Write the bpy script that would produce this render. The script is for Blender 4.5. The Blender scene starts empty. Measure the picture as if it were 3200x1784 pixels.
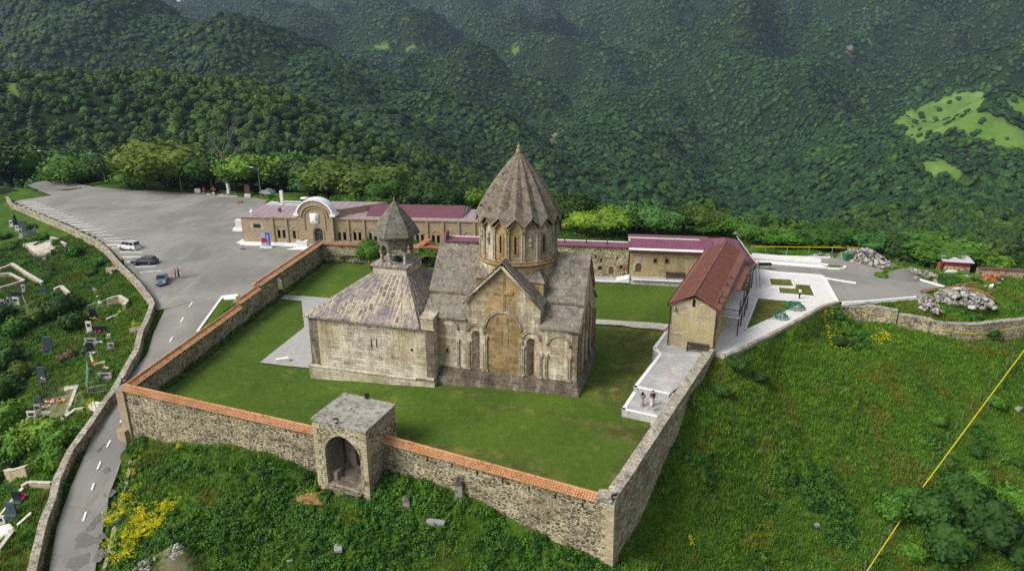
import bpy, bmesh, math, random
import numpy as np
from mathutils import Vector, Matrix, noise
from mathutils.geometry import tessellate_polygon, delaunay_2d_cdt
random.seed(7); rng = np.random.default_rng(7)
R = math.radians
SC = bpy.context.scene
COL = SC.collection
# ------------------------------------------------------------------ camera
F0, CX, CY = 2130.0, 1600.0, 892.0            # the photograph's own pixels (3200 wide)
PITCH = math.atan((892 - 182) / F0)
HC = 36.0
cam_d = bpy.data.cameras.new('camera'); cam = bpy.data.objects.new('camera', cam_d); COL.objects.link(cam)
cam_d.sensor_width = 36; cam_d.lens = F0 / 3200 * 36; cam_d.clip_end = 12000; cam_d.clip_start = 0.5
cam.location = (0, 0, HC); cam.rotation_euler = (math.pi / 2 - PITCH, 0, 0)
SC.camera = cam
# ------------------------------------------------------------------ sky, sun, exposure
SUN_EL, SUN_AZ = 43, 243      # azimuth clockwise from +Y; overcast sun behind and left of the camera
w = bpy.data.worlds.new('World'); SC.world = w; w.use_nodes = True
nt = w.node_tree; nt.nodes.clear()
sky = nt.nodes.new('ShaderNodeTexSky'); sky.sky_type = 'NISHITA'; sky.sun_disc = False
sky.sun_elevation = R(SUN_EL); sky.sun_rotation = R(SUN_AZ); sky.air_density = 1.0; sky.dust_density = 3.0; sky.ozone_density = 1.0
hs = nt.nodes.new('ShaderNodeHueSaturation'); hs.inputs['Saturation'].default_value = 0.35
bg = nt.nodes.new('ShaderNodeBackground'); bg.inputs['Strength'].default_value = 0.13
ow = nt.nodes.new('ShaderNodeOutputWorld')
nt.links.new(sky.outputs[0], hs.inputs['Color']); nt.links.new(hs.outputs[0], bg.inputs[0]); nt.links.new(bg.outputs[0], ow.inputs[0])
sun_d = bpy.data.lights.new('sun', 'SUN'); sun_d.energy = 2.35; sun_d.angle = R(24); sun_d.color = (1, 0.965, 0.9)
sun = bpy.data.objects.new('sun', sun_d); COL.objects.link(sun)
sun.rotation_euler = (R(90 - SUN_EL), 0, R(180 - SUN_AZ))
SC.view_settings.view_transform = 'Standard'; SC.view_settings.look = 'None'; SC.view_settings.gamma = 1
SC.view_settings.exposure = 0.55
SC.cycles.use_denoising = False
SC.cycles.max_bounces = 5; SC.cycles.diffuse_bounces = 3; SC.cycles.glossy_bounces = 2
SC.cycles.transmission_bounces = 3; SC.cycles.transparent_max_bounces = 4; SC.cycles.volume_bounces = 0
# ------------------------------------------------------------------ pixel -> world point
def ray(u, v):
    x = (u - CX) / F0; y = -(v - CY) / F0
    return np.array([x, math.cos(PITCH) + y * math.sin(PITCH), -math.sin(PITCH) + y * math.cos(PITCH)])
C0 = np.array([0, 0, HC])
def G(u, v, z=0.0):
    r = ray(u, v); return C0 + r * ((HC - z) / -r[2])
def PW(u, v, P, Q):
    d = (np.array(Q) - np.array(P))[:2]; n = np.array([-d[1], d[0]]); r = ray(u, v)
    t = ((np.array(P)[:2] - C0[:2]) @ n) / (r[:2] @ n); return C0 + r * t
def PR(u, v, dist):
    r = ray(u, v); return C0 + r * (dist / math.hypot(r[0], r[1]))
AZ = R(16.2)
EX = np.array([math.cos(AZ), -math.sin(AZ), 0]); EY = np.array([math.sin(AZ), math.cos(AZ), 0]); EZ = np.array([0, 0, 1.0])
O0 = G(1805, 1243, 0)
def CH(a, b, z): return O0 + EX * a + EY * b + EZ * z
def proj(x, y, z):
    c, s = math.cos(PITCH), math.sin(PITCH); q = z - HC; d = y * c - q * s
    return CX + F0 * x / d, CY - F0 * (y * s + q * c) / d
# ------------------------------------------------------------------ object helpers
def tag(o, label=None, cat=None, group=None, kind=None):
    if label: o['label'] = label
    if cat: o['category'] = cat
    if group: o['group'] = group
    if kind: o['kind'] = kind
    return o
def thing(name, label, cat, loc=(0, 0, 0), rotz=0, group=None):
    o = bpy.data.objects.new(name, None); COL.objects.link(o); o.location = Vector(loc); o.rotation_euler = (0, 0, rotz)
    o.empty_display_size = 0.3
    return tag(o, label, cat, group)
def origin_of(o):
    v = Vector((0, 0, 0))
    while o is not None: v += Vector(o.location); o = o.parent
    return v
class MB:
    """collects faces; coordinates are world metres (or local to the parent when build(local=True))"""
    def __init__(s): s.v = []; s.f = []
    def add(s, vs, fs):
        k = len(s.v); s.v += [tuple(float(c) for c in p) for p in vs]; s.f += [tuple(i + k for i in f) for f in fs]; return s
    def poly(s, pts): return s.add(pts, [tuple(range(len(pts)))])
    def extr(s, pts, vec):
        n = len(pts); vec = np.array(vec, float); a = [np.array(p, float) for p in pts]
        s.add(a + [p + vec for p in a], [tuple(range(n))[::-1], tuple(range(n, 2 * n))] + [(i, (i + 1) % n, n + (i + 1) % n, n + i) for i in range(n)]); return s
    def prism(s, pts, z0, z1): return s.extr([(p[0], p[1], z0) for p in pts], (0, 0, z1 - z0))
    def box(s, c, sx, sy, sz, ang=0):
        """c = centre of the base"""
        ca, sa = math.cos(ang), math.sin(ang); pts = []
        for x, y in ((-1, -1), (1, -1), (1, 1), (-1, 1)):
            x *= sx / 2; y *= sy / 2; pts.append((c[0] + x * ca - y * sa, c[1] + x * sa + y * ca))
        return s.prism(pts, c[2], c[2] + sz)
    def hexa(s, p8): return s.add(p8, [(0, 3, 2, 1), (4, 5, 6, 7), (0, 1, 5, 4), (1, 2, 6, 5), (2, 3, 7, 6), (3, 0, 4, 7)])
    def tube(s, pts, r, n=6, cap=True):
        P = [Vector(p) for p in pts]; m = len(P); rs = r if hasattr(r, '__len__') else [r] * m; base = len(s.v); up = Vector((0.013, 0.02, 1)).normalized()
        d0 = (P[1] - P[0]).normalized(); side = d0.cross(up)
        if side.length < 0.05: side = d0.cross(Vector((1, 0, 0)))
        side.normalize(); vs = []; fs = []
        for i in range(m):
            d = (P[min(i + 1, m - 1)] - P[max(i - 1, 0)]).normalized(); side = (side - d * side.dot(d)).normalized(); o2 = d.cross(side)
            for k in range(n):
                a = 2 * math.pi * k / n; vs.append(P[i] + (side * math.cos(a) + o2 * math.sin(a)) * rs[i])
        for i in range(m - 1):
            for k in range(n): fs.append((i * n + k, i * n + (k + 1) % n, (i + 1) * n + (k + 1) % n, (i + 1) * n + k))
        if cap: fs += [tuple(range(n))[::-1], tuple(range((m - 1) * n, m * n))]
        return s.add(vs, fs)
    def lathe(s, c, prof, n=16, ph=0.0):
        vs = []; fs = []; m = len(prof)
        for r, z in prof:
            for k in range(n): a = ph + 2 * math.pi * k / n; vs.append((c[0] + r * math.cos(a), c[1] + r * math.sin(a), c[2] + z))
        for i in range(m - 1):
            for k in range(n): fs.append((i * n + k, i * n + (k + 1) % n, (i + 1) * n + (k + 1) % n, (i + 1) * n + k))
        fs += [tuple(range(n))[::-1], tuple(range((m - 1) * n, m * n))]
        return s.add(vs, fs)
    def blob(s, c, r, sx=1, sy=1, sz=1, sub=1, amp=0.15, seed=0):
        bm = bmesh.new(); bmesh.ops.create_icosphere(bm, subdivisions=sub, radius=1)
        vs = []
        for v in bm.verts:
            k = 1 + amp * noise.noise(v.co * 1.7 + Vector((seed * 3.1, seed * 1.7, seed)))* 2
            vs.append((c[0] + v.co.x * r * sx * k, c[1] + v.co.y * r * sy * k, c[2] + v.co.z * r * sz * k))
        s.add(vs, [tuple(v.index for v in f.verts) for f in bm.faces]); bm.free(); return s
    def build(s, name, mat, parent=None, local=False, smooth=False, recalc=True, uv=True):
        me = bpy.data.meshes.new(name); off = Vector((0, 0, 0)) if (local or parent is None) else origin_of(parent)
        me.from_pydata([(x - off.x, y - off.y, z - off.z) for x, y, z in s.v], [], s.f)
        if recalc:
            bm = bmesh.new(); bm.from_mesh(me); bmesh.ops.recalc_face_normals(bm, faces=bm.faces); bm.to_mesh(me); bm.free()
        if uv: auto_uv(me)
        if smooth: me.polygons.foreach_set('use_smooth', [True] * len(me.polygons))
        me.materials.append(mat); me.update()
        o = bpy.data.objects.new(name, me); COL.objects.link(o); o.parent = parent
        return o
def auto_uv(me):
    n = len(me.polygons)
    if not n: return
    nor = np.zeros(n * 3); me.polygons.foreach_get('normal', nor); nor = nor.reshape(-1, 3)
    co = np.zeros(len(me.vertices) * 3); me.vertices.foreach_get('co', co); co = co.reshape(-1, 3)
    tot = np.zeros(n, int); me.polygons.foreach_get('loop_total', tot)
    vi = np.zeros(len(me.loops), int); me.loops.foreach_get('vertex_index', vi)
    N = np.repeat(nor, tot, axis=0); P = co[vi]
    N[N[:, 2] < -0.0] *= 1
    T = np.stack([-N[:, 1], N[:, 0], 0 * N[:, 0]], 1); L = np.linalg.norm(T, axis=1); flat = L < 0.02
    T[flat] = (1, 0, 0); L[flat] = 1; T /= L[:, None]; B = np.cross(N, T)
    B[flat] = (0, 1, 0)
    uvs = np.stack([(P * T).sum(1), (P * B).sum(1)], 1)
    lay = me.uv_layers.new(name='UVMap'); lay.data.foreach_set('uv', uvs.ravel().astype('f'))
class FR:
    """a vertical facade frame: origin, horizontal direction, outward normal"""
    def __init__(s, P, Q):
        s.o = np.array([P[0], P[1], 0.0]); d = np.array([Q[0] - P[0], Q[1] - P[1], 0.0]); s.len = np.linalg.norm(d); s.u = d / s.len
        s.n = np.array([s.u[1], -s.u[0], 0.0])       # to the right of the direction of travel: towards the camera when travelling left to right
        s.Q = s.o + d; s.ang = math.atan2(s.u[1], s.u[0])
    def p(s, a, z, d=0.0): return s.o + s.u * a + s.n * d + EZ * z
    def px(s, u, v, d=0.0):
        q = PW(u, v, s.o + s.n * d, s.Q + s.n * d); return float((q - s.o) @ s.u), float(q[2])
def arch(a, z0, w, h, n=8, pointed=0.0):
    """opening outline: width w centred on a, springing from z0 to total height h, round (or pointed) head"""
    r = w / 2; zs = z0 + h - r * (1 + pointed); pts = [(a - r, z0), (a - r, zs)]
    for k in range(1, n): 
        t = math.pi * k / n; pts.append((a - r * math.cos(t), zs + r * math.sin(t) * (1 + pointed * (1 - abs(math.cos(t))))))
    return pts + [(a + r, zs), (a + r, z0)]
def rect(a, z0, w, h): return [(a - w / 2, z0), (a - w / 2, z0 + h), (a + w / 2, z0 + h), (a + w / 2, z0)]
def wall_holes(mb, fr, outer, holes, d0=0.0, depth=0.3, back=False):
    loops = [outer] + holes; flat = [p for l in loops for p in l]
    tris = tessellate_polygon([[Vector((p[0], p[1], 0)) for p in l] for l in loops])
    mb.add([fr.p(a, z, d0) for a, z in flat], [tuple(t) for t in tris])
    if back: mb.add([fr.p(a, z, d0 - depth) for a, z in flat], [tuple(t)[::-1] for t in tris])
    for l in (loops if back else holes):
        n = len(l); mb.add([fr.p(a, z, d0) for a, z in l] + [fr.p(a, z, d0 - depth) for a, z in l], [(i, (i + 1) % n, n + (i + 1) % n, n + i) for i in range(n)])
def panel(mb, fr, outline, d): mb.poly([fr.p(a, z, d) for a, z in outline])
def copy_tree(o, parent=None):
    c = o.copy(); COL.objects.link(c); c.parent = parent
    for ch in list(o.children): copy_tree(ch, c)
    return c
def inpoly(x, y, poly):
    x = np.asarray(x, float); y = np.asarray(y, float); r = np.zeros(x.shape, bool); n = len(poly)
    for i in range(n):
        x1, y1 = poly[i][0], poly[i][1]; x2, y2 = poly[(i + 1) % n][0], poly[(i + 1) % n][1]
        if y1 == y2: continue
        c = ((y1 > y) != (y2 > y)) & (x < (x2 - x1) * (y - y1) / (y2 - y1) + x1); r ^= c
    return r
def dist_poly(x, y, pl, closed=True):
    x = np.asarray(x, float); y = np.asarray(y, float); d = np.full(x.shape, 1e9); n = len(pl)
    for i in range(n if closed else n - 1):
        x1, y1 = pl[i][0], pl[i][1]; x2, y2 = pl[(i + 1) % n][0], pl[(i + 1) % n][1]; dx, dy = x2 - x1, y2 - y1
        t = np.clip(((x - x1) * dx + (y - y1) * dy) / (dx * dx + dy * dy + 1e-9), 0, 1); d = np.minimum(d, np.hypot(x - x1 - t * dx, y - y1 - t * dy))
    return d
# ================================================================== materials
def rgb(h, k=1.0):
    """sRGB hex -> linear base colour"""
    c = [int(h[i:i + 2], 16) / 255 for i in (0, 2, 4)]
    return tuple((x / 12.92 if x <= 0.04045 else ((x + 0.055) / 1.055) ** 2.4) * k for x in c) + (1,)
class NM:
    def __init__(s, name):
        s.m = bpy.data.materials.new(name); s.m.use_nodes = True; s.t = s.m.node_tree; s.t.nodes.clear()
        s.out = s.n('ShaderNodeOutputMaterial'); s.b = s.n('ShaderNodeBsdfPrincipled'); s.l(s.b.outputs[0], s.out.inputs[0])
        s.b.inputs['Roughness'].default_value = 0.85; s.b.inputs['Specular IOR Level'].default_value = 0.25
    def n(s, t, **k):
        x = s.t.nodes.new(t)
        for a, b in k.items(): setattr(x, a, b)
        return x
    def l(s, a, b): s.t.links.new(a, b)
    def setv(s, sock, v):
        if hasattr(v, 'default_value') or hasattr(v, 'is_output'): s.l(v, sock)
        else: sock.default_value = v
    def co(s, kind='Object', scale=(1, 1, 1)):
        t = s.n('ShaderNodeTexCoord'); m = s.n('ShaderNodeMapping'); m.inputs['Scale'].default_value = scale; s.l(t.outputs[kind], m.inputs[0]); return m.outputs[0]
    def world(s, scale=(1, 1, 1)):
        t = s.n('ShaderNodeNewGeometry'); m = s.n('ShaderNodeMapping'); m.inputs['Scale'].default_value = scale; s.l(t.outputs['Position'], m.inputs[0]); return m.outputs[0]
    def noise(s, vec, scale, detail=4, rough=0.55, dist=0.0):
        x = s.n('ShaderNodeTexNoise'); s.l(vec, x.inputs['Vector']); x.inputs['Scale'].default_value = scale; x.inputs['Detail'].default_value = detail
        x.inputs['Roughness'].default_value = rough; x.inputs['Distortion'].default_value = dist; return x.outputs['Fac']
    def voro(s, vec, scale, feat='F1', rand=1.0, out='Distance'):
        x = s.n('ShaderNodeTexVoronoi'); x.feature = feat; s.l(vec, x.inputs['Vector']); x.inputs['Scale'].default_value = scale; x.inputs['Randomness'].default_value = rand; return x.outputs[out]
    def ramp(s, fac, stops, interp='LINEAR'):
        x = s.n('ShaderNodeValToRGB'); s.l(fac, x.inputs[0]); x.color_ramp.interpolation = interp; e = x.color_ramp.elements
        while len(e) < len(stops): e.new(0.5)
        for i, (p, c) in enumerate(stops): e[i].position = p; e[i].color = c if len(c) == 4 else tuple(c) + (1,)
        return x.outputs[0]
    def mix(s, fac, a, b, mode='MIX'):
        x = s.n('ShaderNodeMix', data_type='RGBA', blend_type=mode); s.setv(x.inputs[0], fac); s.setv(x.inputs[6], a); s.setv(x.inputs[7], b); return x.outputs[2]
    def math(s, op, a, b=0.5, c=None):
        x = s.n('ShaderNodeMath', operation=op); s.setv(x.inputs[0], a); s.setv(x.inputs[1], b)
        if c is not None: s.setv(x.inputs[2], c)
        return x.outputs[0]
    def sep(s, vec): x = s.n('ShaderNodeSeparateXYZ'); s.l(vec, x.inputs[0]); return x.outputs
    def bump(s, h, strength=0.4, dist=0.05):
        x = s.n('ShaderNodeBump'); x.inputs['Strength'].default_value = strength; x.inputs['Distance'].default_value = dist; s.l(h, x.inputs['Height']); s.l(x.outputs[0], s.b.inputs['Normal'])
    def brick(s, vec, w, h, c1, c2, mortar, msize=0.012, bias=0.0, off=0.5):
        x = s.n('ShaderNodeTexBrick'); s.l(vec, x.inputs['Vector']); x.inputs['Scale'].default_value = 1; x.inputs['Brick Width'].default_value = w; x.inputs['Row Height'].default_value = h
        x.inputs['Color1'].default_value = c1; x.inputs['Color2'].default_value = c2; x.inputs['Mortar'].default_value = mortar; x.inputs['Mortar Size'].default_value = msize
        x.inputs['Bias'].default_value = bias; x.offset = off; x.inputs['Mortar Smooth'].default_value = 0.2; return x
    def color(s, c): s.setv(s.b.inputs['Base Color'], c)
    def rough(s, r): s.setv(s.b.inputs['Roughness'], r)
W1 = (1, 1, 1, 1); K1 = (0, 0, 0, 1)
def plain(name, col, rough=0.7, var=0.12, metal=0.0, nscale=1.5, spec=0.3):
    m = NM(name); v = m.noise(m.co(), nscale, 5, 0.65)
    c = rgb(col) if isinstance(col, str) else col
    m.color(m.mix(m.ramp(v, [(0.3, K1), (0.7, W1)]), tuple(x * (1 - var) for x in c[:3]) + (1,), tuple(min(1, x * (1 + var)) for x in c[:3]) + (1,)))
    m.rough(rough); m.b.inputs['Metallic'].default_value = metal; m.b.inputs['Specular IOR Level'].default_value = spec
    return m.m
def ashlar(name, c1, c2, streak, dark, bw=0.95, bh=0.42, ochre=None, grime=0.5, mortar='6b6250', seed=0.0, white='cfc8b4'):
    m = NM(name); uv = m.co('UV'); 
    wob = m.n('ShaderNodeVectorMath', operation='ADD'); mm = m.n('ShaderNodeMapping'); mm.inputs['Location'].default_value = (seed, seed, 0)
    m.l(uv, mm.inputs[0]); nz = m.n('ShaderNodeTexNoise'); nz.inputs['Scale'].default_value = 0.7; m.l(mm.outputs[0], nz.inputs['Vector'])
    sc = m.n('ShaderNodeVectorMath', operation='SCALE'); sc.inputs['Scale'].default_value = 0.06; m.l(nz.outputs['Color'], sc.inputs[0]); m.l(mm.outputs[0], wob.inputs[0]); m.l(sc.outputs[0], wob.inputs[1])
    br = m.brick(wob.outputs[0], bw, bh, rgb(c1), rgb(c2), rgb(mortar), 0.014)
    br2 = m.brick(wob.outputs[0], bw * 2.0, bh * 1.0, K1, W1, (0.5, 0.5, 0.5, 1), 0.0, 0.0, 0.3)
    c = br.outputs['Color']
    pos = m.world()
    c = m.mix(m.math('MULTIPLY', m.ramp(br2.outputs['Color'], [(0.55, K1), (0.95, W1)]), 0.42), c, rgb(dark))
    if ochre: c = m.mix(m.math('MULTIPLY', m.ramp(m.noise(pos, 0.2, 4, 0.6, 0.3), [(0.5, K1), (0.64, W1)]), 0.72), c, rgb(ochre))
    st = m.noise(m.world((1.0, 1.0, 0.16)), 0.75, 7, 0.75, 0.5)
    c = m.mix(m.math('MULTIPLY', m.ramp(st, [(0.50, K1), (0.66, W1)]), 0.7), c, rgb(white))
    c = m.mix(m.math('MULTIPLY', m.ramp(st, [(0.34, W1), (0.47, K1)]), grime), c, rgb(streak))
    if name == 'church_ashlar':   # rust-coloured lichen that has spread over the middle bay and the drum
        cc = CH(-8.9, 0, 0); ax = m.n('ShaderNodeVectorMath', operation='DOT_PRODUCT'); sb = m.n('ShaderNodeVectorMath', operation='SUBTRACT'); g_ = m.n('ShaderNodeNewGeometry'); m.l(g_.outputs['Position'], sb.inputs[0]); sb.inputs[1].default_value = tuple(cc); m.l(sb.outputs[0], ax.inputs[0]); ax.inputs[1].default_value = tuple(EX)
        dd = m.math('ADD', m.math('ABSOLUTE', ax.outputs['Value']), m.math('MULTIPLY', m.noise(pos, 0.45, 5, 0.65), 6.0))
        c = m.mix(m.math('MULTIPLY', m.ramp(m.math('DIVIDE', dd, 10.0), [(0.42, W1), (0.62, K1)]), 0.72), c, m.mix(m.ramp(m.noise(pos, 0.9, 5, 0.7), [(0.4, K1), (0.6, W1)]), rgb('6f5a3c'), rgb('a5823f')))
    fine = m.noise(pos, 3.5, 8, 0.75)
    c = m.mix(m.math('MULTIPLY', m.ramp(m.noise(m.world((1, 1, .45)), 0.42, 6, 0.7, 0.4), [(0.5, K1), (0.64, W1)]), grime * 0.75), c, rgb(streak))
    c = m.mix(m.math('MULTIPLY', m.ramp(fine, [(0.33, W1), (0.5, K1)]), grime * 0.9), c, rgb(dark))
    c = m.mix(m.math('MULTIPLY', m.ramp(m.noise(pos, 1.1, 6, 0.7), [(0.56, K1), (0.7, W1)]), grime * 0.6), c, rgb(dark))
    m.color(c); m.rough(0.9)
    m.bump(m.math('ADD', m.math('MULTIPLY', br.outputs['Fac'], -0.6), fine), 0.5, 0.05)
    return m.m
def rubble(name, stones=('3f3d33', '6b6350', '8a8064', '5a5444'), mortar='b3a585', scale=3.0, grow=None, mortar_w=0.07):
    m = NM(name); uv = m.co('UV', (1, 1.7, 1)); nz = m.n('ShaderNodeTexNoise'); nz.inputs['Scale'].default_value = 2.2; m.l(uv, nz.inputs['Vector'])
    sc = m.n('ShaderNodeVectorMath', operation='SCALE'); sc.inputs['Scale'].default_value = 0.35; m.l(nz.outputs['Color'], sc.inputs[0])
    ad = m.n('ShaderNodeVectorMath', operation='ADD'); m.l(uv, ad.inputs[0]); m.l(sc.outputs[0], ad.inputs[1])
    cell = m.voro(ad.outputs[0], scale, out='Color'); edge = m.voro(ad.outputs[0], scale, 'DISTANCE_TO_EDGE')
    val = m.sep(cell)[0]
    c = m.ramp(val, [(0.0, rgb(stones[0])), (0.35, rgb(stones[1])), (0.62, rgb(stones[3])), (1.0, rgb(stones[2]))])
    pos = m.world()
    big = m.noise(pos, 0.35, 4, 0.6)
    mw = m.math('MULTIPLY_ADD', m.ramp(big, [(0.35, K1), (0.65, W1)]), mortar_w * 2.6, mortar_w * 0.5)
    c = m.mix(m.math('MULTIPLY', m.math('LESS_THAN', edge, mw), 0.9), c, rgb(mortar))
    fine = m.noise(pos, 5, 7, 0.75)
    c = m.mix(m.math('MULTIPLY', m.ramp(m.noise(m.world((1, 1, 2.2)), 0.45, 6, 0.7, 0.6), [(0.52, K1), (0.66, W1)]), 0.6), c, rgb(mortar))
    c = m.mix(m.math('MULTIPLY', m.ramp(m.noise(m.world((.6, .6, 3)), 0.8, 6, 0.7), [(0.36, W1), (0.48, K1)]), 0.55), c, rgb('3d392e'))
    c = m.mix(m.math('MULTIPLY', m.ramp(fine, [(0.36, W1), (0.52, K1)]), 0.6), c, rgb('332f26'))
    c = m.mix(m.math('MULTIPLY', m.ramp(m.noise(pos, 0.9, 5, 0.7), [(0.5, K1), (0.66, W1)]), 0.45), c, rgb('3c3b30'))
    if grow: c = m.mix(m.math('MULTIPLY', m.ramp(m.noise(pos, 1.3, 5, 0.7), [(0.6, K1), (0.68, W1)]), 0.6), c, rgb(grow))
    m.color(c); m.rough(0.95); m.bump(m.math('ADD', m.math('MINIMUM', edge, 0.15), m.math('MULTIPLY', fine, 0.12)), 0.9, 0.18)
    return m.m
def lichen_roof(name, base='6a665c', base2='4f4b43', spots='a39d8e', moss='5b5a33', uvb=(1.1, 0.9)):
    m = NM(name); pos = m.world(); uv = m.co('UV')
    br = m.brick(uv, uvb[0], uvb[1], rgb(base), rgb(base2), rgb('38342d'), 0.02)
    c = br.outputs['Color']
    c = m.mix(m.math('MULTIPLY', m.ramp(m.noise(m.world((1, 1, .5)), 0.5, 5, 0.7), [(0.42, K1), (0.64, W1)]), 0.6), c, rgb('7d776b'))
    c = m.mix(m.math('MULTIPLY', m.ramp(m.noise(pos, 1.6, 8, 0.8), [(0.40, W1), (0.52, K1)]), 0.75), c, rgb('3d3a34'))
    c = m.mix(m.math('MULTIPLY', m.ramp(m.noise(pos, 4.2, 6, 0.8), [(0.57, K1), (0.63, W1)]), 0.8), c, rgb(spots))
    c = m.mix(m.math('MULTIPLY', m.ramp(m.noise(pos, 0.8, 6, 0.7), [(0.6, K1), (0.68, W1)]), 0.5), c, rgb(moss))
    m.color(c); m.rough(0.95); m.bump(m.noise(pos, 6, 8, 0.8), 0.6, 0.05)
    return m.m
def slab_roof(name):
    m = NM(name); uv = m.co('UV'); nz = m.n('ShaderNodeTexNoise'); nz.inputs['Scale'].default_value = 0.8; m.l(uv, nz.inputs['Vector'])
    sc = m.n('ShaderNodeVectorMath', operation='SCALE'); sc.inputs['Scale'].default_value = 0.12; m.l(nz.outputs['Color'], sc.inputs[0])
    ad = m.n('ShaderNodeVectorMath', operation='ADD'); m.l(uv, ad.inputs[0]); m.l(sc.outputs[0], ad.inputs[1])
    rot = m.n('ShaderNodeMapping'); rot.inputs['Rotation'].default_value = (0, 0, R(90)); m.l(ad.outputs[0], rot.inputs[0])
    a = m.brick(rot.outputs[0], 0.95, 0.55, K1, W1, (0.5, 0.5, 0.5, 1), 0.042, 0, 0.37)
    big = m.brick(rot.outputs[0], 1.7, 0.95, K1, W1, (0.5, 0.5, 0.5, 1), 0.02, 0, 0.4)
    tone = m.ramp(a.outputs['Color'], [(0, rgb('5c5248')), (0.25, rgb('7f7776')), (0.5, rgb('93887a')), (0.7, rgb('6b6264')), (0.85, rgb('9c9182')), (1, rgb('7a6b5c'))])
    tb = m.ramp(big.outputs['Color'], [(0, rgb('7c7474')), (0.5, rgb('6c6466')), (1, rgb('8c847c'))])
    low = m.ramp(m.noise(m.world(), 0.35, 3, 0.5), [(0.45, K1), (0.55, W1)])
    c = m.mix(low, tone, tb)
    fac = m.math('MAXIMUM', m.math('MULTIPLY', a.outputs['Fac'], m.math('SUBTRACT', 1.0, low)), m.math('MULTIPLY', big.outputs['Fac'], 1.0))
    c = m.mix(m.math('MULTIPLY', fac, 0.95), c, rgb('c2b598'))
    c = m.mix(m.math('MULTIPLY', m.ramp(m.noise(m.world((1, 1, 1)), 1.3, 6, 0.7), [(0.55, K1), (0.68, W1)]), 0.4), c, rgb('b3a58a'))
    c = m.mix(m.math('MULTIPLY', m.ramp(m.noise(m.world(), 2.2, 7, 0.75), [(0.38, W1), (0.5, K1)]), 0.55), c, rgb('40382f'))
    m.color(c); m.bump(m.math('MULTIPLY', fac, -1.0), 0.6, 0.06); return m.m
def tiles(name, c1='bd9064', c2='a97a50', w=0.24, h=0.38, dark='5f3a28'):
    m = NM(name); uv = m.co('UV'); br = m.brick(uv, w, h, rgb(c1), rgb(c2), rgb('7a4c36'), 0.018, 0, 0.0); c = br.outputs['Color']
    c = m.mix(m.math('MULTIPLY', m.ramp(m.noise(m.world(), 0.7, 5, 0.7), [(0.45, K1), (0.62, W1)]), 0.35), c, rgb('cba084'))
    c = m.mix(m.math('MULTIPLY', m.ramp(m.noise(m.world(), 1.4, 7, 0.75), [(0.34, W1), (0.46, K1)]), 0.55), c, rgb(dark))
    m.color(c); m.bump(br.outputs['Fac'], 0.3, 0.03); return m.m
def metal_roof(name, c, seam=0.55, c2=None, rough=0.5, dirt='6c6660'):
    m = NM(name); uv = m.co('UV'); x = m.sep(uv)[0]; fr_ = m.math('FRACT', m.math('DIVIDE', x, seam)); line = m.math('LESS_THAN', fr_, 0.1)
    base = m.mix(m.ramp(m.noise(m.world(), 0.6, 5, 0.65), [(0.35, K1), (0.65, W1)]), rgb(c), rgb(c2 or c))
    col = m.mix(m.math('MULTIPLY', line, 0.6), base, tuple(v * 0.35 for v in rgb(c)[:3]) + (1,))
    col = m.mix(m.math('MULTIPLY', m.ramp(m.noise(m.world((1, 1, 0.3)), 1.7, 6, 0.75), [(0.52, K1), (0.72, W1)]), 0.35), col, rgb(dirt))
    m.color(col); m.rough(rough); m.bump(line, 0.4, 0.04); m.b.inputs['Specular IOR Level'].default_value = 0.4; return m.m
def asphalt(name, c='73716c', c2='8a8780'):
    m = NM(name); pos = m.world()
    c_ = m.mix(m.ramp(m.noise(pos, 0.06, 6, 0.6, 0.6), [(0.38, K1), (0.62, W1)]), rgb(c), rgb(c2))
    c_ = m.mix(m.math('MULTIPLY', m.ramp(m.noise(m.world((1, .25, 1)), 0.35, 5, 0.65, 1.0), [(0.52, K1), (0.7, W1)]), 0.5), c_, rgb('989489'))
    crk = m.voro(pos, 0.22, 'DISTANCE_TO_EDGE'); nz = m.ramp(m.noise(pos, 0.15, 3), [(0.5, K1), (0.56, W1)])
    c_ = m.mix(m.math('MULTIPLY', m.math('MULTIPLY', m.math('LESS_THAN', crk, 0.012), nz), 0.3), c_, rgb('4b4a47'))
    c_ = m.mix(m.math('MULTIPLY', m.ramp(m.noise(pos, 12, 4, 0.8), [(0.35, W1), (0.6, K1)]), 0.2), c_, rgb('4d4c4a'))
    c_ = m.mix(m.math('MULTIPLY', m.ramp(m.noise(pos, 0.25, 6, 0.7), [(0.62, K1), (0.68, W1)]), 0.35), c_, rgb('9e998c'))
    m.color(c_); m.rough(0.9); return m.m
def paving(name, c1, c2, mortar, w=0.4, h=0.2, stain='8c857c', ang=16):
    m = NM(name); pos = m.world(); rot = m.n('ShaderNodeMapping'); rot.inputs['Rotation'].default_value = (0, 0, R(ang)); m.l(pos, rot.inputs[0])
    br = m.brick(rot.outputs[0], w, h, rgb(c1), rgb(c2), rgb(mortar), 0.012)
    c = m.mix(m.math('MULTIPLY', m.ramp(m.noise(pos, 0.5, 6, 0.7), [(0.48, K1), (0.68, W1)]), 0.6), br.outputs['Color'], rgb(stain))
    c = m.mix(m.math('MULTIPLY', m.ramp(m.noise(pos, 3, 6, 0.7), [(0.5, K1), (0.65, W1)]), 0.25), c, rgb('6d675d'))
    m.color(c); m.bump(br.outputs['Fac'], 0.2, 0.02); return m.m
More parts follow.
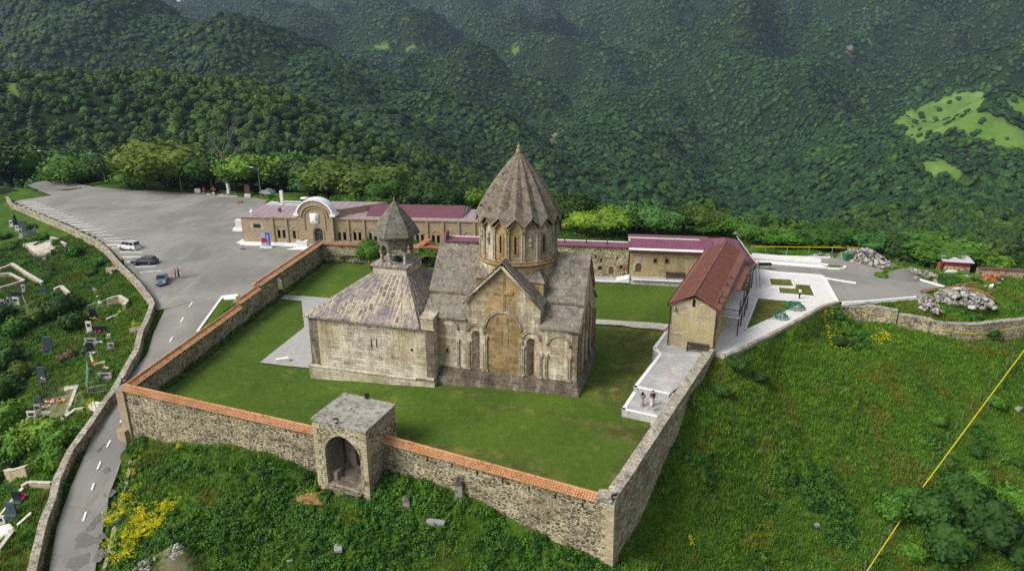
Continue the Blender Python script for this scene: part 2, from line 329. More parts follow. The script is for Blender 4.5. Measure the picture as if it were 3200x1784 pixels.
def grassmat(name, cols, dry=None, dry_amt=0.0, dry_scale=0.15, fine=7.0, soil=None):
    m = NM(name); pos = m.world()
    c = m.ramp(m.noise(pos, 0.12, 5, 0.6, 0.4), [(0.3, rgb(cols[0])), (0.5, rgb(cols[1])), (0.7, rgb(cols[2]))])
    c = m.mix(m.math('MULTIPLY', m.ramp(m.noise(pos, fine, 5, 0.75), [(0.35, W1), (0.58, K1)]), 0.65), c, rgb(cols[3]))
    c = m.mix(m.math('MULTIPLY', m.ramp(m.noise(pos, 1.3, 6, 0.7), [(0.45, K1), (0.68, W1)]), 0.5), c, rgb(cols[2]))
    if dry:
        d = m.ramp(m.noise(pos, dry_scale, 6, 0.7), [(0.62 - dry_amt, K1), (0.78 - dry_amt, W1)])
        c = m.mix(m.math('MULTIPLY', d, 0.75), c, rgb(dry))
    if soil:
        at = m.n('ShaderNodeAttribute'); at.attribute_name = 'soil'
        k = m.math('MULTIPLY', at.outputs['Fac'], m.ramp(m.noise(pos, 0.9, 6, 0.75), [(0.36, K1), (0.56, W1)]))
        c = m.mix(m.math('MULTIPLY', k, 0.85), c, m.mix(m.ramp(m.noise(pos, 0.5, 5, 0.7), [(0.45, K1), (0.6, W1)]), rgb(soil[0]), rgb(soil[1])))
    m.color(c); m.rough(0.95); m.b.inputs['Specular IOR Level'].default_value = 0.1
    m.bump(m.noise(pos, fine, 6, 0.8), 0.7, 0.12); return m.m
def leafmat(name, cols, trans=0.25, objvar=True, bark=None):
    m = NM(name); oi = m.n('ShaderNodeObjectInfo'); pos = m.world()
    a = m.ramp(oi.outputs['Random'], [(0.0, rgb(cols[0])), (0.4, rgb(cols[1])), (0.75, rgb(cols[2])), (1.0, rgb(cols[3]))]) if objvar else rgb(cols[1])
    c = m.mix(m.ramp(m.noise(pos, 0.55, 4, 0.6), [(0.35, K1), (0.65, W1)]), a, m.mix(1.0, a, (1.45, 1.4, 1.15, 1), 'MULTIPLY'))
    c = m.mix(m.math('MULTIPLY', m.ramp(m.noise(pos, 3.0, 3, 0.7), [(0.4, W1), (0.6, K1)]), 0.5), c, m.mix(1.0, c, (0.5, 0.55, 0.5, 1), 'MULTIPLY'))
    c = m.mix(m.ramp(m.noise(pos, 0.012, 5, 0.65), [(0.38, K1), (0.62, W1)]), m.mix(1.0, c, (0.78, 0.82, 0.95, 1), 'MULTIPLY'), m.mix(1.0, c, (1.22, 1.15, 0.9, 1), 'MULTIPLY'))
    m.color(c); m.rough(0.7); m.b.inputs['Specular IOR Level'].default_value = 0.2
    return m.m
def rockmat():
    m = NM('broken_limestone'); g = m.n('ShaderNodeNewGeometry'); c = m.ramp(g.outputs['Random Per Island'], [(0, rgb('504c44')), (.3, rgb('7c786f')), (.65, rgb('9f9b92')), (1, rgb('c4c1b9'))])
    c = m.mix(m.math('MULTIPLY', m.ramp(m.noise(m.world(), 3.5, 6, .75), [(.4, W1), (.58, K1)]), .6), c, rgb('57534a')); m.color(c); m.rough(.95); m.bump(m.noise(m.world(), 5, 6, .8), .8, .1); return m.m
M = {}
M['ashlar'] = ashlar('church_ashlar', 'c2b8a2', 'a89a80', '574c40', '4c4238', ochre='9c7c46', grime=0.66, white='e4dfd2')
M['ashlar_g'] = ashlar('narthex_ashlar', 'cdc5b3', 'b3a892', '675c4c', '4f453a', 0.8, 0.38, ochre='998a60', grime=0.5, seed=3.3, mortar='7d7460')
M['ashlar_o'] = ashlar('ochre_ashlar', 'a08358', '7f6848', '5c4c34', '433a2b', 0.8, 0.42, ochre='9c8044', grime=0.55, seed=5.1, white='a89872')
M['plinth'] = ashlar('plinth_stone', '766b5c', '574c40', '38312a', '322c26', 0.9, 0.36, grime=0.6, seed=1.2, mortar='9a917e', white='aaa290')
M['stone_lt'] = ashlar('carved_stone', 'a89f88', '948a72', '5a5141', '524a3b', 0.6, 0.5, grime=0.55, seed=2.2)
M['ashlar_m'] = ashlar('museum_tuff', 'a39379', '97876e', '7d6f5b', '7b6c55', 0.7, 0.36, ochre='9c8763', grime=0.25, seed=7.7, mortar='857462', white='a8957c')
M['ashlar_n'] = ashlar('range_ashlar', 'a59878', '958763', '6e6348', '6c5c42', 0.6, 0.36, ochre='a08c58', grime=0.35, seed=9.1, white='b5aa90')
M['ashlar_h'] = ashlar('house_ashlar', 'b3a98c', 'a0947a', '7f735a', '766a50', 0.7, 0.34, ochre='a39468', grime=0.25, seed=4.4, white='b8ac8c')
M['rubble'] = rubble('rubble_wall', ('3a382f', '5e5846', '948a70', '6f6852'), 'c0b394', 2.1, '3f5124', 0.045)
M['rubble_lt'] = rubble('rubble_wall_pale', ('4c4839', '80775f', 'ada184', '6e664f'), 'c4b898', 2.0, '4a5a2a', 0.05)
M['rubble_cem'] = rubble('cemetery_stone', ('9b9278', 'b5ab90', 'c4bba2', 'a69c80'), '6f6852', 3.2, None, 0.03)
M['lroof'] = lichen_roof('lichen_slab_roof', '827b6e', '6a645a', 'b0aa9a')
M['dome'] = lichen_roof('dome_slabs', '7b7062', '655b4e', 'a29a8a', '7a6236')
M['belroof'] = lichen_roof('belfry_slabs', '737062', '57554a', '9a9684', '7c5f2c', (0.5, 0.32))
M['concrete'] = lichen_roof('old_concrete', '9d998f', '949087', 'b5b0a4', '77725f', (40, 40))
M['slab'] = slab_roof('stone_slab_roof')
M['tile'] = tiles('clay_tiles'); M['tile_old'] = tiles('weathered_clay_tiles', 'b28a64', '9a704e', dark='5c4a3a')
M['maroon'] = metal_roof('maroon_metal_roof', '5e333d', 0.35, '683c46'); M['maroon_flat'] = metal_roof('maroon_flat_roof', '89757c', 1.6, '958288', 0.6, '9a8e90')
M['crimson'] = metal_roof('crimson_metal_roof', '683548', 0.62, '744052'); M['rust'] = metal_roof('brown_metal_roof', '774633', 0.9, '875440', 0.55, '8b6552')
M['orange'] = metal_roof('orange_metal_roof', '9a5a3c', 0.5, 'a86a48')
M['asphalt'] = asphalt('asphalt'); M['asphalt_road'] = asphalt('road_asphalt', '777573', '8f8c88')
M['white'] = plain('white_stone', 'd9d8d6', 0.6, 0.06); M['paint'] = plain('road_paint', 'd8d6d0', 0.7, 0.1, nscale=6)
M['cap'] = lichen_roof('parapet_cap', 'b5ac98', 'a0978a', 'cfc8b8', '77703f', (0.7, 0.5))
M['plaza'] = paving('plaza_paving', 'd6d4d1', 'cac7c4', 'adaaa7', 0.35, 0.2, 'bfbab4', 40)
M['terrace'] = paving('terrace_paving', 'a5a3a0', '969491', '7e7c79', 0.8, 0.4, 'c6c4c0')
M['setts'] = paving('grey_setts', 'a09e9b', '8b8986', 'b2afab', 0.45, 0.16, 'a3a09c')
M['path'] = paving('pale_flagstones', 'c4bdb0', 'aaa294', '8e8574', 0.5, 0.45, 'b9b1a3')
M['lawn'] = grassmat('mown_grass', ('3d531b', '485f1e', '566d23', '2b3f17'), '77773a', 0.03, 0.35, 6.0, ('4a4128', '77703c'))
M['ground'] = grassmat('wild_grass', ('2f4514', '3b5518', '4d6a20', '22340e'), '66702c', 0.02, 0.08, 3.0, ('77705a', '5f5c3c'))
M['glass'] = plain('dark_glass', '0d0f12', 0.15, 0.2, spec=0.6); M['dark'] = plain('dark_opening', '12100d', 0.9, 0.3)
M['wood_dk'] = plain('dark_timber', '352c28', 0.7, 0.3, nscale=4); M['wood'] = plain('weathered_timber', '5b4226', 0.8, 0.3, nscale=4)
M['wood_grey'] = plain('grey_planks', '6a6258', 0.85, 0.35, nscale=3); M['iron'] = plain('black_iron', '181818', 0.5, 0.2, 0.3); M['rail_y'] = plain('yellow_paint', 'b8ae2c', 0.5, 0.15); M['rail_b'] = plain('blue_paint', '5f8091', 0.5, 0.1)
M['pipe_y'] = plain('yellow_pipe_paint', 'c8b428', 0.5, 0.12); M['grey'] = plain('grey_metal', '77797b', 0.45, 0.1, 0.3); M['rust_pipe'] = plain('brown_gutter', '4c2a22', 0.5, 0.15)
M['plaster'] = plain('ochre_plaster', 'a08c5f', 0.85, 0.08, nscale=0.7)
M['green'] = plain('green_paint', '1f6a4e', 0.45, 0.12); M['bin'] = plain('green_bin', '2f6b3f', 0.5, 0.15)
M['marble'] = plain('grey_marble', '8f8d8c', 0.4, 0.15, nscale=5); M['granite'] = plain('black_granite', '23262c', 0.25, 0.25, spec=0.6); M['granite_b'] = plain('blue_granite', '3f4d55', 0.3, 0.2)
M['tuff_r'] = plain('red_tuff', '7c4a34', 0.9, 0.25, nscale=5); M['bark'] = plain('bark', '4a4136', 0.95, 0.35, nscale=5); M['limew'] = plain('limewash', 'c3c0b6', 0.9, 0.2, nscale=3)
M['dead'] = plain('dead_wood', '6a6156', 0.95, 0.3, nscale=4)
M['rock'] = rockmat(); M['gravel'] = plain('grey_gravel', '67645f', 0.95, 0.3, nscale=8)
M['soil'] = plain('bare_soil', '7c6238', 0.95, 0.3, nscale=2.5); M['dirt'] = plain('graveyard_dirt', '7a7365', 0.95, 0.15, nscale=2.5)
M['skin'] = plain('skin', 'b98a6c', 0.6, 0.05); M['hair_d'] = plain('dark_hair', '1d1713', 0.6, 0.1); M['hair_l'] = plain('auburn_hair', '7a5632', 0.6, 0.1)
M['leaf'] = leafmat('tree_leaves', ('2a4113', '334d16', '3c581b', '48641e'))
M['leaf_near'] = leafmat('belt_leaves', ('24400f', '34561a', '456a1c', '5a7a26'))
M['leaf_hazed'] = leafmat('haze_tinted_leaves', ('1a341b', '213e1b', '2b4a1f', '243e21'))  # far crowns: distance haze is put into the leaf colour as a bluer green
M['blossom'] = leafmat('white_blossom', ('8a9272', '9aa184', 'a6ab90', 'b0b59c'))
M['bush'] = leafmat('bush_leaves', ('2a4a12', '36581a', '45681d', '527523'))
M['grass_blade'] = leafmat('grass_blades', ('40621c', '4a7020', '567b24', '648229'))
M['weed'] = leafmat('weed_leaves', ('26451a', '31551a', '3e6420', '4b722a'))
M['yellow'] = leafmat('yellow_flowers', ('a8ac1c', 'c0bc20', 'ccc626', '98a01e'))
# ================================================================== terrain
def XY(p): return (float(p[0]), float(p[1]))
ZA, ZG, ZB, ZR = 1.4, 1.1, 1.0, 2.0
pA = G(392, 1203, ZA); pB = G(1905, 1553, ZB); pGL = G(975, 1334, ZG); pGR = G(1188, 1358, ZG); pRk = G(2222, 1085, ZR); pC = G(1000, 754, 2.2)
FWL = FR(pA, pGL); FWR = FR(pGR, pB)             # the two lengths of the front wall
def fb(u, v): f = FWL if u < 1100 else FWR; q = f.p(f.px(u, v, 0.4)[0], 0, 0.4); return (q[0], q[1], f.px(u, v, 0.4)[1])
RW = FR(pB, pRk)
def rb(u, v): q = PW(u, v, RW.p(0, 0, 0.6), RW.p(RW.len, 0, 0.6)); return (q[0], q[1], q[2])
def cpt(u, v, z): q = G(u, v, z); return (q[0], q[1], z)
road_z = lambda v: float(np.interp(v, [940, 1000, 1100, 1240, 1330, 1420, 1530, 1640, 1784, 2000], [-1, -1.3, -2.1, -3.6, -4.7, -5.7, -6.7, -7.6, -8.6, -9.8]))
ROAD_L = [(515, 968), (481, 1039), (462, 1100), (412, 1170), (376, 1239), (307, 1326), (266, 1418), (220, 1525), (179, 1643), (153, 1784), (135, 2000)]
ROAD_R = [(693, 928), (615, 1039), (396, 1382), (368, 1474), (340, 1546), (333, 1602), (307, 1714), (297, 1784), (285, 2000)]
CAP = [(21, 616), (35, 637), (80, 655), (147, 683), (217, 712), (304, 756), (328, 774), (367, 819), (430, 882), (472, 938), (476, 950), (455, 1008), (440, 1034), (426, 1095), (398, 1142), (378, 1181), (353, 1224), (327, 1254), (286, 1316), (220, 1408), (179, 1495), (164, 1561), (138, 1623), (118, 1704), (100, 1784), (80, 1950)]
capP = [G(u, v, road_z(v) + 0.75) for u, v in CAP]
roadL = [G(u, v, road_z(v)) for u, v in ROAD_L]; roadR = []
for u, v in ROAD_R: roadR.append(G(u, v, road_z(v)))
LOT_PX = [(490, 968), (482, 952), (483, 935), (430, 868), (372, 806), (335, 768), (300, 740), (217, 702), (147, 675), (85, 648), (45, 630), (60, 626), (115, 618), (161, 611), (120, 596), (87, 581), (110, 570), (150, 564), (175, 563), (240, 575), (300, 585), (420, 594), (590, 604), (700, 613), (800, 619), (838, 626), (835, 651), (900, 690)]
lotP = [G(u, v, -1) for u, v in LOT_PX]
LW = FR(pA, pC)
lotP += [G(1010, 775, -1.0), LW.p(LW.len - 1.0, -1, -0.3) - LW.n * 0.5, LW.p(LW.len * 0.60, -1, 0) - LW.n * 0.3, G(720, 935, -1)]
lotP += [G(693, 928, -1)]
roadP = [roadL[0]] + roadL[1:] + roadR[::-1] + [G(600, 950, -1)]
PLZ_PX = [(2224, 1096), (2228, 1106), (2266, 1113), (2349, 1074), (2464, 1017), (2572, 956), (2617, 944), (2576, 867), (2562, 861), (2356, 844), (2290, 850), (2190, 990)]
plzP = [G(u, v, 1.3) for u, v in PLZ_PX]
RLOT_PX = [(2300, 797), (2460, 801), (2593, 804), (2634, 811), (2765, 845), (2742, 859), (2804, 873), (2857, 870), (2946, 899), (2873, 909), (2900, 918), (2862, 930), (2712, 942), (2617, 945), (2576, 868), (2562, 862), (2356, 845), (2300, 845)]
rlotP = [G(u, v, 1.2) for u, v in RLOT_PX]
RET = [(530, 905), (740, 912), (1100, 972), (1110, 1015), (1420, 1055), (1480, 1090), (1650, 1115), (1850, 1125), (2060, 1115), (2200, 1095), (2380, 1080), (2513, 1068), (2750, 1020), (3000, 960)]
RETB = [(530, 985), (740, 1055), (1000, 1095), (1200, 1130), (1400, 1170), (1480, 1187), (1650, 1225), (1850, 1255), (2060, 1253), (2200, 1235), (2380, 1217), (2513, 1200), (2750, 1150), (3000, 1090)]
ZT = [1.0, 1.0, .9, .5, .5, .4, .3, .2, .2, .2, .2, .2, .2, .2]
retP = [G(2500 + x / 3.59, 700 + y / 3.59, z) for (x, y), z in zip(RET, ZT)]
retH = []
for i, (x, y) in enumerate(RETB):
    P = retP[min(i, len(retP) - 2)]; Q = retP[min(i, len(retP) - 2) + 1]
    retH.append(float(np.clip(PW(2500 + RET[i][0] / 3.59, 700 + RET[i][1] / 3.59 + (RETB[i][1] - RET[i][1]) / 3.59, P, Q)[2], -3.4, -1.2)))
cps = [cpt(u, v, -1) for u, v in LOT_PX] + [cpt(u, v, -1) for u, v in [(500, 700), (650, 720), (400, 640), (600, 850), (760, 780), (880, 700)]]
cps += [(p[0], p[1], p[2]) for p in roadL] + [(p[0], p[1], p[2]) for p in roadR]
cps += [(LW.p(t * LW.len, 0, -1.6)[0], LW.p(t * LW.len, 0, -1.6)[1], z) for t, z in ((.1, -3.6), (.25, -2.4), (.4, -1.6), (.6, -1), (.8, -1), (.98, -1))]
for i, p in enumerate(capP):                      # both sides of the road's parapet
    q = capP[min(i + 1, len(capP) - 1)] if i < len(capP) - 1 else capP[i]; r_ = capP[i - 1] if i else capP[0]
    d = (q - r_)[:2]; d = d / np.linalg.norm(d); n_ = np.array([d[1], -d[0]]);
    if n_[0] > 0: n_ = -n_
    cps += [(p[0] - n_[0] * .7, p[1] - n_[1] * .7, p[2] - .8), (p[0] + n_[0] * .8, p[1] + n_[1] * .8, p[2] - 2.6), (p[0] + n_[0] * 5, p[1] + n_[1] * 5, p[2] - 3.2)]
cps += [fb(*q) for q in [(440, 1352), (560, 1362), (700, 1395), (850, 1420), (975, 1465), (1200, 1470), (1350, 1510), (1500, 1570), (1600, 1618), (1700, 1665), (1800, 1710), (1890, 1765)]]
cps += [rb(*q) for q in [(1925, 1770), (1960, 1700), (2000, 1627), (2060, 1500), (2112, 1379), (2160, 1240)]] + [cpt(2212, 1140, 0.2)]
cps += [cpt(*q) for q in [(410, 1400, -6.2), (415, 1500, -7.0), (385, 1600, -7.8), (350, 1784, -8.8), (600, 1500, -5.3), (800, 1620, -5.5), (550, 1640, -6.2), (540, 1700, -5.6), (480, 1784, -7.4), (700, 1784, -7.6), (1000, 1600, -5.0),
    (1000, 1784, -7.2), (1300, 1650, -4.6), (1300, 1784, -6.8), (1500, 1700, -5.4), (1650, 1784, -6.9), (1850, 1784, -5.4), (1990, 1784, -6.2), (2150, 1784, -8.5), (2500, 1784, -13), (2900, 1784, -16), (3200, 1784, -18), (3500, 1784, -20),
    (2150, 1450, -3.4), (2300, 1500, -7.0), (2300, 1250, -2.2), (2500, 1400, -8), (2450, 1200, -4.2), (2800, 1500, -11.5), (3000, 1300, -9.5), (3200, 1100, -4.2), (3200, 1400, -12), (3500, 1300, -10), (2700, 1150, -4.6), (2900, 1130, -4.2),
    (2700, 1030, -2.4), (2900, 1060, -2.8), (3100, 1050, -2.8), (2600, 1000, -1.2), (2620, 1080, -3.2)]]
cps += [(p[0], p[1], h) for p, h in zip(retP, retH)]
cps += [cpt(*q) for q in [(2800, 950, .6), (2900, 960, .5), (3000, 980, .3), (3150, 960, .3), (3190, 900, .8), (3000, 860, 1), (3100, 870, 1), (2900, 850, 1), (2700, 800, .8), (2560, 790, 0.6), (2440, 785, 0.6), (3200, 870, .5), (3500, 900, 0)]]
cps += [(p[0], p[1], 1.2) for p in plzP] + [(p[0], p[1], 1.2) for p in rlotP]
cps += [cpt(u, v, z) for u, v, z in [(2290, 1130, 0.2), (2380, 1085, 0), (2480, 1035, -.2), (2590, 975, -.2), (2400, 1130, -2.2), (2550, 1060, -2.6)]]
cps += [cpt(*q) for q in [(0, 640, -3), (60, 700, -3.6), (120, 800, -4.2), (250, 880, -4.6), (60, 1000, -6.6), (0, 1200, -9.5), (200, 1150, -6.8), (120, 1350, -9.2), (0, 1500, -12), (20, 1784, -14), (0, 800, -5), (0, 900, -6), (-300, 900, -8), (-300, 1300, -13), (-300, 640, -5), (-300, 1784, -18)]]
cps += [cpt(*q) for q in [(0, 590, 0.2), (60, 560, 0.8), (-200, 570, 0.5), (100, 545, .5), (300, 570, -.6), (500, 585, -.8), (700, 600, -.8), (860, 605, .8), (900, 640, 1.2), (950, 620, 1.6), (1000, 630, .5), (900, 690, -1), (1100, 720, -1), (1300, 720, -1), (1500, 720, -1), (1800, 745, -1), (2100, 750, 0), (2300, 780, .8)]]
# beyond the plateau's rim the ground falls into the valley
for u, d, z in [(-300, 300, -8), (0, 290, -6), (300, 285, -8), (600, 270, -9), (900, 270, -12), (1100, 265, -20), (1300, 250, -26), (1600, 235, -28), (1900, 225, -26), (2200, 220, -22), (2500, 215, -24), (2800, 215, -26), (3200, 220, -30), (3500, 220, -34), (1300, 190, -5), (1600, 180, -5), (1900, 175, -4), (2200, 178, -3), (2500, 170, -4), (2800, 160, -5), (3100, 150, -5), (3400, 150, -7), (1050, 205, -3), (800, 225, -3), (500, 238, -3), (200, 245, -2)]:
    q = PR(u, 500, d); cps.append((q[0], q[1], z))
RIDGES = [  # crest points: pixel column, pixel row, distance
    ([(-500, 85, 700), (0, 130, 640), (400, 132, 600), (745, 182, 560), (1018, 310, 520), (1240, 435, 470), (1400, 560, 430), (1530, 650, 390)], .55),
    ([(150, -60, 1500), (690, 40, 1180), (960, 120, 1120), (1240, 240, 1020), (1490, 330, 920), (1800, 530, 760), (2050, 690, 600)], .60),
    ([(-600, -80, 1500), (0, 30, 1300), (300, 60, 1250), (560, 150, 1150), (800, 300, 900)], .5),
    ([(1500, 40, 2500), (1860, 200, 1750), (2110, 330, 1450), (2360, 500, 1150), (2500, 620, 900), (2600, 720, 700)], .62),
    ([(1180, 0, 2400), (1350, 130, 1800), (1560, 250, 1400), (1750, 360, 1200)], .6),
    ([(2900, -60, 2700), (2650, 160, 2100), (2450, 270, 1700), (2300, 370, 1450)], .62),
    ([(3600, 60, 1900), (3200, 190, 1600), (2950, 300, 1350), (2800, 420, 1150), (2780, 560, 950), (2850, 680, 720)], .52),
    ([(3900, 400, 1100), (3300, 480, 900), (3100, 620, 700), (3050, 740, 520)], .45),
    ([(-700, -120, 3300), (0, -60, 3100), (500, -25, 3300), (800, -8, 3500), (900, 6, 3600), (960, -6, 3500), (1300, -60, 3200), (2000, -130, 3000), (2600, -170, 2900), (3400, -180, 2800), (4000, -180, 2800)], .5),
    ([(700, 0, 2900), (950, 90, 2200), (1100, 180, 1700)], .42),
    ([(1850, -60, 2800), (2050, 60, 2300), (2250, 170, 1900)], .6),
    ([(2450, 270, 1700), (2600, 350, 1450), (2680, 460, 1200), (2640, 570, 1000)], .6), ([(3400, 300, 1400), (3080, 420, 1130), (2960, 540, 900), (3000, 660, 760)], .55), ([(1100, 330, 900), (1250, 470, 700), (1420, 600, 520)], .6), ([(1750, 360, 1200), (1900, 460, 1000), (2000, 600, 800)], .62), ([(2250, 170, 1900), (2350, 300, 1600), (2350, 420, 1350)], .62)]
RIDGE3 = [([PR(*q) for q in pts], s) for pts, s in RIDGES]
def far_h(x, y, warp=None):
    x = np.asarray(x, float); y = np.asarray(y, float); rr = np.hypot(x, y)
    base = np.interp(rr, [0, 250, 420, 600, 1200, 2000, 3000, 4500], [-30, -34, -80, -140, -250, -200, -40, 200])
    z = base.copy(); wx = 0 if warp is None else warp
    for pts, sl in RIDGE3:
        best = np.full(x.shape, -1e9)
        for a, b in zip(pts[:-1], pts[1:]):
            dx, dy = b[0] - a[0], b[1] - a[1]; t = np.clip(((x - a[0]) * dx + (y - a[1]) * dy) / (dx * dx + dy * dy), 0, 1)
            d = np.hypot(x - a[0] - t * dx, y - a[1] - t * dy); cz = a[2] + t * (b[2] - a[2])
            d2 = np.sqrt(d * d + 35 ** 2) - 35
            best = np.maximum(best, cz - sl * d2 * (1 + wx * .5))
        k = 14.0; m = np.maximum(z, best); z = m + k * np.log(np.exp((z - m) / k) + np.exp((best - m) / k)) - k * 0.1
    return z
ring = []
for u in range(-900, 4200, 150):
    for d in (300, 345):
        q = PR(u, 500, d); ring.append((q[0], q[1]))
rx = np.array(ring); rz = far_h(rx[:, 0], rx[:, 1])
keep = [i for i in range(len(ring))]
cps += [(rx[i, 0], rx[i, 1], rz[i]) for i in keep]
cps = np.array(cps, float)
D = np.hypot(cps[:, None, 0] - cps[None, :, 0], cps[:, None, 1] - cps[None, :, 1]) + np.eye(len(cps)) * -0.25
n_ = len(cps); Amat = np.zeros((n_ + 1, n_ + 1)); Amat[:n_, :n_] = D; Amat[:n_, n_] = 1; Amat[n_, :n_] = 1
wts = np.linalg.solve(Amat, np.append(cps[:, 2], 0))
def hs(x, y):
    x = np.asarray(x, float); y = np.asarray(y, float); sh = x.shape; xf = x.ravel(); yf = y.ravel(); out = np.empty(len(xf))
    for i in range(0, len(xf), 20000):
        sl = slice(i, i + 20000); out[sl] = np.hypot(xf[sl, None] - cps[None, :, 0], yf[sl, None] - cps[None, :, 1]) @ wts[:-1] + wts[-1]
    return out.reshape(sh)
def near_h(x, y):
    r = np.hypot(x, y); t = np.clip((r - 245) / 80, 0, 1); t = t * t * (3 - 2 * t)
    return hs(x, y) * (1 - t) + far_h(x, y) * t
# ---- courtyard outline (the outer ground stops under its walls)
cB = CH(-1, 44.5, 0)
pN1 = G(1304, 775, 1.6); pN2 = G(1967, 776, 5.0); 
COURT = [XY(pA), XY(pGL), XY(G(1075, 1225, 3.5)), XY(G(1237, 1262, 3.5)), XY(pGR), XY(pB), XY(pRk), XY(G(2224, 1098, 1.4)), XY(G(2250, 1060, 1.3)), XY(G(2340, 885, 1.3)), XY(G(2340, 855, 1.3)), XY(CH(3, 50, 0)), XY(CH(-30, 47.5, 0)), XY(pC)]
def lawn_h(x, y):
    d = np.stack([np.asarray(x, float) - O0[0], np.asarray(y, float) - O0[1]], -1); a = d @ EX[:2]; b = d @ EY[:2]
    return np.interp(a, [-60, -33, -17, -6, 20], [-1.8, -1.8, -0.75, 0.0, 0.0]) + np.interp(b, [-30, 14, 50], [0, 0, 0.0])
SHEETS = [np.array([XY(p) for p in P]) for P in (lotP, roadP, plzP, rlotP)]
# ---- near ground grid
cell = 0.7; gx = np.arange(-190, 190, cell); gy = np.arange(22, 262, cell); X, Y = np.meshgrid(gx, gy); Z = near_h(X, Y)
def fbm(x, y, s, o=4, seed=0.0):
    v = 0; a = 1.0
    for k in range(o): v += a * noise.noise(Vector((x * s + seed, y * s - seed, seed * 1.3 + k * 7))); a *= 0.5; s *= 2.03
    return v
ins = np.zeros(X.shape, bool); dmin = np.full(X.shape, 99.0)
for S in SHEETS:
    i_ = inpoly(X, Y, S); d_ = dist_poly(X, Y, S); ins |= i_; dmin = np.minimum(dmin, np.where(i_, 0, d_))
NZ = np.zeros(X.shape)
for i in range(X.shape[0]):
    for j in range(X.shape[1]):
        if abs(X[i, j]) < 0.85 * Y[i, j] + 15: NZ[i, j] = fbm(X[i, j], Y[i, j], 0.16, 4, 3.3)
Zg = Z + NZ * 0.75 * np.clip(dmin / 3.5, 0.0, 1)
Zg = np.where(dmin < 0.9, Z - 0.25, Zg)
for S in SHEETS[2:]: Zg = np.where(inpoly(X, Y, S) | (dist_poly(X, Y, S) < .6), 1.0, Zg)
Zg = Zg + 0 * Z; Zg = np.where((dmin >= 0.9), Zg + 0.02, Zg)
incourt = inpoly(X, Y, COURT)
mb = MB(); nyy, nxx = X.shape
vs = np.stack([X.ravel(), Y.ravel(), Zg.ravel()], 1)
idx = np.arange(nyy * nxx).reshape(nyy, nxx)
q = np.stack([idx[:-1, :-1], idx[:-1, 1:], idx[1:, 1:], idx[1:, :-1]], -1).reshape(-1, 4)
cc = incourt[:-1, :-1] & incourt[:-1, 1:] & incourt[1:, 1:] & incourt[1:, :-1]
vis = (np.abs(X[:-1, :-1]) < 0.9 * Y[:-1, :-1] + 22)
q = q[(~cc & vis).ravel()]
def gridmesh(name, vs, q, mat, kind='structure', attr=None, smooth=True):
    used = np.unique(q); remap = np.full(len(vs), -1); remap[used] = np.arange(len(used)); q2 = remap[q]
    me = bpy.data.meshes.new(name); me.vertices.add(len(used)); me.vertices.foreach_set('co', vs[used].astype('f').ravel())
    k = q2.shape[1]; me.loops.add(q2.size); me.loops.foreach_set('vertex_index', q2.ravel().astype('i')); me.polygons.add(len(q2))
    me.polygons.foreach_set('loop_start', np.arange(0, q2.size, k).astype('i')); me.polygons.foreach_set('loop_total', np.full(len(q2), k, 'i'))
    if smooth: me.polygons.foreach_set('use_smooth', np.ones(len(q2), bool))
    if attr:
        for nm, val in attr.items(): at = me.attributes.new(nm, 'FLOAT', 'POINT'); at.data.foreach_set('value', val[used].astype('f'))
    me.update(); me.validate(); me.materials.append(mat); o = bpy.data.objects.new(name, me); COL.objects.link(o); return tag(o, kind=kind) if kind else o
for _P in [np.array([XY(p) for p in (G(969.5, 1306, 3.5), G(1143, 1348, 3.5), G(1237, 1262, 3.5), G(1075, 1225, 3.5))])]: Zg = np.where(inpoly(X, Y, _P) & (dist_poly(X, Y, _P) > .25), -6.0, Zg)
vs[:, 2] = Zg.ravel()
# bare patches: the mound top, the graveyard's dirt
soil = np.zeros(X.shape)
for (u, v, z, r_) in [(530, 1730, -5.6, 2.4), (470, 1790, -6.4, 2.6), (250, 1270, -7.4, 3.0), (130, 1320, -8.6, 4.0), (210, 1230, -7.2, 3)]:
    p = G(u, v, z); soil = np.maximum(soil, np.clip(1.6 - np.hypot(X - p[0], (Y - p[1])) / r_, 0, 1))
ground = gridmesh('ground', vs, q, M['ground'], attr={'soil': soil.ravel()})
def ground_z(x, y):
    fx = np.clip((np.asarray(x) - gx[0]) / cell, 0, len(gx) - 1.001); fy = np.clip((np.asarray(y) - gy[0]) / cell, 0, len(gy) - 1.001)
    i = fy.astype(int); j = fx.astype(int); a = fy - i; b = fx - j
    return Zg[i, j] * (1 - a) * (1 - b) + Zg[i + 1, j] * a * (1 - b) + Zg[i, j + 1] * (1 - a) * b + Zg[i + 1, j + 1] * a * b
def gz(x, y): return float(ground_z(np.array(x, float), np.array(y, float)))
def on_ground(u, v, z0=-1.0, it=12):
    z = z0
    for _ in range(it): p = G(u, v, z); z = 0.5 * z + 0.5 * gz(p[0], p[1])
    p = G(u, v, z); p[2] = gz(p[0], p[1]); return p
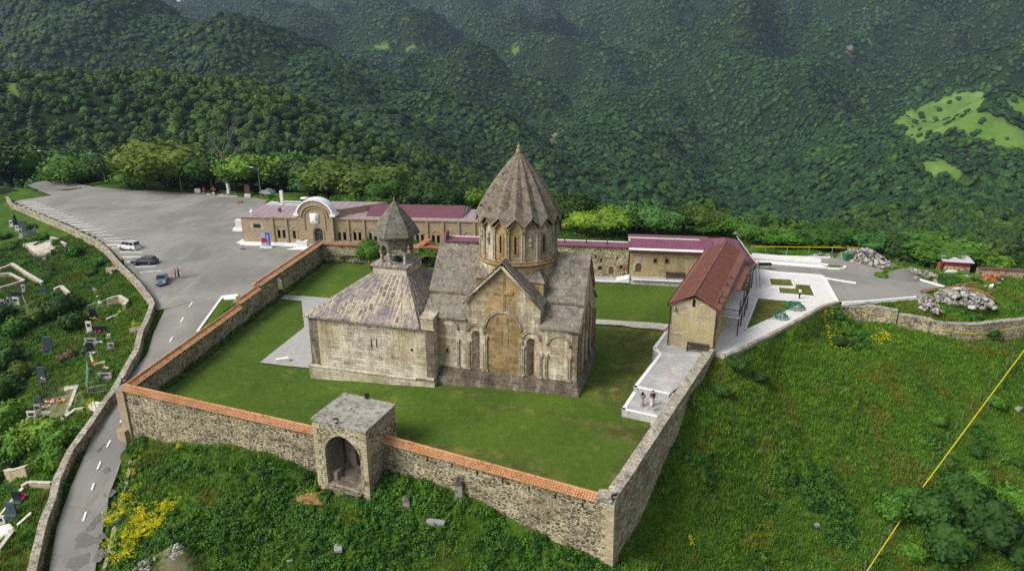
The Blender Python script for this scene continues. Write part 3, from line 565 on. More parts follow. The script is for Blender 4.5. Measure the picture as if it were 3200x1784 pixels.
# ---- flat sheets
def sheet(name, poly, zf, mat, step=2.0, attr=None, kind='structure'):
    poly = np.array([XY(p) for p in poly]); x0, y0 = poly.min(0); x1, y1 = poly.max(0)
    px_, py_ = np.meshgrid(np.arange(x0 + step / 2, x1, step), np.arange(y0 + step / 2, y1, step)); px_ = px_.ravel(); py_ = py_.ravel()
    m = inpoly(px_, py_, poly) & (dist_poly(px_, py_, poly) > step * 0.35)
    pts = [Vector(p) for p in poly] + [Vector((a, b)) for a, b in zip(px_[m], py_[m])]
    n = len(poly); res = delaunay_2d_cdt(pts, [(i, (i + 1) % n) for i in range(n)], [list(range(n))], 1, 1e-5)
    v2 = np.array([tuple(p) for p in res[0]]); z = zf(v2[:, 0], v2[:, 1]) if callable(zf) else np.full(len(v2), zf)
    v3 = np.column_stack([v2, z]); at = None
    if attr: at = {k: f(v2[:, 0], v2[:, 1]) for k, f in attr.items()}
    return gridmesh(name, v3, np.array([list(f) for f in res[2] if len(f) == 3]), mat, kind, at)
sheet('parking_lot', lotP, hs, M['asphalt'], 1.6); sheet('road', roadP, lambda x, y: hs(x, y) + 0.012, M['asphalt_road' if 0 else 'asphalt'], 2.0)
sheet('plaza', plzP, lambda x, y: 1.3 + 0 * x, M['plaza'], 4.0); sheet('asphalt_yard', rlotP, lambda x, y: 1.22 + 0 * x, M['asphalt'], 4.0)
def soil_f(x, y):
    d = np.stack([x - O0[0], y - O0[1]], -1); a = d @ EX[:2]; b = d @ EY[:2]; s = np.zeros(len(x))
    for (ca, cb, ra, rb_) in [(6.5, 8, 5, 7), (4, 3, 4, 4), (5, 22, 6, 5), (6, 16.5, 8, 2.5), (-8, -13.5, 8, .8), (-2, -15, 4, .7), (6, -6, 3, 2), (-13, -1.5, 4, .6), (-40, 26, 4, 2)]:
        s = np.maximum(s, np.clip(1.35 - np.hypot((a - ca) / ra, (b - cb) / rb_), 0, 1))
    sk = [XY(G(u_, v_, -.1)) for u_, v_ in ((1500, 1270), (1620, 1278), (1760, 1302), (1900, 1335), (2020, 1362))]; s = np.maximum(s, np.clip(1.25 - dist_poly(x, y, sk, False) / .55, 0, 1)); s = np.maximum(s, .8 * np.clip(1.2 - np.abs(dist_poly(x, y, COURT) - 1.0) / 1.1, 0, 1) * (b < 44)); return s
sheet('lawn', COURT, lambda x, y: lawn_h(x, y) + np.array([0.10 * fbm(a, b, .12, 2, 9.) for a, b in zip(x, y)]), M['lawn'], 0.8, {'soil': soil_f})
# ---- far hills: polar sheet
nr, nth = 250, 430
rad = 238 * (4300 / 238) ** (np.arange(nr) / (nr - 1)); th = np.linspace(R(-56), R(56), nth)
RR, TT = np.meshgrid(rad, th, indexing='ij'); FX = RR * np.sin(TT); FY = RR * np.cos(TT)
wn = np.zeros(FX.shape); dn = np.zeros(FX.shape)
for i in range(nr):
    for j in range(nth):
        x, y = FX[i, j], FY[i, j]
        wn[i, j] = fbm(x, y, 1 / 300, 3, 1.5); dn[i, j] = .8 * fbm(x, y, 1 / 140, 3, 8.1) - 3.4 * abs(fbm(x, y, 1 / 460, 3, 5.7))
FZ = far_h(FX, FY, wn); amp = np.interp(RR, [238, 330, 650, 1000, 1500, 4300], [0, 1.5, 4, 32, 58, 90]); dn = dn - dn.mean() + .25; FZ = FZ + dn * amp
tb = np.clip((RR - 245) / 80, 0, 1); tb = tb * tb * (3 - 2 * tb); FZ = hs(FX, FY) * (1 - tb) + FZ * tb
FZ[0] -= 3.0; FZ[1] -= 1.0
# clearings: outlines in the photograph's pixels
CLEAR = [[(2790, 385), (2830, 350), (2870, 340), (2900, 318), (2980, 295), (3060, 282), (3085, 290), (3075, 340), (3150, 380), (3260, 440), (3260, 480), (3130, 470), (3080, 440), (3020, 425), (2990, 400), (2940, 420), (2860, 452), (2835, 440), (2815, 400)],
    [(2870, 500), (2940, 495), (3000, 530), (3010, 560), (2940, 550), (2890, 545)], [(1715, 592), (1760, 600), (1840, 630), (1870, 645), (1860, 655), (1780, 625), (1718, 618)],
    [(1150, 142), (1250, 148), (1370, 130), (1360, 145), (1260, 160), (1160, 152)], [(1570, 140), (1630, 150), (1645, 162), (1600, 165)], [(0, 262), (40, 258), (90, 275), (80, 305), (20, 300), (0, 290)],
    [(3110, 310), (3200, 300), (3260, 330), (3260, 400), (3160, 350)], [(930, 112), (990, 118), (1000, 128), (940, 124)]]
ROCK = [[(2950, 480), (3010, 460), (3070, 480), (3060, 510), (2990, 520)], [(1715, 420), (1745, 410), (1735, 470), (1715, 475)], [(2620, 138), (2670, 140), (2670, 158), (2625, 150)], [(1455, 205), (1490, 200), (1500, 218), (1460, 222)], [(2550, 240), (2580, 235), (2570, 250)], [(2790, 140), (2830, 150), (2820, 168), (2795, 160)]]
def far_lookup(x, y, A):
    r = np.hypot(x, y); t = np.arctan2(x, y); fi = np.clip(np.log(r / 238) / np.log(4300 / 238) * (nr - 1), 0, nr - 1.001); fj = np.clip((t - th[0]) / (th[1] - th[0]), 0, nth - 1.001)
    i = fi.astype(int); j = fj.astype(int); a = fi - i; b = fj - j
    return A[i, j] * (1 - a) * (1 - b) + A[i + 1, j] * a * (1 - b) + A[i, j + 1] * (1 - a) * b + A[i + 1, j + 1] * a * b
PU, PV = proj(FX, FY, FZ)
mead = np.zeros(FX.shape); rockm = np.zeros(FX.shape)
for c in CLEAR: mead[inpoly(PU, PV, c)] = 1
for c in ROCK: rockm[inpoly(PU, PV, c)] = 1
mead[RR < 260] = 0
def hillmat():
    m = NM('hill_ground'); pos = m.world(); a1 = m.n('ShaderNodeAttribute'); a1.attribute_name = 'meadow'; a2 = m.n('ShaderNodeAttribute'); a2.attribute_name = 'rock'
    c = m.mix(m.ramp(m.noise(pos, .03, 6, .7), [(.4, K1), (.6, W1)]), rgb('18240c'), rgb('203010'))
    g = m.mix(m.ramp(m.noise(pos, .02, 6, .7), [(.4, K1), (.62, W1)]), rgb('4b6826'), rgb('607c38'))
    c = m.mix(a1.outputs['Fac'], c, g); c = m.mix(m.math('MULTIPLY', a2.outputs['Fac'], m.ramp(m.noise(pos, .05, 6, .7), [(.4, K1), (.55, W1)])), c, rgb('7d7866'))
    m.color(c); m.b.inputs['Specular IOR Level'].default_value = 0.1; m.rough(1.0); return m.m
fv = np.stack([FX.ravel(), FY.ravel(), FZ.ravel()], 1); fi_ = np.arange(nr * nth).reshape(nr, nth)
fq = np.stack([fi_[:-1, :-1], fi_[:-1, 1:], fi_[1:, 1:], fi_[1:, :-1]], -1).reshape(-1, 4)[:, ::-1]
hills = gridmesh('hills', fv, fq, hillmat(), attr={'meadow': mead.ravel(), 'rock': rockm.ravel()})
# ================================================================== church
def hexpts(c, r, n, ph): return [(c[0] + r * math.cos(ph + 2 * math.pi * k / n), c[1] + r * math.sin(ph + 2 * math.pi * k / n)) for k in range(n)]
def chp(a0, a1, b0, b1): return [XY(CH(a0, b0, 0)), XY(CH(a1, b0, 0)), XY(CH(a1, b1, 0)), XY(CH(a0, b1, 0))]
def slabface(mb, pts, t=0.18):
    """a roof slab: the outline is its upper face, t its thickness downwards"""
    mb.extr(pts, (0, 0, -t))
church = thing('church', 'cream and ochre stone church with a folded conical dome and a carved gable cross', 'church', CH(-9, 6.6, 0))
m = MB()
for i, (d, z0, z1) in enumerate([(0.0, -1.4, .42), (-.28, .42, .8), (-.5, .8, 1.16), (-.66, 1.16, 1.5)]):
    m.prism(chp(-18.3 if i else -18.3, 0.1 + d * 0.62, 0.0 - d, 13.2 + d), z0, z1 + 0.001 * i)
m.build('plinth', M['plinth'], church)
aL, aR, aW, aE = -13.3, -4.6, -18.2, -0.35; bS, bN = .8, 12.4
fS = FR(CH(aW, bS, 0), CH(0, bS, 0)); sa = lambda a: a - aW
m = MB()
# south front with its two deep triangular niches cut in
nW, nE = arch(sa(-12.15), 1.5, 1.15, 4.9), arch(sa(-5.6), 1.5, 1.15, 4.7)
out = [(0, 1.4), (0, 7.6), (sa(aL), 7.6), (sa(aL), 9.7), (sa(-8.95), 14.25), (sa(aR), 9.7), (sa(aR), 7.6), (sa(aE), 7.6), (sa(aE), 1.4)]
tris = tessellate_polygon([[Vector((p[0], p[1], 0)) for p in l] for l in [out, nW, nE]]); flat = out + nW + nE
m.add([fS.p(a, z) for a, z in flat], tris)
for niche, ca in ((nW, -12.15), (nE, -5.6)):
    for i in range(len(niche) - 1):
        a, z = niche[i]; b_, z2 = niche[i + 1]; tip = sa(ca)
        m.poly([fS.p(a, z), fS.p(b_, z2), fS.p(tip, min(z2, 5.9), -.95), fS.p(tip, min(z, 5.9), -.95)])
    m.poly([fS.p(niche[0][0], 1.5), fS.p(niche[-1][0], 1.5), fS.p(sa(ca), 1.5, -.95)])
m.extr([CH(aE, bS, 1.4), CH(aE, bN, 1.4), CH(aE, bN, 7.6), CH(aE, 10.1, 9.35), CH(aE, 10.1, 9.95), CH(aE, 6.6, 14.4), CH(aE, 3.1, 9.95), CH(aE, 3.1, 9.35), CH(aE, bS, 7.6)], -EX * 0.6)
m.extr([CH(aW, bS, 1.4), CH(aW, bN, 1.4), CH(aW, bN, 7.6), CH(aW, 10.1, 9.35), CH(aW, 10.1, 9.95), CH(aW, 6.6, 14.4), CH(aW, 3.1, 9.95), CH(aW, 3.1, 9.35), CH(aW, bS, 7.6)], EX * 0.6)
m.extr([CH(aL, bN, 1.4), CH(aR, bN, 1.4), CH(aR, bN, 9.7), CH(-8.95, bN, 14.25), CH(aL, bN, 9.7)], -EY * 0.6)
m.poly([CH(aW, bN, 1.4), CH(aE, bN, 1.4), CH(aE, bN, 7.6), CH(aW, bN, 7.6)])
for b0 in (3.1, 10.1): m.poly([CH(aW, b0, 9.2), CH(aE, b0, 9.2), CH(aE, b0, 9.95), CH(aW, b0, 9.95)])
for a0 in (aL, aR): m.poly([CH(a0, bS, 7), CH(a0, bN, 7), CH(a0, bN, 9.7), CH(a0, bS, 9.7)])
m.build('wall', M['ashlar'], church)
# ochre-stained field inside the big blind arch, laid 2 cm proud
m = MB(); cen = sa(-8.9); bigarch = arch(cen, 1.56, 4.05, 7.35, 14)
panel(m, fS, bigarch, 0.02); n = len(bigarch); m.add([fS.p(a, z, .02) for a, z in bigarch] + [fS.p(a, z, -.05) for a, z in bigarch], [(i, (i + 1) % n, n + (i + 1) % n, n + i) for i in range(n)])
m.build('arch_field', M['ashlar_o'], church)
def moulding(mb, outline, d=.07, r=.07, fr=None, n=5):
    fr = fr or fS; mb.tube([fr.p(a, z, d) for a, z in outline], r, n)
m = MB()
for k, (c_, w_, h_, nn) in enumerate([(-8.9, 4.25, 7.45, 14), (-12.15, 1.9, 5.65, 10), (-5.6, 1.9, 5.5, 10), (-15.65, 2.5, 6.0, 10), (-2.45, 2.5, 5.35, 10)]):
    ol = arch(sa(c_), 1.55, w_, h_ - .05, nn)
    moulding(m, ol[1:-1], .08, .09); moulding(m, [(x + (0.17 if x > sa(c_) else -.17 if x < sa(c_) else 0) , z + (.16 if 2 < i < len(ol) - 3 else 0)) for i, (x, z) in enumerate(ol)][1:-1], .05, .06)
moulding(m, [(0.1, 7.45), (sa(aL), 7.45)], .06, .1); moulding(m, [(sa(aR), 7.45), (sa(aE), 7.45)], .06, .1)
for s in (0, 1):
    aa, bb = (aL, -8.95) if s == 0 else (-8.95, aR); za, zb = (9.55, 14.1) if s == 0 else (14.1, 9.55); moulding(m, [(sa(aa) + (-.25 if s == 0 else 0), za + .28), (sa(bb) + (0 if s == 0 else .25), zb + .28)], .32, .17)
m.build('arcade_moulding', M['stone_lt'], church, smooth=True)
for c_, z1 in [(-11.2, 4.9), (-13.1, 4.7), (-6.55, 4.9), (-4.5, 4.2), (-3.85, 4.2), (-1.2, 4.3), (-6.85, 5.6), (-10.95, 5.6), (-16.95, 4.9), (-14.4, 4.8)]:
    m = MB()
    for dx in (-.09, .09): m.tube([fS.p(sa(c_) + dx, 1.7, .1), fS.p(sa(c_) + dx, z1, .1)], .085, 6)
    p = fS.p(sa(c_), 1.5, .1); m.box(p, .5, .3, .22, fS.ang); p = fS.p(sa(c_), z1, .1); m.box(p, .46, .28, .3, fS.ang)
    m.build('pilaster', M['stone_lt'], church)
# cross relief over the big arch, with its stepped border
m = MB()
for k, (w_, d) in enumerate([(.52, .06), (.32, .1), (.12, .14)]):
    m.prism([(0, 0)] * 3, 0, 0) if 0 else None
    e = w_ / 2
    pts = [(cen - e, 9.1), (cen - e, 11.2 - .05), (cen - 1.15 - e * .1, 11.15 - e * .2), (cen - 1.15 - e * .1, 11.35 + e), (cen - e, 11.35 + e), (cen - e, 13.0), (cen + e, 13.0), (cen + e, 11.35 + e), (cen + 1.15 + e * .1, 11.35 + e), (cen + 1.15 + e * .1, 11.15 - e * .2), (cen + e, 11.15), (cen + e, 9.1)]
    m.extr([fS.p(a, z, 0) for a, z in pts], fS.n * d)
m.build('cross_relief', M['ashlar'], church)
m = MB(); m.extr([fS.p(cen + .55 * math.cos(t), 8.05 + .5 * math.sin(t), .02) for t in np.linspace(0, 2 * math.pi, 13)[:-1]], fS.n * .08)
m.build('rosette', M['ashlar_o'], church)
def slit(parent, fr, a, z, w_, h_, frame=None, mat=None, d=.04):
    fm = MB(); fw_ = frame or w_ * .5
    wall_holes(fm, fr, [(a - w_ / 2 - fw_, z - fw_), (a - w_ / 2 - fw_, z + h_ + fw_), (a + w_ / 2 + fw_, z + h_ + fw_), (a + w_ / 2 + fw_, z - fw_)], [rect(a, z, w_, h_)], d, d - .012)
    l = [(a - w_ / 2 - fw_, z - fw_), (a - w_ / 2 - fw_, z + h_ + fw_), (a + w_ / 2 + fw_, z + h_ + fw_), (a + w_ / 2 + fw_, z - fw_)]
    fm.add([fr.p(x, y, d) for x, y in l] + [fr.p(x, y, 0) for x, y in l], [(i, (i + 1) % 4, 4 + (i + 1) % 4, 4 + i) for i in range(4)])
    o = fm.build('window', mat or M['stone_lt'], parent)
    pm = MB(); panel(pm, fr, rect(a, z, w_, h_), .014); pm.build('pane', M['dark'], o)
    return o
slit(church, fS, cen + .0, 5.3, .3, 1.95, .42, M['ashlar_o'], .07)
slit(church, fS, sa(-15.75), 3.3, .22, .5, .2, M['ashlar_o'])
# east front: blind arcade seen at a glancing angle
fE = FR(CH(aE, bS, 0), CH(aE, bN, 0)); m = MB()
for c_, h_, w_ in [(1.1, 5.0, 1.4), (3.3, 5.6, 2.3), (5.9, 7.4, 2.6), (8.5, 5.6, 2.3), (10.6, 5.0, 1.4)]:
    ol = arch(c_, 1.6, w_, h_, 10); moulding(m, ol, .09, .11, fE)
moulding(m, [(0, 7.3), (2.3, 9.1)], .06, .1, fE); moulding(m, [(2.3, 9.75), (5.8, 14.1)], .06, .12, fE); moulding(m, [(5.8, 14.1), (9.3, 9.75)], .06, .12, fE)
m.build('east_arcade', M['ashlar_o'], church, smooth=True)
for c_ in (2.2, 4.6, 7.1, 9.5):
    nm = MB(); panel(nm, fE, arch(c_, 1.7, .55, 4.2), .012); nm.build('niche', M['plinth'], church)
slit(church, fE, 5.8, 5.5, .3, 1.9, .4, M['ashlar_o'], .06)
# roofs
def gable_roof(name, parent, mat, P, Q, half, zr, ze, t=.2, over=.0):
    """ridge from P to Q (xy), half width, ridge and eave heights"""
    P = np.array([P[0], P[1], 0.]); Q = np.array([Q[0], Q[1], 0.]); d = (Q - P) / np.linalg.norm(Q - P); s = np.array([-d[1], d[0], 0]); m = MB()
    for sg in (1, -1):
        m.extr([P + EZ * zr, Q + EZ * zr, Q + s * sg * half + EZ * ze, P + s * sg * half + EZ * ze], (0, 0, -t))
    return m.build(name, mat, parent)
gable_roof('nave_roof', church, M['lroof'], CH(-18.65, 6.6, 0), CH(-.12, 6.6, 0), 3.75, 14.85, 10.1)
gable_roof('transept_roof', church, M['lroof'], CH(-8.95, .5, 0), CH(-8.95, 12.7, 0), 4.65, 14.95, 10.15, .13)
for a0, a1 in ((-18.6, aL), (aR, -.15)):
    for b0, b1 in ((.5, 3.1), (12.7, 10.1)):
        m = MB(); m.extr([CH(a0, b0, 7.72), CH(a1, b0, 7.72), CH(a1, b1, 9.5), CH(a0, b1, 9.5)], (0, 0, -.16)); m.build('aisle_roof', M['lroof'], church)
# square base under the drum with its four small hipped shoulders
dc = CH(-8.75, 6.6, 0); m = MB(); m.prism(chp(-12.75, -4.75, 2.7, 10.5), 9, 12.15); m.build('drum_base', M['ashlar_o'], church)
PH = R(-90 + 16.2 - 16.2 + 6.0)      # columns of the drum
for sa_, sb_ in ((-1, -1), (1, -1), (-1, 1), (1, 1)):
    m = MB(); c4 = [CH(-8.75 + sa_ * 4.2, 6.6 + sb_ * 4.1, 12.2), CH(-8.75 + sa_ * 1.2, 6.6 + sb_ * 4.1, 12.2), CH(-8.75 + sa_ * 4.2, 6.6 + sb_ * 1.2, 12.2)]; top = CH(-8.75 + sa_ * 2.8, 6.6 + sb_ * 2.7, 14.15); inn = CH(-8.75, 6.6, 12.2)
    m.add([*c4, top, inn], [(0, 1, 3), (0, 3, 2), (1, 4, 3), (2, 3, 4), (0, 2, 4, 1)]); m.build('shoulder_roof', M['lroof'], church)
RD = 4.42
m = MB(); m.lathe(XYZ := (dc[0], dc[1], 0), [(RD + .1, 11.5), (RD + .1, 14.1), (RD - .02, 14.5)], 32, PH); 
cols = [PH + 2 * math.pi * k / 16 for k in range(16)]
cp2 = [(dc[0] + RD * math.cos(t), dc[1] + RD * math.sin(t)) for t in cols]
for k in range(16):
    P, Q = cp2[k], cp2[(k + 1) % 16]; f = FR(P, Q); L = f.len
    m.poly([f.p(0, 14.2), f.p(L, 14.2), f.p(L, 18.3), f.p(L / 2, 19.25), f.p(0, 18.3)])
drum = m.build('drum', M['ashlar'], church)
m = MB(); 
for r_, z, rr_ in ((RD + .28, 14.15, .16), (RD + .2, 14.42, .1)):
    pts = [(dc[0] + r_ * math.cos(t), dc[1] + r_ * math.sin(t), z) for t in np.linspace(0, 2 * math.pi, 49)]; m.tube(pts, rr_, 6, False)
m.build('drum_cornice', M['ashlar_o'], church, smooth=True)
for t in cols:
    m = MB()
    for dt in (-.028, .028):
        x, y = dc[0] + (RD + .05) * math.cos(t + dt), dc[1] + (RD + .05) * math.sin(t + dt); m.tube([(x, y, 14.5), (x, y, 17.9)], .12, 6)
    x, y = dc[0] + (RD + .05) * math.cos(t), dc[1] + (RD + .05) * math.sin(t); m.box((x, y, 14.3), .34, .62, .3, t); m.box((x, y, 17.75), .34, .62, .4, t)
    m.build('drum_column', M['stone_lt'], church)
m = MB()
for k in range(16):
    P, Q = cp2[k], cp2[(k + 1) % 16]; f = FR(P, Q); L = f.len; sg = -1 if (f.n @ (np.array([P[0], P[1], 0]) - dc)) < 0 else 1
    for a, b_ in (((.0, 18.1), (L / 2, 19.1)), ((L / 2, 19.1), (L, 18.1))):
        for o_, r_ in ((.12, .12), (.24, .08)): m.tube([f.p(a[0], a[1] - o_ + .1, sg * (.02 + o_)), f.p(b_[0], b_[1] - o_ + .1, sg * (.02 + o_))], r_, 5)
m.build('gablet_moulding', M['ashlar_o'], church)
fvis = []
for k in range(16):
    P, Q = cp2[k], cp2[(k + 1) % 16]; f = FR(P, Q)
    if f.n @ (np.array([P[0], P[1], 0]) - dc) < 0: f = FR(Q, P)
    if f.p(0, 0)[1] < dc[1]: fvis.append((f.p(f.len / 2, 0)[0], f))
fvis.sort(key=lambda t: t[0]); fvis = [f for _, f in fvis]
for i, f in enumerate(fvis):
    L = f.len
    if i % 3 == 2 or i == 3: slit(drum, f, L / 2, 15.35, .24, 2.0, .22, M['ashlar_o'], .05)
    elif i == 5:
        fm = MB(); wall_holes(fm, f, [(L / 2 - .42, 16.6), (L / 2 - .42, 17.4), (L / 2 + .42, 17.4), (L / 2 + .42, 16.6)], [[(L / 2 + .12 * math.cos(t), 17 + .12 * math.sin(t)) for t in np.linspace(0, 6.28, 9)[:-1]]], .06, .05)
        fm.build('round_window', M['ashlar_o'], drum)
    else:   # worn carved figure in low relief
        fm = MB(); fm.blob(f.p(L / 2, 17.35, .06), .16, 1, 1, 1.2, 1, .2, i); fm.blob(f.p(L / 2, 16.85, .05), .26, 1, .9, 1.5, 1, .25, i + 3); fm.blob(f.p(L / 2, 16.3, .04), .22, 1, .8, 1.0, 1, .3, i + 7); fm.build('carving', M['plinth' if i % 2 else 'stone_lt'], drum, smooth=True)
# umbrella dome
m = MB(); nseg = 7; vs = []; fs = []
apex = np.array([dc[0], dc[1], 26.25])
for k in range(32):
    t = PH + math.pi * k / 16; ridge = k % 2 == 1
    r0, z0 = (RD + .5, 19.4) if ridge else (RD + .58, 18.45)
    for j in range(nseg):
        s = j / (nseg - 1); rr_ = r0 * (1 - s) + .12 * s; zz = z0 + (26.2 - z0) * s; bul = math.sin(math.pi * s) * (.36 if ridge else .33); rr_ += bul
        vs.append((dc[0] + rr_ * math.cos(t), dc[1] + rr_ * math.sin(t), zz))
for k in range(32):
    for j in range(nseg - 1):
        a = k * nseg + j; b_ = ((k + 1) % 32) * nseg + j; fs.append((a, b_, b_ + 1, a + 1))
m.add(vs, fs); dome = m.build('dome_roof', M['dome'], church)
sm = dome.modifiers.new('thickness', 'SOLIDIFY'); sm.thickness = .16; sm.offset = -1
m = MB(); m.lathe((dc[0], dc[1], 26.05), [(.34, 0), (.28, .25), (.16, .4), (.2, .6), (.1, .75), (.06, 1.0)], 10); m.build('finial', M['ashlar_o'], church)
tuft = MB()
for k in range(34):
    t = PH + rng.uniform(-.2, math.pi + .2) + math.pi; t = R(-90) + rng.uniform(-1.35, 1.35); s = rng.uniform(.03, .8) ** 1.6; rr_ = (RD + .6) * (1 - s) + .1 + math.sin(math.pi * s) * .28; zz = 19.0 + 7.0 * s
    c_ = (dc[0] + rr_ * math.cos(t), dc[1] + rr_ * math.sin(t), zz)
    for q_ in range(5): p = np.array(c_) + rng.normal(0, .08, 3); d_ = rng.normal(0, .12, 3); tuft.poly([p, p + d_, p + d_ * .5 + np.array([0, 0, .2])])
tag(tuft.build('roof_weeds', M['weed'], church), kind='stuff')
# ================================================================== narthex (gavit)
nar = thing('narthex', 'square stone hall with patchwork slab roof and open belfry, left of the church', 'church hall', CH(-25.5, 6, -1))
gA0, gA1, gB0, gB1 = -33.2, -16.9, -.5, 13.6
m = MB(); m.prism(chp(gA0, gA1, gB0, .79), -3, 6.45); m.prism(chp(gA0, -18.25, .8, gB1), -3, 6.45); m.build('wall', M['ashlar_g'], nar)
m = MB(); m.prism(chp(gA0 - .35, gA1 + .02, gB0 - .32, gB0 - .003), -3, -.12); m.prism(chp(gA0 - .35, gA0 - .003, gB0, gB1), -3, -.12)
m.tube([CH(gA0 - .3, gB0 - .25, 0), CH(-19.2, gB0 - .25, 0.0), CH(-19.2, gB0 - .25, .25), CH(gA1, gB0 - .25, .25)], .2, 8); m.tube([CH(gA0 - .3, gB0 - .25, 0), CH(gA0 - .3, gB1, 0)], .2, 8)
m.build('plinth', M['ashlar_g'], nar)
for q_ in ((gA0 - .02, gA0 + 1.1, -.1), (gA1 - 1.0, gA1 + .03, .1)): m = MB(); m.prism(chp(q_[0], q_[1], gB0 - .035, gB0 - .004), q_[2], 6.4); m.build('corner_stones', M['plinth'], nar)
bx0, bx1, by0, by1, bz = -26.8, -22.0, 4.2, 9.0, 10.95
m = MB(); e = (gA0 - .5, -17.9, gB0 - .45, gB1 + .5, 6.62)
A_, B_, C_, D_ = CH(e[0], e[2], e[4]), CH(-18.4, e[2], e[4]), CH(-18.3, e[3], e[4]), CH(e[0], e[3], e[4])
a_, b_, c_, d_ = CH(bx0, by0, bz), CH(bx1, by0, bz), CH(bx1, by1, bz), CH(bx0, by1, bz)
B2 = CH(-18.05, .8, 6.9)
m.add([A_, B_, C_, D_, a_, b_, c_, d_] + [p - EZ * .2 for p in (A_, B_, C_, D_)], [(0, 1, 5, 4), (1, 2, 6, 5), (2, 3, 7, 6), (3, 0, 4, 7), (0, 1, 9, 8), (1, 2, 10, 9), (2, 3, 11, 10), (3, 0, 8, 11)]); m.build('roof', M['slab'], nar)
m = MB()   # raised seam ribs of the slab roof
for k in range(10):
    t = (k + .5) / 10; P = A_ * (1 - t) + B_ * t; Q = a_ * (1 - t) + b_ * t; m.tube([P + EZ * .0, Q + EZ * .0], .05, 4)
for k in range(11):
    t = (k + .5) / 11; P = D_ * (1 - t) + A_ * t; Q = d_ * (1 - t) + a_ * t; m.tube([P + EZ * .0, Q + EZ * .0], .05, 4)
    P = B_ * (1 - t) + C_ * t; Q = b_ * (1 - t) + c_ * t; m.tube([P + EZ * .0, Q + EZ * .0], .05, 4)
m.build('roof_seams', M['slab'], nar)
m = MB(); m.prism(chp(-18.55, -16.75, -.72, 1.0), 6.4, 6.62); m.prism(chp(-18.4, -16.85, -.6, .9), 6.6, 7.75); m.extr([CH(-18.5, -.7, 7.75), CH(-18.5, 1.0, 7.75), CH(-18.5, 1.0, 8.15), CH(-18.5, -.7, 7.85)], EX * 1.7); m.build('corner_block', M['ashlar_g'], nar)
fG = FR(CH(gA0, gB0, 0), CH(gA1, gB0, 0))
for a, z, w_, h_ in ((fG.px(1162, 1085)[0], fG.px(1162, 1085)[1], .17, 1.05), (fG.px(1178, 1086)[0], fG.px(1178, 1086)[1], .17, 1.05)): slit(nar, fG, a, z, w_, h_, .05, M['ashlar_g'], .02)
a, z = fG.px(1287, 1093); m = MB(); m.poly([fG.p(a - .2, z, .014), fG.p(a, z + .24, .014), fG.p(a + .2, z, .014), fG.p(a, z - .24, .014)]); m.build('opening', M['dark'], nar)
# re-used carved blocks set in the wall: thin dark outlines in relief
for k in range(46):
    a = rng.uniform(1.5, fG.len - 2.2); z = rng.choice([rng.uniform(4.2, 5.9), rng.uniform(1.5, 4.2)], p=[.7, .3]); w_ = rng.uniform(.3, .8); h_ = rng.uniform(.28, .6)
    p4 = [(a, z), (a, z + h_), (a + w_, z + h_ * rng.uniform(.8, 1.1)), (a + w_, z)]
    m = MB(); m.tube([fG.p(x, y, .004) for x, y in p4 + p4[:1]], .022, 4, False); m.build('carved_block', M['plinth'], nar)
# belfry
bc = CH(-24.4, 6.6, 0)
bel_base = MB(); bel_base.prism(chp(bx0 + .15, bx1 - .15, by0 + .15, by1 - .15), 10.0, 11.95); bb = bel_base.build('belfry_base', M['ashlar_g'], nar)
m = MB(); m.prism(chp(bx0 - .1, bx1 + .1, by0 - .1, by1 + .1), 11.95, 12.13); m.build('ledge', M['slab'], bb)
ph6 = R(-90) + R(40); hx = hexpts(bc, 2.05, 6, ph6); m = MB()
for k in range(6):
    P, Q = hx[k], hx[(k + 1) % 6]; f = FR(P, Q) ; L = f.len
    if f.n @ (np.array([P[0], P[1], 0]) - bc) < 0: f = FR(Q, P)
    wall_holes(m, f, [(0, 13.4), (0, 15.55), (L, 15.55), (L, 13.4), (L - .28, 13.4)] + [(L / 2 + (L / 2 - .28) * math.cos(t), 13.4 + .95 * math.sin(t)) for t in np.linspace(0, math.pi, 11)[1:-1]] + [(.28, 13.4)], [], 0.0, .38, True)
m.build('belfry_arches', M['belroof'], nar)
for (x, y) in hx:
    d_ = (np.array([x, y]) - bc[:2]) / 2.05; x, y = bc[0] + d_[0] * 1.85, bc[1] + d_[1] * 1.85; m = MB()
    m.lathe((x, y, 12.1), [(.3, 0), (.3, .16), (.2, .26), (.2, 1.05), (.33, 1.25), (.33, 1.42)], 8); m.build('belfry_column', M['stone_lt'], nar)
m = MB(); m.prism(hexpts(bc, 2.35, 6, ph6), 15.35, 15.7); m.build('belfry_cornice', M['ashlar_o'], nar)
m = MB(); vs = []; fs = []; prof = [(2.95, 15.55), (2.75, 16.15), (1.95, 17.4), (1.1, 18.4), (.35, 19.35), (.05, 19.7)]
for r_, z in prof: vs += [(p[0], p[1], z) for p in hexpts(bc, r_, 6, ph6)]
for j in range(5): fs += [(j * 6 + k, j * 6 + (k + 1) % 6, (j + 1) * 6 + (k + 1) % 6, (j + 1) * 6 + k) for k in range(6)]
fs += [tuple(range(6))[::-1], tuple(range(30, 36))]; m.add(vs, fs); m.build('belfry_roof', M['belroof'], nar)
m = MB(); m.lathe((bc[0], bc[1], 19.6), [(.12, 0), (.08, .2), (.14, .3), (.03, .55)], 8); m.build('belfry_finial', M['plinth'], nar)
m = MB(); m.lathe((bc[0], bc[1], 12.13), [(.6, 0), (.6, .25), (.85, .27), (.45, .55), (.1, .68)], 10); m.build('skylight', M['granite'], nar)
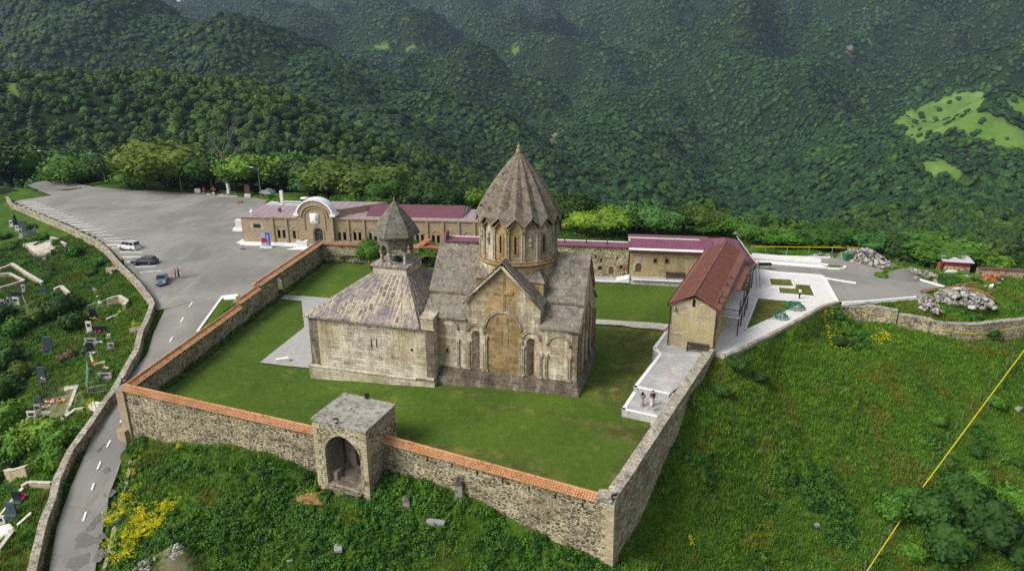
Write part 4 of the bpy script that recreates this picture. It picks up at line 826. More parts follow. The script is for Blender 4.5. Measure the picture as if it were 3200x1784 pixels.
# ================================================================== gatehouse
zg = 3.5; gFL, gFR, gBR, gBL = [G(u, v, zg) for u, v in ((969.5, 1306), (1143, 1348), (1237, 1262), (1075, 1225))]
gate = thing('gatehouse', 'square stone gatehouse with flat grey roof and deep archway in the front wall', 'gatehouse', (gFL + gFR) / 2 - EZ * 6)
cen4 = (gFL + gFR + gBR + gBL) / 4; ins_ = lambda p, k=.97: cen4 + (p - cen4) * k
m = MB(); m.extr([gFL, gFR, gBR, gBL], (0, 0, -.22)); m.build('roof', M['concrete'], gate)
iFL, iFR, iBR, iBL = [ins_(p) for p in (gFL, gFR, gBR, gBL)]; fg = FR(iFL, iFR); zb = -3.4
ac = fg.px(1066, 1365)[0]; aw = fg.px(1120, 1420)[0] - fg.px(1012, 1420)[0]; hole = arch(ac, zb, aw, 5.7, 12, .1); hw_ = aw / 2
m = MB(); wall_holes(m, fg, [(0, zb - 1.2), (0, zg - .2), (fg.len, zg - .2), (fg.len, zb - 1.2)], [hole], 0, .7)
for P, Q in ((iFR, iBR), (iBR, iBL), (iBL, iFL)): f = FR(P, Q); m.poly([f.p(0, -5.2), f.p(f.len, -5.2), f.p(f.len, zg - .2), f.p(0, zg - .2)])
m.build('wall', M['rubble_lt'], gate)
m = MB()
l1 = hole; l2 = arch(ac, zb, aw + .5, 5.98, 12, .1); vs = [fg.p(a, z, .05) for a, z in l1] + [fg.p(a, z, .05) for a, z in l2]; n = len(l1)
m.add(vs + [fg.p(a, z, 0) for a, z in l2], [(i, i + 1, n + i + 1, n + i) for i in range(n - 1)] + [(n + i, n + i + 1, 2 * n + i + 1, 2 * n + i) for i in range(n - 1)]); m.build('arch_ring', M['stone_lt'], gate)
m = MB()
for a in (.0, fg.len):
    for k in range(13):
        w_ = .55 if k % 2 else .85; zz = -4.2 + k * .56; 
        if rng.random() < .8: m = MB(); p = fg.p(a + (w_ / 2 if a == 0 else -w_ / 2), zz, -.2); m.box(p, w_, .5, .5, fg.ang); m.build('quoin', M['ashlar_h'], gate)
m = MB(); fi2 = FR(fg.p(0, 0, -2.6), fg.p(fg.len, 0, -2.6)); h2 = arch(ac + .45, zb + .75, 1.9, 4.0, 10, .2)
wall_holes(m, fi2, [(ac - hw_ - .2, zb - .5), (ac - hw_ - .2, 2.8), (ac + hw_ + .2, 2.8), (ac + hw_ + .2, zb - .5)], [h2], 0, .4)
for a in (ac - hw_ - .02, ac + hw_ + .02): m.poly([fg.p(a, zb - .5, -.6), fg.p(a, zb - .5, -2.6), fg.p(a, 2.8, -2.6), fg.p(a, 2.8, -.6)])
m.poly([fg.p(ac - hw_, 2.75, -.6), fg.p(ac + hw_, 2.75, -.6), fg.p(ac + hw_, 2.75, -2.6), fg.p(ac - hw_, 2.75, -2.6)]); m.build('passage', M['plinth'], gate)  # dark plinth stone puts the shade inside the archway into the colour
m = MB(); panel(m, fi2, h2, -.18)
for k in range(7): a = ac + .45 - .75 + k * .25; m.tube([fi2.p(a, zb + .8, -.16), fi2.p(a, zb + 3.6, -.16)], .02, 4)
m.build('door', M['wood_dk'], gate)
m = MB(); f = FR(fg.p(ac - hw_ + .06, 0, -.35), fg.p(ac - hw_ + .5, 0, -2.2)); l = [(0, zb + .8), (0, zb + 4.3), (.8, zb + 5.1), (1.7, zb + 4.6), (1.7, zb + .8)]; m.extr([f.p(a, z) for a, z in l], f.n * .09)
for k in range(6): m.tube([f.p(.15 + k * .28, zb + .9, .11), f.p(.15 + k * .28, zb + 4.4, .11)], .02, 4)
m.build('door', M['wood_grey'], gate)['label'] = 'weathered plank door leaf folded open against the side of the passage'
m = MB()
for k in range(4): p = fg.p(ac - .05, zb - .35 + k * .25, -.3 - k * .55); m.box(p, aw - .05, 1.3, .26, fg.ang)
m.box(fg.p(ac - hw_ + .45, zb - .1, -1.5), .6, 2.0, 1.2, fg.ang); m.build('steps', M['plinth'], gate)  # same dark stone, so the passage shade is coloured into the steps too
def spotlight(p, ang, label):
    t = thing('spotlight', label, 'floodlight', p, ang, 'floodlights on the monastery walls'); m = MB(); m.box((0, 0, 0), .3, .1, .05); m.tube([(0, 0, .03), (0, 0, .25)], .03, 5); m.build('bracket', M['iron'], t, local=True)
    m = MB(); m.hexa([(-.2, -.12, .2), (.2, -.12, .2), (.2, .1, .12), (-.2, .1, .12), (-.2, -.2, .5), (.2, -.2, .5), (.2, .02, .55), (-.2, .02, .55)]); m.build('housing', M['iron'], t, local=True)
    m = MB(); m.poly([(-.17, -.145, .23), (.17, -.145, .23), (.17, -.215, .48), (-.17, -.215, .48)]); m.build('glass', M['white'], t, local=True)
spotlight(G(1146, 1245, zg), 2.8, 'small dark floodlight on the rear edge of the gatehouse roof'); spotlight(G(1051, 1322, zg), 0, 'small twin floodlight on the front edge of the gatehouse roof')
spotlight(G(1917, 1560, ZB + .3), .3, 'floodlight on the corner pillar where the tiled wall meets the bare parapet'); spotlight(G(990, 740, 2.6), 3.0, 'white-faced floodlight on the far left corner of the courtyard wall'); spotlight(G(386, 1196, 2.0), 1.0, 'pale floodlight on the near left corner post of the courtyard wall')
# ================================================================== perimeter walls
def corrug(mb, fr, a0, a1, zr, ze, half, side, rows=3, pitch=.25, z1=None):
    """one slope of a tiled coping: rows of half-round tiles"""
    n = max(2, int((a1 - a0) / pitch)); z1 = 0 if z1 is None else z1
    for r in range(rows):
        s0, s1 = r / rows, (r + 1.04) / rows; vs = []; fs = []
        for k in range(n * 2 + 1):
            a = a0 + (a1 - a0) * k / (2 * n); h = .085 if k % 2 else .0; tz = z1 * (k / (2 * n))
            for s, e_ in ((s0, .0), (s1, .035)): vs.append(fr.p(a, zr + tz + (ze - zr) * s + h + e_, side * half * s))
        for k in range(n * 2): fs.append((2 * k, 2 * k + 1, 2 * k + 3, 2 * k + 2))
        mb.add(vs, fs)
def cwall(name, label, P, Q, zt0, zt1, th, zbase, matw, tile=None, parent=None, half=.75, drop=.42, cat='wall', capm=None, jag=0, seed=0, holes=()):
    root = parent or thing(name, label, cat, (P[0], P[1], 0)); f = FR(P, Q); L = f.len; m = MB(); N = max(2, int(L / 1.6))
    def zt(a): return zt0 + (zt1 - zt0) * a / L
    front = []; zb_ = lambda a: float(np.interp(a, np.linspace(0, L, len(zbase)), zbase)) if hasattr(zbase, '__len__') else zbase
    nz_ = lambda a: jag * noise.noise(Vector((a * .7 + seed, seed, 0)))
    tops = [(L * i / N, zt(L * i / N) + nz_(L * i / N)) for i in range(N + 1)]; bots = [(L * i / N, zb_(L * i / N)) for i in range(N + 1)]
    poly = bots + tops[::-1]
    if holes:
        wall_holes(m, f, [bots[0], tops[0], tops[-1], bots[-1]], list(holes), th / 2, th, True)
    else:
        for d in (th / 2, -th / 2): m.add([f.p(a, z, d + (.25 if z < -2 and d > 0 else 0) * 0) for a, z in bots + tops], [(i, i + 1, N + 2 + i, N + 1 + i) for i in range(N)])
        m.add([f.p(a, z, d) for d in (th / 2, -th / 2) for a, z in tops], [(i, i + 1, N + 2 + i, N + 1 + i) for i in range(N)])
        for a, b_ in ((0, 0), (N, 0)): m.poly([f.p(*bots[a], th / 2), f.p(*bots[a], -th / 2), f.p(*tops[a], -th / 2), f.p(*tops[a], th / 2)])
    m.build('masonry', matw, root)
    if tile:
        m = MB()
        for s in (1, -1): corrug(m, f, -.1, L + .1, zt0 + drop, zt0 + .06, half, s, z1=zt1 - zt0)
        m.tube([f.p(-.1, zt0 + drop + .1), f.p(L + .1, zt1 + drop + .1)], .1, 6)
        m.build('tile_coping', tile, root)
        m = MB(); m.extr([f.p(0, zt0, half * .8), f.p(0, zt0, -half * .8), f.p(0, zt0 + drop - .08, 0)], f.p(L, zt1 - zt0) - f.p(0, 0)); m.build('coping_bed', M['tile_old'], root)
    if capm:
        m = MB(); prev = None
        for i in range(N):
            a0, a1 = tops[i][0] + .02, tops[i + 1][0] - .02; z0, z1 = tops[i][1], tops[i + 1][1]; e_ = th / 2 + .06 + .03 * noise.noise(Vector((a0, seed, 2))); h = .14 + .05 * noise.noise(Vector((a0 * 2, 3, seed)))
            m.hexa([f.p(a0, z0 - .02, e_), f.p(a1, z1 - .02, e_), f.p(a1, z1 - .02, -e_), f.p(a0, z0 - .02, -e_), f.p(a0, z0 + h, e_), f.p(a1, z1 + h, e_), f.p(a1, z1 + h, -e_), f.p(a0, z0 + h, -e_)])
        m.build('coping', capm, root)
    return root, f
cwall('courtyard_wall', 'rubble wall with orange clay-tile coping running from the near left corner to the gatehouse', FWL.p(0, 0), FWL.p(FWL.len + .5, 0), ZA - .45, ZG - .45, .9, [-9.5, -7.2, -6.5, -6.5], M['rubble'], M['tile'])
w2, f2 = cwall('courtyard_wall', 'rubble wall with orange clay-tile coping and narrow loopholes running right from the gatehouse', FWR.p(-.6, 0), FWR.p(FWR.len - .9, 0), ZG - .45, ZB - .45, .9, [-5, -5, -6, -7], M['rubble'], M['tile'])
for u, v in ((1336, 1432), (1412, 1453), (1491, 1475), (1571, 1500), (1654, 1524), (1736, 1549), (1820, 1576)):
    a, z = f2.px(u, v, .45); m = MB(); m.box(f2.p(a, z - .28, .44), .16, .05, .5, f2.ang); m.build('loophole', M['dark'], w2)
# near left corner post with its stepped buttress
t = thing('corner_buttress', 'tall dressed-stone buttress at the near left corner of the courtyard wall beside the road', 'buttress', FWL.p(-.4, -8)); m = MB(); m.box(FWL.p(-.35, -9.5), 1.15, 1.3, 10.4, FWL.ang); m.box(FWL.p(-.75, -9.5, .5), 1.2, 1.3, 5.6, FWL.ang); m.build('pier', M['ashlar_m'], t)
m = MB(); m.box(FWL.p(-.35, .9), 1.35, 1.5, .22, FWL.ang); m.build('cap', M['concrete'], t)
# corner pillar on the right
t = thing('corner_pillar', 'stone corner pillar of the courtyard wall above the steep slope, at the lowest point of the picture', 'pillar', FWR.p(FWR.len, -6)); m = MB(); 
m.hexa([FWR.p(FWR.len - 1.0, -8, .75), FWR.p(FWR.len + .9, -8, .75), FWR.p(FWR.len + .9, -8, -1), FWR.p(FWR.len - 1.0, -8, -1), FWR.p(FWR.len - .85, .95, .5), FWR.p(FWR.len + .55, .95, .5), FWR.p(FWR.len + .55, .95, -.8), FWR.p(FWR.len - .85, .95, -.8)]); m.build('pier', M['rubble_lt'], t)
m = MB()
for k in range(18):
    w_ = 1.1 if k % 2 else .7; zz = -7.6 + k * .48; s = .28 * (1 - (zz + 8) / 9); m.box(FWR.p(FWR.len + .6 + s - w_ / 2, zz, .35 + s * .9), w_, .5, .42, FWR.ang)
m.build('quoins', M['ashlar_h'], t); m = MB(); m.box(FWR.p(FWR.len - .35, .94), 1.5, 1.5, .2, FWR.ang); m.build('cap', M['cap'], t)
cwall('parapet_wall', 'thick bare rubble wall with pale stone coping running away up the right side of the lawn', RW.p(.7, 0), RW.p(RW.len, 0), ZB - .1, ZR - .1, 1.0, [-7.2, -6, -4.5, -3, -2.5, -2], M['rubble_lt'], None, capm=M['cap'], jag=.12, seed=4)
# left wall: three stepped lengths
i1 = LW.px(743, 952)[0]; i2 = LW.px(801, 895)[0]
cwall('courtyard_wall', 'lowest length of the tiled wall beside the sloping road', LW.p(.4, 0), LW.p(i1, 0), ZA - .45, ZA - .6, .8, -4.5, M['rubble'], M['tile'])
cwall('courtyard_wall', 'short middle step of the tiled wall, just before the arched side door', LW.p(i1, 0), LW.p(i2, 0), ZA + .15, ZA + .15, .8, -3, M['rubble'], M['tile'])
ga, gzv = LW.px(872, 925); gz0 = -1.75
w3, f3 = cwall('courtyard_wall', 'highest length of the tiled wall with a small arched side door, beside the car park', LW.p(i2, 0), LW.p(LW.len, 0), ZA + .8, 1.85, .8, -3, M['rubble'], M['tile_old'], half=.85, holes=[arch(ga - i2, gz0, 1.5, 3.3, 8)])
m = MB(); fd = FR(f3.p(ga - i2 - .7, 0, 0), f3.p(ga - i2 - .7, 0, 1.3))
for k in range(7): m.tube([fd.p(.1 + k * .2, gz0 + .1), fd.p(.1 + k * .2, gz0 + 2.1)], .02, 4)
for z in (.15, 1.0, 2.05): m.tube([fd.p(.05, gz0 + z), fd.p(1.35, gz0 + z)], .03, 4)
m.build('gate', M['iron'], w3)
pN0 = G(1180, 762, 1.55)
cwall('courtyard_wall', 'tiled rubble wall closing the far left end of the lawn in front of the long arcaded building', pC, G(1310, 768, 1.9), 1.7, 1.45, .8, -3, M['rubble_lt'], M['tile_old'])
for k, (sx, lb) in enumerate([(i1, 'small gable-ended stone step block on the lower tiled wall'), (i2, 'gable-ended stone step block beneath the raised tiled wall')]):
    pass
# ================================================================== museum with arcaded front
MU = FR(G(762, 760, -1), G(762, 760, -1) + np.array([math.cos(R(-5.5)), math.sin(R(-5.5)), 0])); 
mus = thing('arcaded_building', 'long low tuff building with paired windows, a tall arched portal and flat maroon roofs', 'building', MU.p(20, -1))
def mx(u, v, d=0): return MU.px(u, v, d)
Lm = mx(1498, 760)[0] + 9; zt_ = mx(850, 681)[1]; zt_ = round(zt_, 2)
wins = [(497, 572, 350), (640, 715, 357), (1063, 1140, 370), (1208, 1282, 373), (1353, 1428, 378), (1500, 1570, 383), (1648, 1716, 388), (1795, 1868, 393), (1943, 2017, 400), (2090, 2160, 404), (2240, 2310, 408)]
zx = lambda x: 700 + x / 2.995
zy = lambda y: 590 + y / 2.995
holes = []; wl = []
for x0, x1, yt in wins:
    a0, a1 = mx(zx(x0), 720)[0], mx(zx(x1), 720)[0]; z1 = mx(zx((x0 + x1) / 2), zy(yt + 36))[1]; z0 = mx(zx((x0 + x1) / 2), zy(yt + 112))[1]; w_ = (a1 - a0) * .37
    for a in (a0 + w_ / 2, a1 - w_ / 2): holes.append(rect(a, z0, w_, z1 - z0)); wl.append((a, z0, w_, z1 - z0))
    wl[-1] = wl[-1] + ((a0 + a1) / 2, a1 - a0)
pa0, pa1 = mx(zx(700), 700)[0], mx(zx(1030), 700)[0]; zsh = mx(zx(870), zy(250))[1]; zap = mx(zx(870), zy(112))[1]; pc = (pa0 + pa1) / 2
m = MB(); outl = [(0, -1.4), (0, zt_), (Lm, zt_), (Lm, -1.4)]; wall_holes(m, MU, outl, holes, 0, .35)
m.poly([MU.p(0, -1.4), MU.p(0, zt_), MU.p(0, zt_, -11), MU.p(0, -1.4, -11)]); m.poly([MU.p(Lm, -1.4), MU.p(Lm, zt_), MU.p(Lm, zt_, -11), MU.p(Lm, -1.4, -11)]); m.poly([MU.p(0, -1.4, -11), MU.p(0, zt_, -11), MU.p(Lm, zt_, -11), MU.p(Lm, -1.4, -11)])
m.build('wall', M['ashlar_m'], mus)
for t_ in wl:
    a, z0, w_, h_ = t_[:4]; m = MB(); panel(m, MU, rect(a, z0, w_, h_), -.3); wo = m.build('window', M['glass'], mus)
    m = MB(); m.tube([MU.p(a, z0, -.28), MU.p(a, z0 + h_, -.28)], .03, 4); m.tube([MU.p(a - w_ / 2, z0 + h_ * .6, -.28), MU.p(a + w_ / 2, z0 + h_ * .6, -.28)], .03, 4); m.build('glazing_bar', M['iron'], wo)
    if len(t_) > 4:
        c_, ww = t_[4], t_[5]; m = MB(); ol = arch(c_, z0 + h_, ww + .15, (ww + .15) / 2 + .02, 10); m.tube([MU.p(x, z, .04) for x, z in ol], .07, 5); m.build('window_arch', M['ashlar_m'], mus)
m = MB()
for x in (455, 585, 1160, 1308, 1455, 1600, 1752, 1900, 2048, 2195, 2343): m = MB(); a = mx(zx(x), 700)[0]; m.box(MU.p(a, -1.4, .12), .45, .24, zt_ + 1.3, MU.ang); m.build('pilaster', M['ashlar_m'], mus)
a0, a1 = mx(zx(0), 700)[0], mx(zx(455), 700)[0]
m = MB(); m.extr([MU.p(-.15, zt_, .25), MU.p(Lm, zt_, .25), MU.p(Lm, zt_ + .2, -11), MU.p(-.15, zt_ + .2, -11)], (0, 0, .1)); m.build('flat_roof', M['maroon_flat'], mus)
m = MB(); 
for x0, x1 in ((455, 700), (1030, 2400)): a0, a1 = mx(zx(x0), 700)[0], mx(zx(x1), 700)[0]; m.extr([MU.p(a0, zt_ + .02, .28), MU.p(a1, zt_ + .02, .28), MU.p(a1, zt_ + .02, -.3), MU.p(a0, zt_ + .02, -.3)], (0, 0, .3))
m.build('parapet', M['ashlar_m'], mus)
# portal
m = MB(); dh = mx(zx(890), zy(360))[1]; d0 = mx(zx(850), 700)[0]; d1 = mx(zx(930), 700)[0]; dw = d1 - d0; hole = arch((d0 + d1) / 2, -.95, dw, dh + .95, 8)
rad_ = (pa1 - pa0) / 2 * .93; sp = zsh; outl = [(pa0, -1.4), (pa0, sp)] + [(pc - rad_ * math.cos(t), sp + (zap - sp) * math.sin(t)) for t in np.linspace(0, math.pi, 17)] + [(pa1, sp), (pa1, -1.4)]
wall_holes(m, MU, outl, [hole], .7, 2.2); m.add([MU.p(a, z, .7) for a, z in outl] + [MU.p(a, z, -1.4) for a, z in outl], [(i, (i + 1) % len(outl), len(outl) + (i + 1) % len(outl), len(outl) + i) for i in range(len(outl))])
portal = m.build('portal', M['ashlar_m'], mus)
m = MB(); P_ = [(pc - (rad_ + .12) * math.cos(t), sp + (zap - sp + .12) * math.sin(t)) for t in np.linspace(0, math.pi, 19)]; P2 = [(pc - (rad_ + .5) * math.cos(t), sp + .1 + (zap - sp + .42) * math.sin(t)) for t in np.linspace(0, math.pi, 19)]
for i in range(18): m.hexa([MU.p(*P_[i], .85), MU.p(*P_[i + 1], .85), MU.p(*P_[i + 1], -1.6), MU.p(*P_[i], -1.6), MU.p(*P2[i], .85), MU.p(*P2[i + 1], .85), MU.p(*P2[i + 1], -1.6), MU.p(*P2[i], -1.6)])
for s in (-1, 1): m.box(MU.p(pc + s * (rad_ + .35), sp - .05, -.35), 1.15, 2.6, .5, MU.ang)
m.build('arch_hood', M['white'], portal)
m = MB(); 
for r1, d in ((.8, .82), (.62, .76)): m.tube([MU.p(pc - rad_ * r1 * math.cos(t), sp - .2 + (zap - sp) * r1 * math.sin(t), d) for t in np.linspace(0, math.pi, 15)], .13, 5)
m.tube([MU.p(pc - rad_ * .62, 2.4, .76), MU.p(pc - rad_ * .62, sp - .2, .76)], .1, 5); m.tube([MU.p(pc + rad_ * .62, 2.4, .76), MU.p(pc + rad_ * .62, sp - .2, .76)], .1, 5)
ol = arch((d0 + d1) / 2, -.9, dw + .5, dh + 1.3, 10); m.tube([MU.p(x, z, .74) for x, z in ol], .09, 5); m.build('portal_moulding', M['ashlar_m'], portal)
m = MB(); zr0, zr1 = mx(zx(868), zy(332))[1], mx(zx(868), zy(225))[1]; wr = .95; ol = [(pc - wr, zr0 + .5), (pc - wr, zr1), (pc + wr, zr1), (pc + wr, zr0 + .5), (pc + .3, zr0), (pc - .3, zr0)]; m.extr([MU.p(a, z, .7) for a, z in ol], MU.n * .1)
m.blob(MU.p(pc, (zr0 + zr1) / 2, .8), .6, 1, .4, 1.6, 2, .4, 5); m.tube([MU.p(pc + .7 * math.sin(t * 2.2), zr0 + .4 + t * .5, .84) for t in np.linspace(0, 4.2, 14)], .09, 5); m.build('relief', M['white'], portal, smooth=True)
m = MB(); panel(m, MU, arch((d0 + d1) / 2, -.9, dw, dh + .9, 8), .3); dd = m.build('door', M['granite'], mus); m = MB()
for k in range(5): a = d0 + dw * (k + .5) / 5; m.tube([MU.p(a, -.85, .34), MU.p(a, dh - 1.0, .34)], .04, 4)
m.tube([MU.p(d0, dh - 1.0, .34), MU.p(d1, dh - 1.0, .34)], .05, 4); m.build('door_bars', M['grey'], dd)
m = MB(); a, z = mx(zx(308), zy(345)); m.extr([MU.p(x, y, .02) for x, y in rect(a, z - .45, 1.5, .85)], MU.n * .06); m.build('plaque', M['granite'], mus)
m = MB(); m.extr([MU.p(x, y, .003) for x, y in rect(a, z - .75, 3.0, 1.45)], MU.n * .02); m.build('plaque_surround', M['ashlar_h'], mus)
m = MB(); 
for k in range(2): m.extr([MU.p(-1.6 - k * .0 + k * .5, -1.05, 1.9 - k * .9), MU.p(mx(zx(1050), 700)[0], -1.05, 1.9 - k * .9), MU.p(mx(zx(1050), 700)[0], -1.05, -.2), MU.p(-1.6 + k * .5, -1.05, -2)], (0, 0, .2 + k * .22))
a = mx(zx(640), 700)[0]; m.add([MU.p(a - .5, -1.02, 4.2), MU.p(a + 6, -1.02, 4.2), MU.p(a + 6, -.6, 1.9), MU.p(a + 3, -.6, 1.9)], [(0, 1, 2, 3)]); m.build('base_steps', M['white'], mus)
# raised block and hall behind
m = MB(); m.extr([MU.p(pa1 - 1, -1, -4), MU.p(pa1 + 5.2, -1, -10.5), MU.p(pa1 - 1, -1, -10.5)], (0, 0, 0.01)); 
b1 = [PW(zx(1040), zy(285), MU.p(0, 0, -2.5), MU.p(9, 0, -2.5))]
m = MB(); q0, q1 = MU.p(pa1 - .3, 0, -1.6), MU.p(pa1 + 8.2, 0, -10.9); q2 = MU.p(pa1 - 4.3, 0, -10.9); zt2 = zt_ + 1.35
m.extr([q0 + EZ * zt_, q1 + EZ * zt_, q2 + EZ * zt_], (0, 0, 1.3)); m.build('rear_block', M['ashlar_m'], mus)
m = MB(); m.extr([q0 + EZ * zt2, q1 + EZ * zt2, q2 + EZ * zt2], (0, 0, .15)); m.build('rear_block_roof', M['maroon_flat'], mus)
e0, e1 = mx(zx(1330), zy(290), -2.5), mx(zx(2235), zy(315), -2.5); r0 = mx(zx(1385), zy(138), -9); r1 = mx(zx(2262), zy(160), -9); ze = zt_ + .15; zr_ = (r0[1] + r1[1]) / 2
m = MB(); m.extr([MU.p(e0[0], ze, -2.5), MU.p(e1[0], ze, -2.5), MU.p(r1[0], zr_, -9), MU.p(r0[0], zr_, -9)], (0, 0, -.15)); m.extr([MU.p(r0[0], zr_, -9), MU.p(r1[0], zr_, -9), MU.p(e1[0], ze, -15.5), MU.p(e0[0], ze, -15.5)], (0, 0, -.15)); m.build('hall_roof', M['maroon'], mus)
m = MB(); 
for a in (e0[0] + .3, e1[0] - .3): m.extr([MU.p(a, zt_, -2.7), MU.p(a, ze - .1, -2.7), MU.p(a, zr_ - .3, -9), MU.p(a, ze - .1, -15.3), MU.p(a, zt_, -15.3)], MU.u * .3)
m.extr([MU.p(e0[0] + .3, zt_, -2.7), MU.p(e1[0] - .3, zt_, -2.7), MU.p(e1[0] - .3, ze - .1, -2.7), MU.p(e0[0] + .3, ze - .1, -2.7)], -MU.n * .2); m.build('hall_wall', M['white'] if 0 else M['ashlar_n'], mus)
m = MB(); a, z = mx(zx(302), zy(262), -3); m.lathe(MU.p(a, zt_ + .2, -1.2), [(.1, 0), (.1, .3), (.38, .6), (.4, .9), (.15, 1.1), (.04, 1.6)], 10); m.build('roof_lamp', M['white'], mus)
m = MB(); m.box(MU.p(mx(zx(462), 700)[0] - .6, zt_ + .15, -5), .5, .5, .9, MU.ang); m.build('vent', M['maroon'], mus)
# white balustrade curving behind the roof
t = thing('balustrade', 'curved white balustrade with a tall end post behind the arcaded building', 'balustrade', G(880, 668, -1)); bp = [G(828, 660, 2.6), G(848, 654, 2.8), G(874, 657, 2.8)]
m = MB(); bl = [MU.p(mx(zx(x), zy(y), -12)[0], 0, -12) for x, y in ((400, 200), (440, 180), (520, 190))]
zbz = 3.4; P1 = MU.p(mx(zx(400), 660, -11.8)[0], 0, -11.8); P2 = MU.p(mx(zx(530), 660, -11.8)[0], 0, -12.4); P3 = MU.p(mx(zx(720), 660, -11.8)[0], 0, -12.4)
fb1 = FR(P1, P2); m.extr([fb1.p(0, -1), fb1.p(0, zt_ + .3), fb1.p(fb1.len * .35, zt_ + .95), fb1.p(fb1.len * .8, zt_ + .7), fb1.p(fb1.len, zt_ + .3), fb1.p(fb1.len, -1)], fb1.n * -.35); m.build('curved_wall', M['white'], t)
m = MB(); m.box(fb1.p(fb1.len + .3, -1), .62, .62, zt_ + 4.3, 0); m.build('end_post', M['white'], t)
m = MB(); fb2 = FR(P2, P3); m.box(fb2.p(fb2.len / 2, zt_ + .8), fb2.len, .35, .18, fb2.ang); m.box(fb2.p(fb2.len / 2, zt_ - .1), fb2.len, .3, .15, fb2.ang)
for k in range(16): m.lathe(fb2.p(.6 + k * (fb2.len - 1) / 16, zt_), [(.1, 0), (.15, .25), (.07, .55), (.11, .8)], 6)
m.box(fb2.p(fb2.len / 2, -1), fb2.len, .4, zt_ + .9, fb2.ang); m.build('balusters', M['white'], t)
# ================================================================== north range and refectory
NB = G(1960, 858, 1.0); nd = np.array([math.cos(R(-8)), math.sin(R(-8)), 0])
NR = FR(NB, NB + nd)
cells = thing('cell_range', 'long low rubble-stone range with small doors and a thin crimson roof, right behind the church', 'building', NB - nd * 10 - EZ)
z8x = lambda x: 1740 + x / 3.788
z8y = lambda y: 720 + y / 3.788
aC0 = NR.px(1391, 750)[0]; zCe = NR.px(1860, 770)[1]; zCr = NR.px(1900, 758, -2.2)[1]
def smallwin(parent, fr, u0, v0, u1, v1, mat, d=.0, pane='dark', archd=False, fw=.14, z0=None):
    a0, z1 = fr.px(u0, v0); a1, z2 = fr.px(u1, v1); a = (a0 + a1) / 2; w_ = abs(a1 - a0); z2 = z2 if z0 is None else z0; h_ = z1 - z2
    m = MB(); hl = arch(a, z2, w_, h_, 8) if archd else rect(a, z2, w_, h_); ol = arch(a, z2 - .0, w_ + 2 * fw, h_ + fw, 8) if archd else rect(a, z2 - fw, w_ + 2 * fw, h_ + 2 * fw)
    n1 = len(hl)
    if archd: m.add([fr.p(x, z, .06) for x, z in hl] + [fr.p(x, z, .06) for x, z in ol] + [fr.p(x, z, 0) for x, z in ol] + [fr.p(x, z, .01) for x, z in hl], [(i, i + 1, n1 + i + 1, n1 + i) for i in range(n1 - 1)] + [(n1 + i, n1 + i + 1, 2 * n1 + i + 1, 2 * n1 + i) for i in range(n1 - 1)] + [(i, i + 1, 3 * n1 + i + 1, 3 * n1 + i) for i in range(n1 - 1)])
    else: wall_holes(m, fr, ol, [hl], .06, .055)
    o = m.build('door' if archd else 'window', mat, parent); m = MB(); panel(m, fr, hl, .012); m.build('door_leaf' if archd else 'pane', M[pane], o); return o
def holes_for(fr, lst, depth): return [rect((fr.px(a, 0)[0] + fr.px(b, 0)[0]) / 2, c, d, e) for a, b, c, d, e in lst]
m = MB(); m.extr([NR.p(aC0, -1), NR.p(0, -1), NR.p(0, zCe), NR.p(aC0, zCe)], -NR.n * 2.1); m.build('wall', M['rubble_lt'], cells)
m = MB(); m.extr([NR.p(aC0, zCe, .35), NR.p(-.05, zCe, .35), NR.p(-.05, zCr, -2.2), NR.p(aC0, zCr, -2.2)], (0, 0, .12)); m.build('roof', M['crimson'], cells)
m = MB(); m.extr([NR.p(aC0, zCr, -2.2), NR.p(-.05, zCr, -2.2), NR.p(-.05, zCr + .2, -2.2), NR.p(aC0, zCr + .2, -2.2)], -NR.n * .3); m.build('roof_parapet', M['white'], cells)
m = MB(); m.extr([NR.p(aC0 - .2, zCe - .4, .4), NR.p(aC0 - .2, zCe + 1.2, -.2), NR.p(aC0 - .2, zCr + 1.3, -2.6), NR.p(aC0 - .2, zCe - .4, -2.6)], NR.u * .35); m.build('end_gable', M['crimson'], cells)
for x in (95, 350, 597, -380, -700):
    a, z = NR.px(z8x(x), z8y(145), -1.5); m = MB(); m.tube([NR.p(a, zCe + .1, -.9), NR.p(a, zCr + 1.0, -.9)], .11, 6); m.build('vent_pipe', M['rust_pipe'], cells)
smallwin(cells, NR, z8x(492), z8y(422), z8x(532), z8y(462), M['ashlar_o']); smallwin(cells, NR, z8x(742), z8y(411), z8x(778), z8y(456), M['ashlar_o'])
smallwin(cells, NR, z8x(616), z8y(425), z8x(672), z8y(515), M['stone_lt'], pane='wood', archd=True, fw=.3)
for x, y in ((715, 325), (460, 315), (522, 350)): a, z = NR.px(z8x(x), z8y(y)); m = MB(); m.box(NR.p(a, z - .25, .01), .25, .03, .5, NR.ang); m.build('slit', M['dark'], cells)
refec = thing('refectory', 'pale ashlar range with a bright crimson seamed roof and one arched timber door', 'building', NB + nd * 6 - EZ)
aR1 = NR.px(2205, 785)[0] + 1.5; zRe = NR.px(2080, 781)[1] - .1; zRr = NR.px(2080, 747.5, -5.2)[1]
m = MB(); m.extr([NR.p(.3, -1, .5), NR.p(aR1, -1, .5), NR.p(aR1, zRe, .5), NR.p(.3, zRe, .5)], -NR.n * 9.5); m.build('wall', M['ashlar_n'], refec)
m = MB(); m.extr([NR.p(.05, zRe, 1.0), NR.p(aR1, zRe, 1.0), NR.p(aR1, zRr, -4.7), NR.p(.05, zRr, -4.7)], (0, 0, .14)); m.extr([NR.p(.05, zRr, -4.7), NR.p(aR1, zRr, -4.7), NR.p(aR1, zRe, -10), NR.p(.05, zRe, -10)], (0, 0, .14)); m.build('roof', M['crimson'], refec)
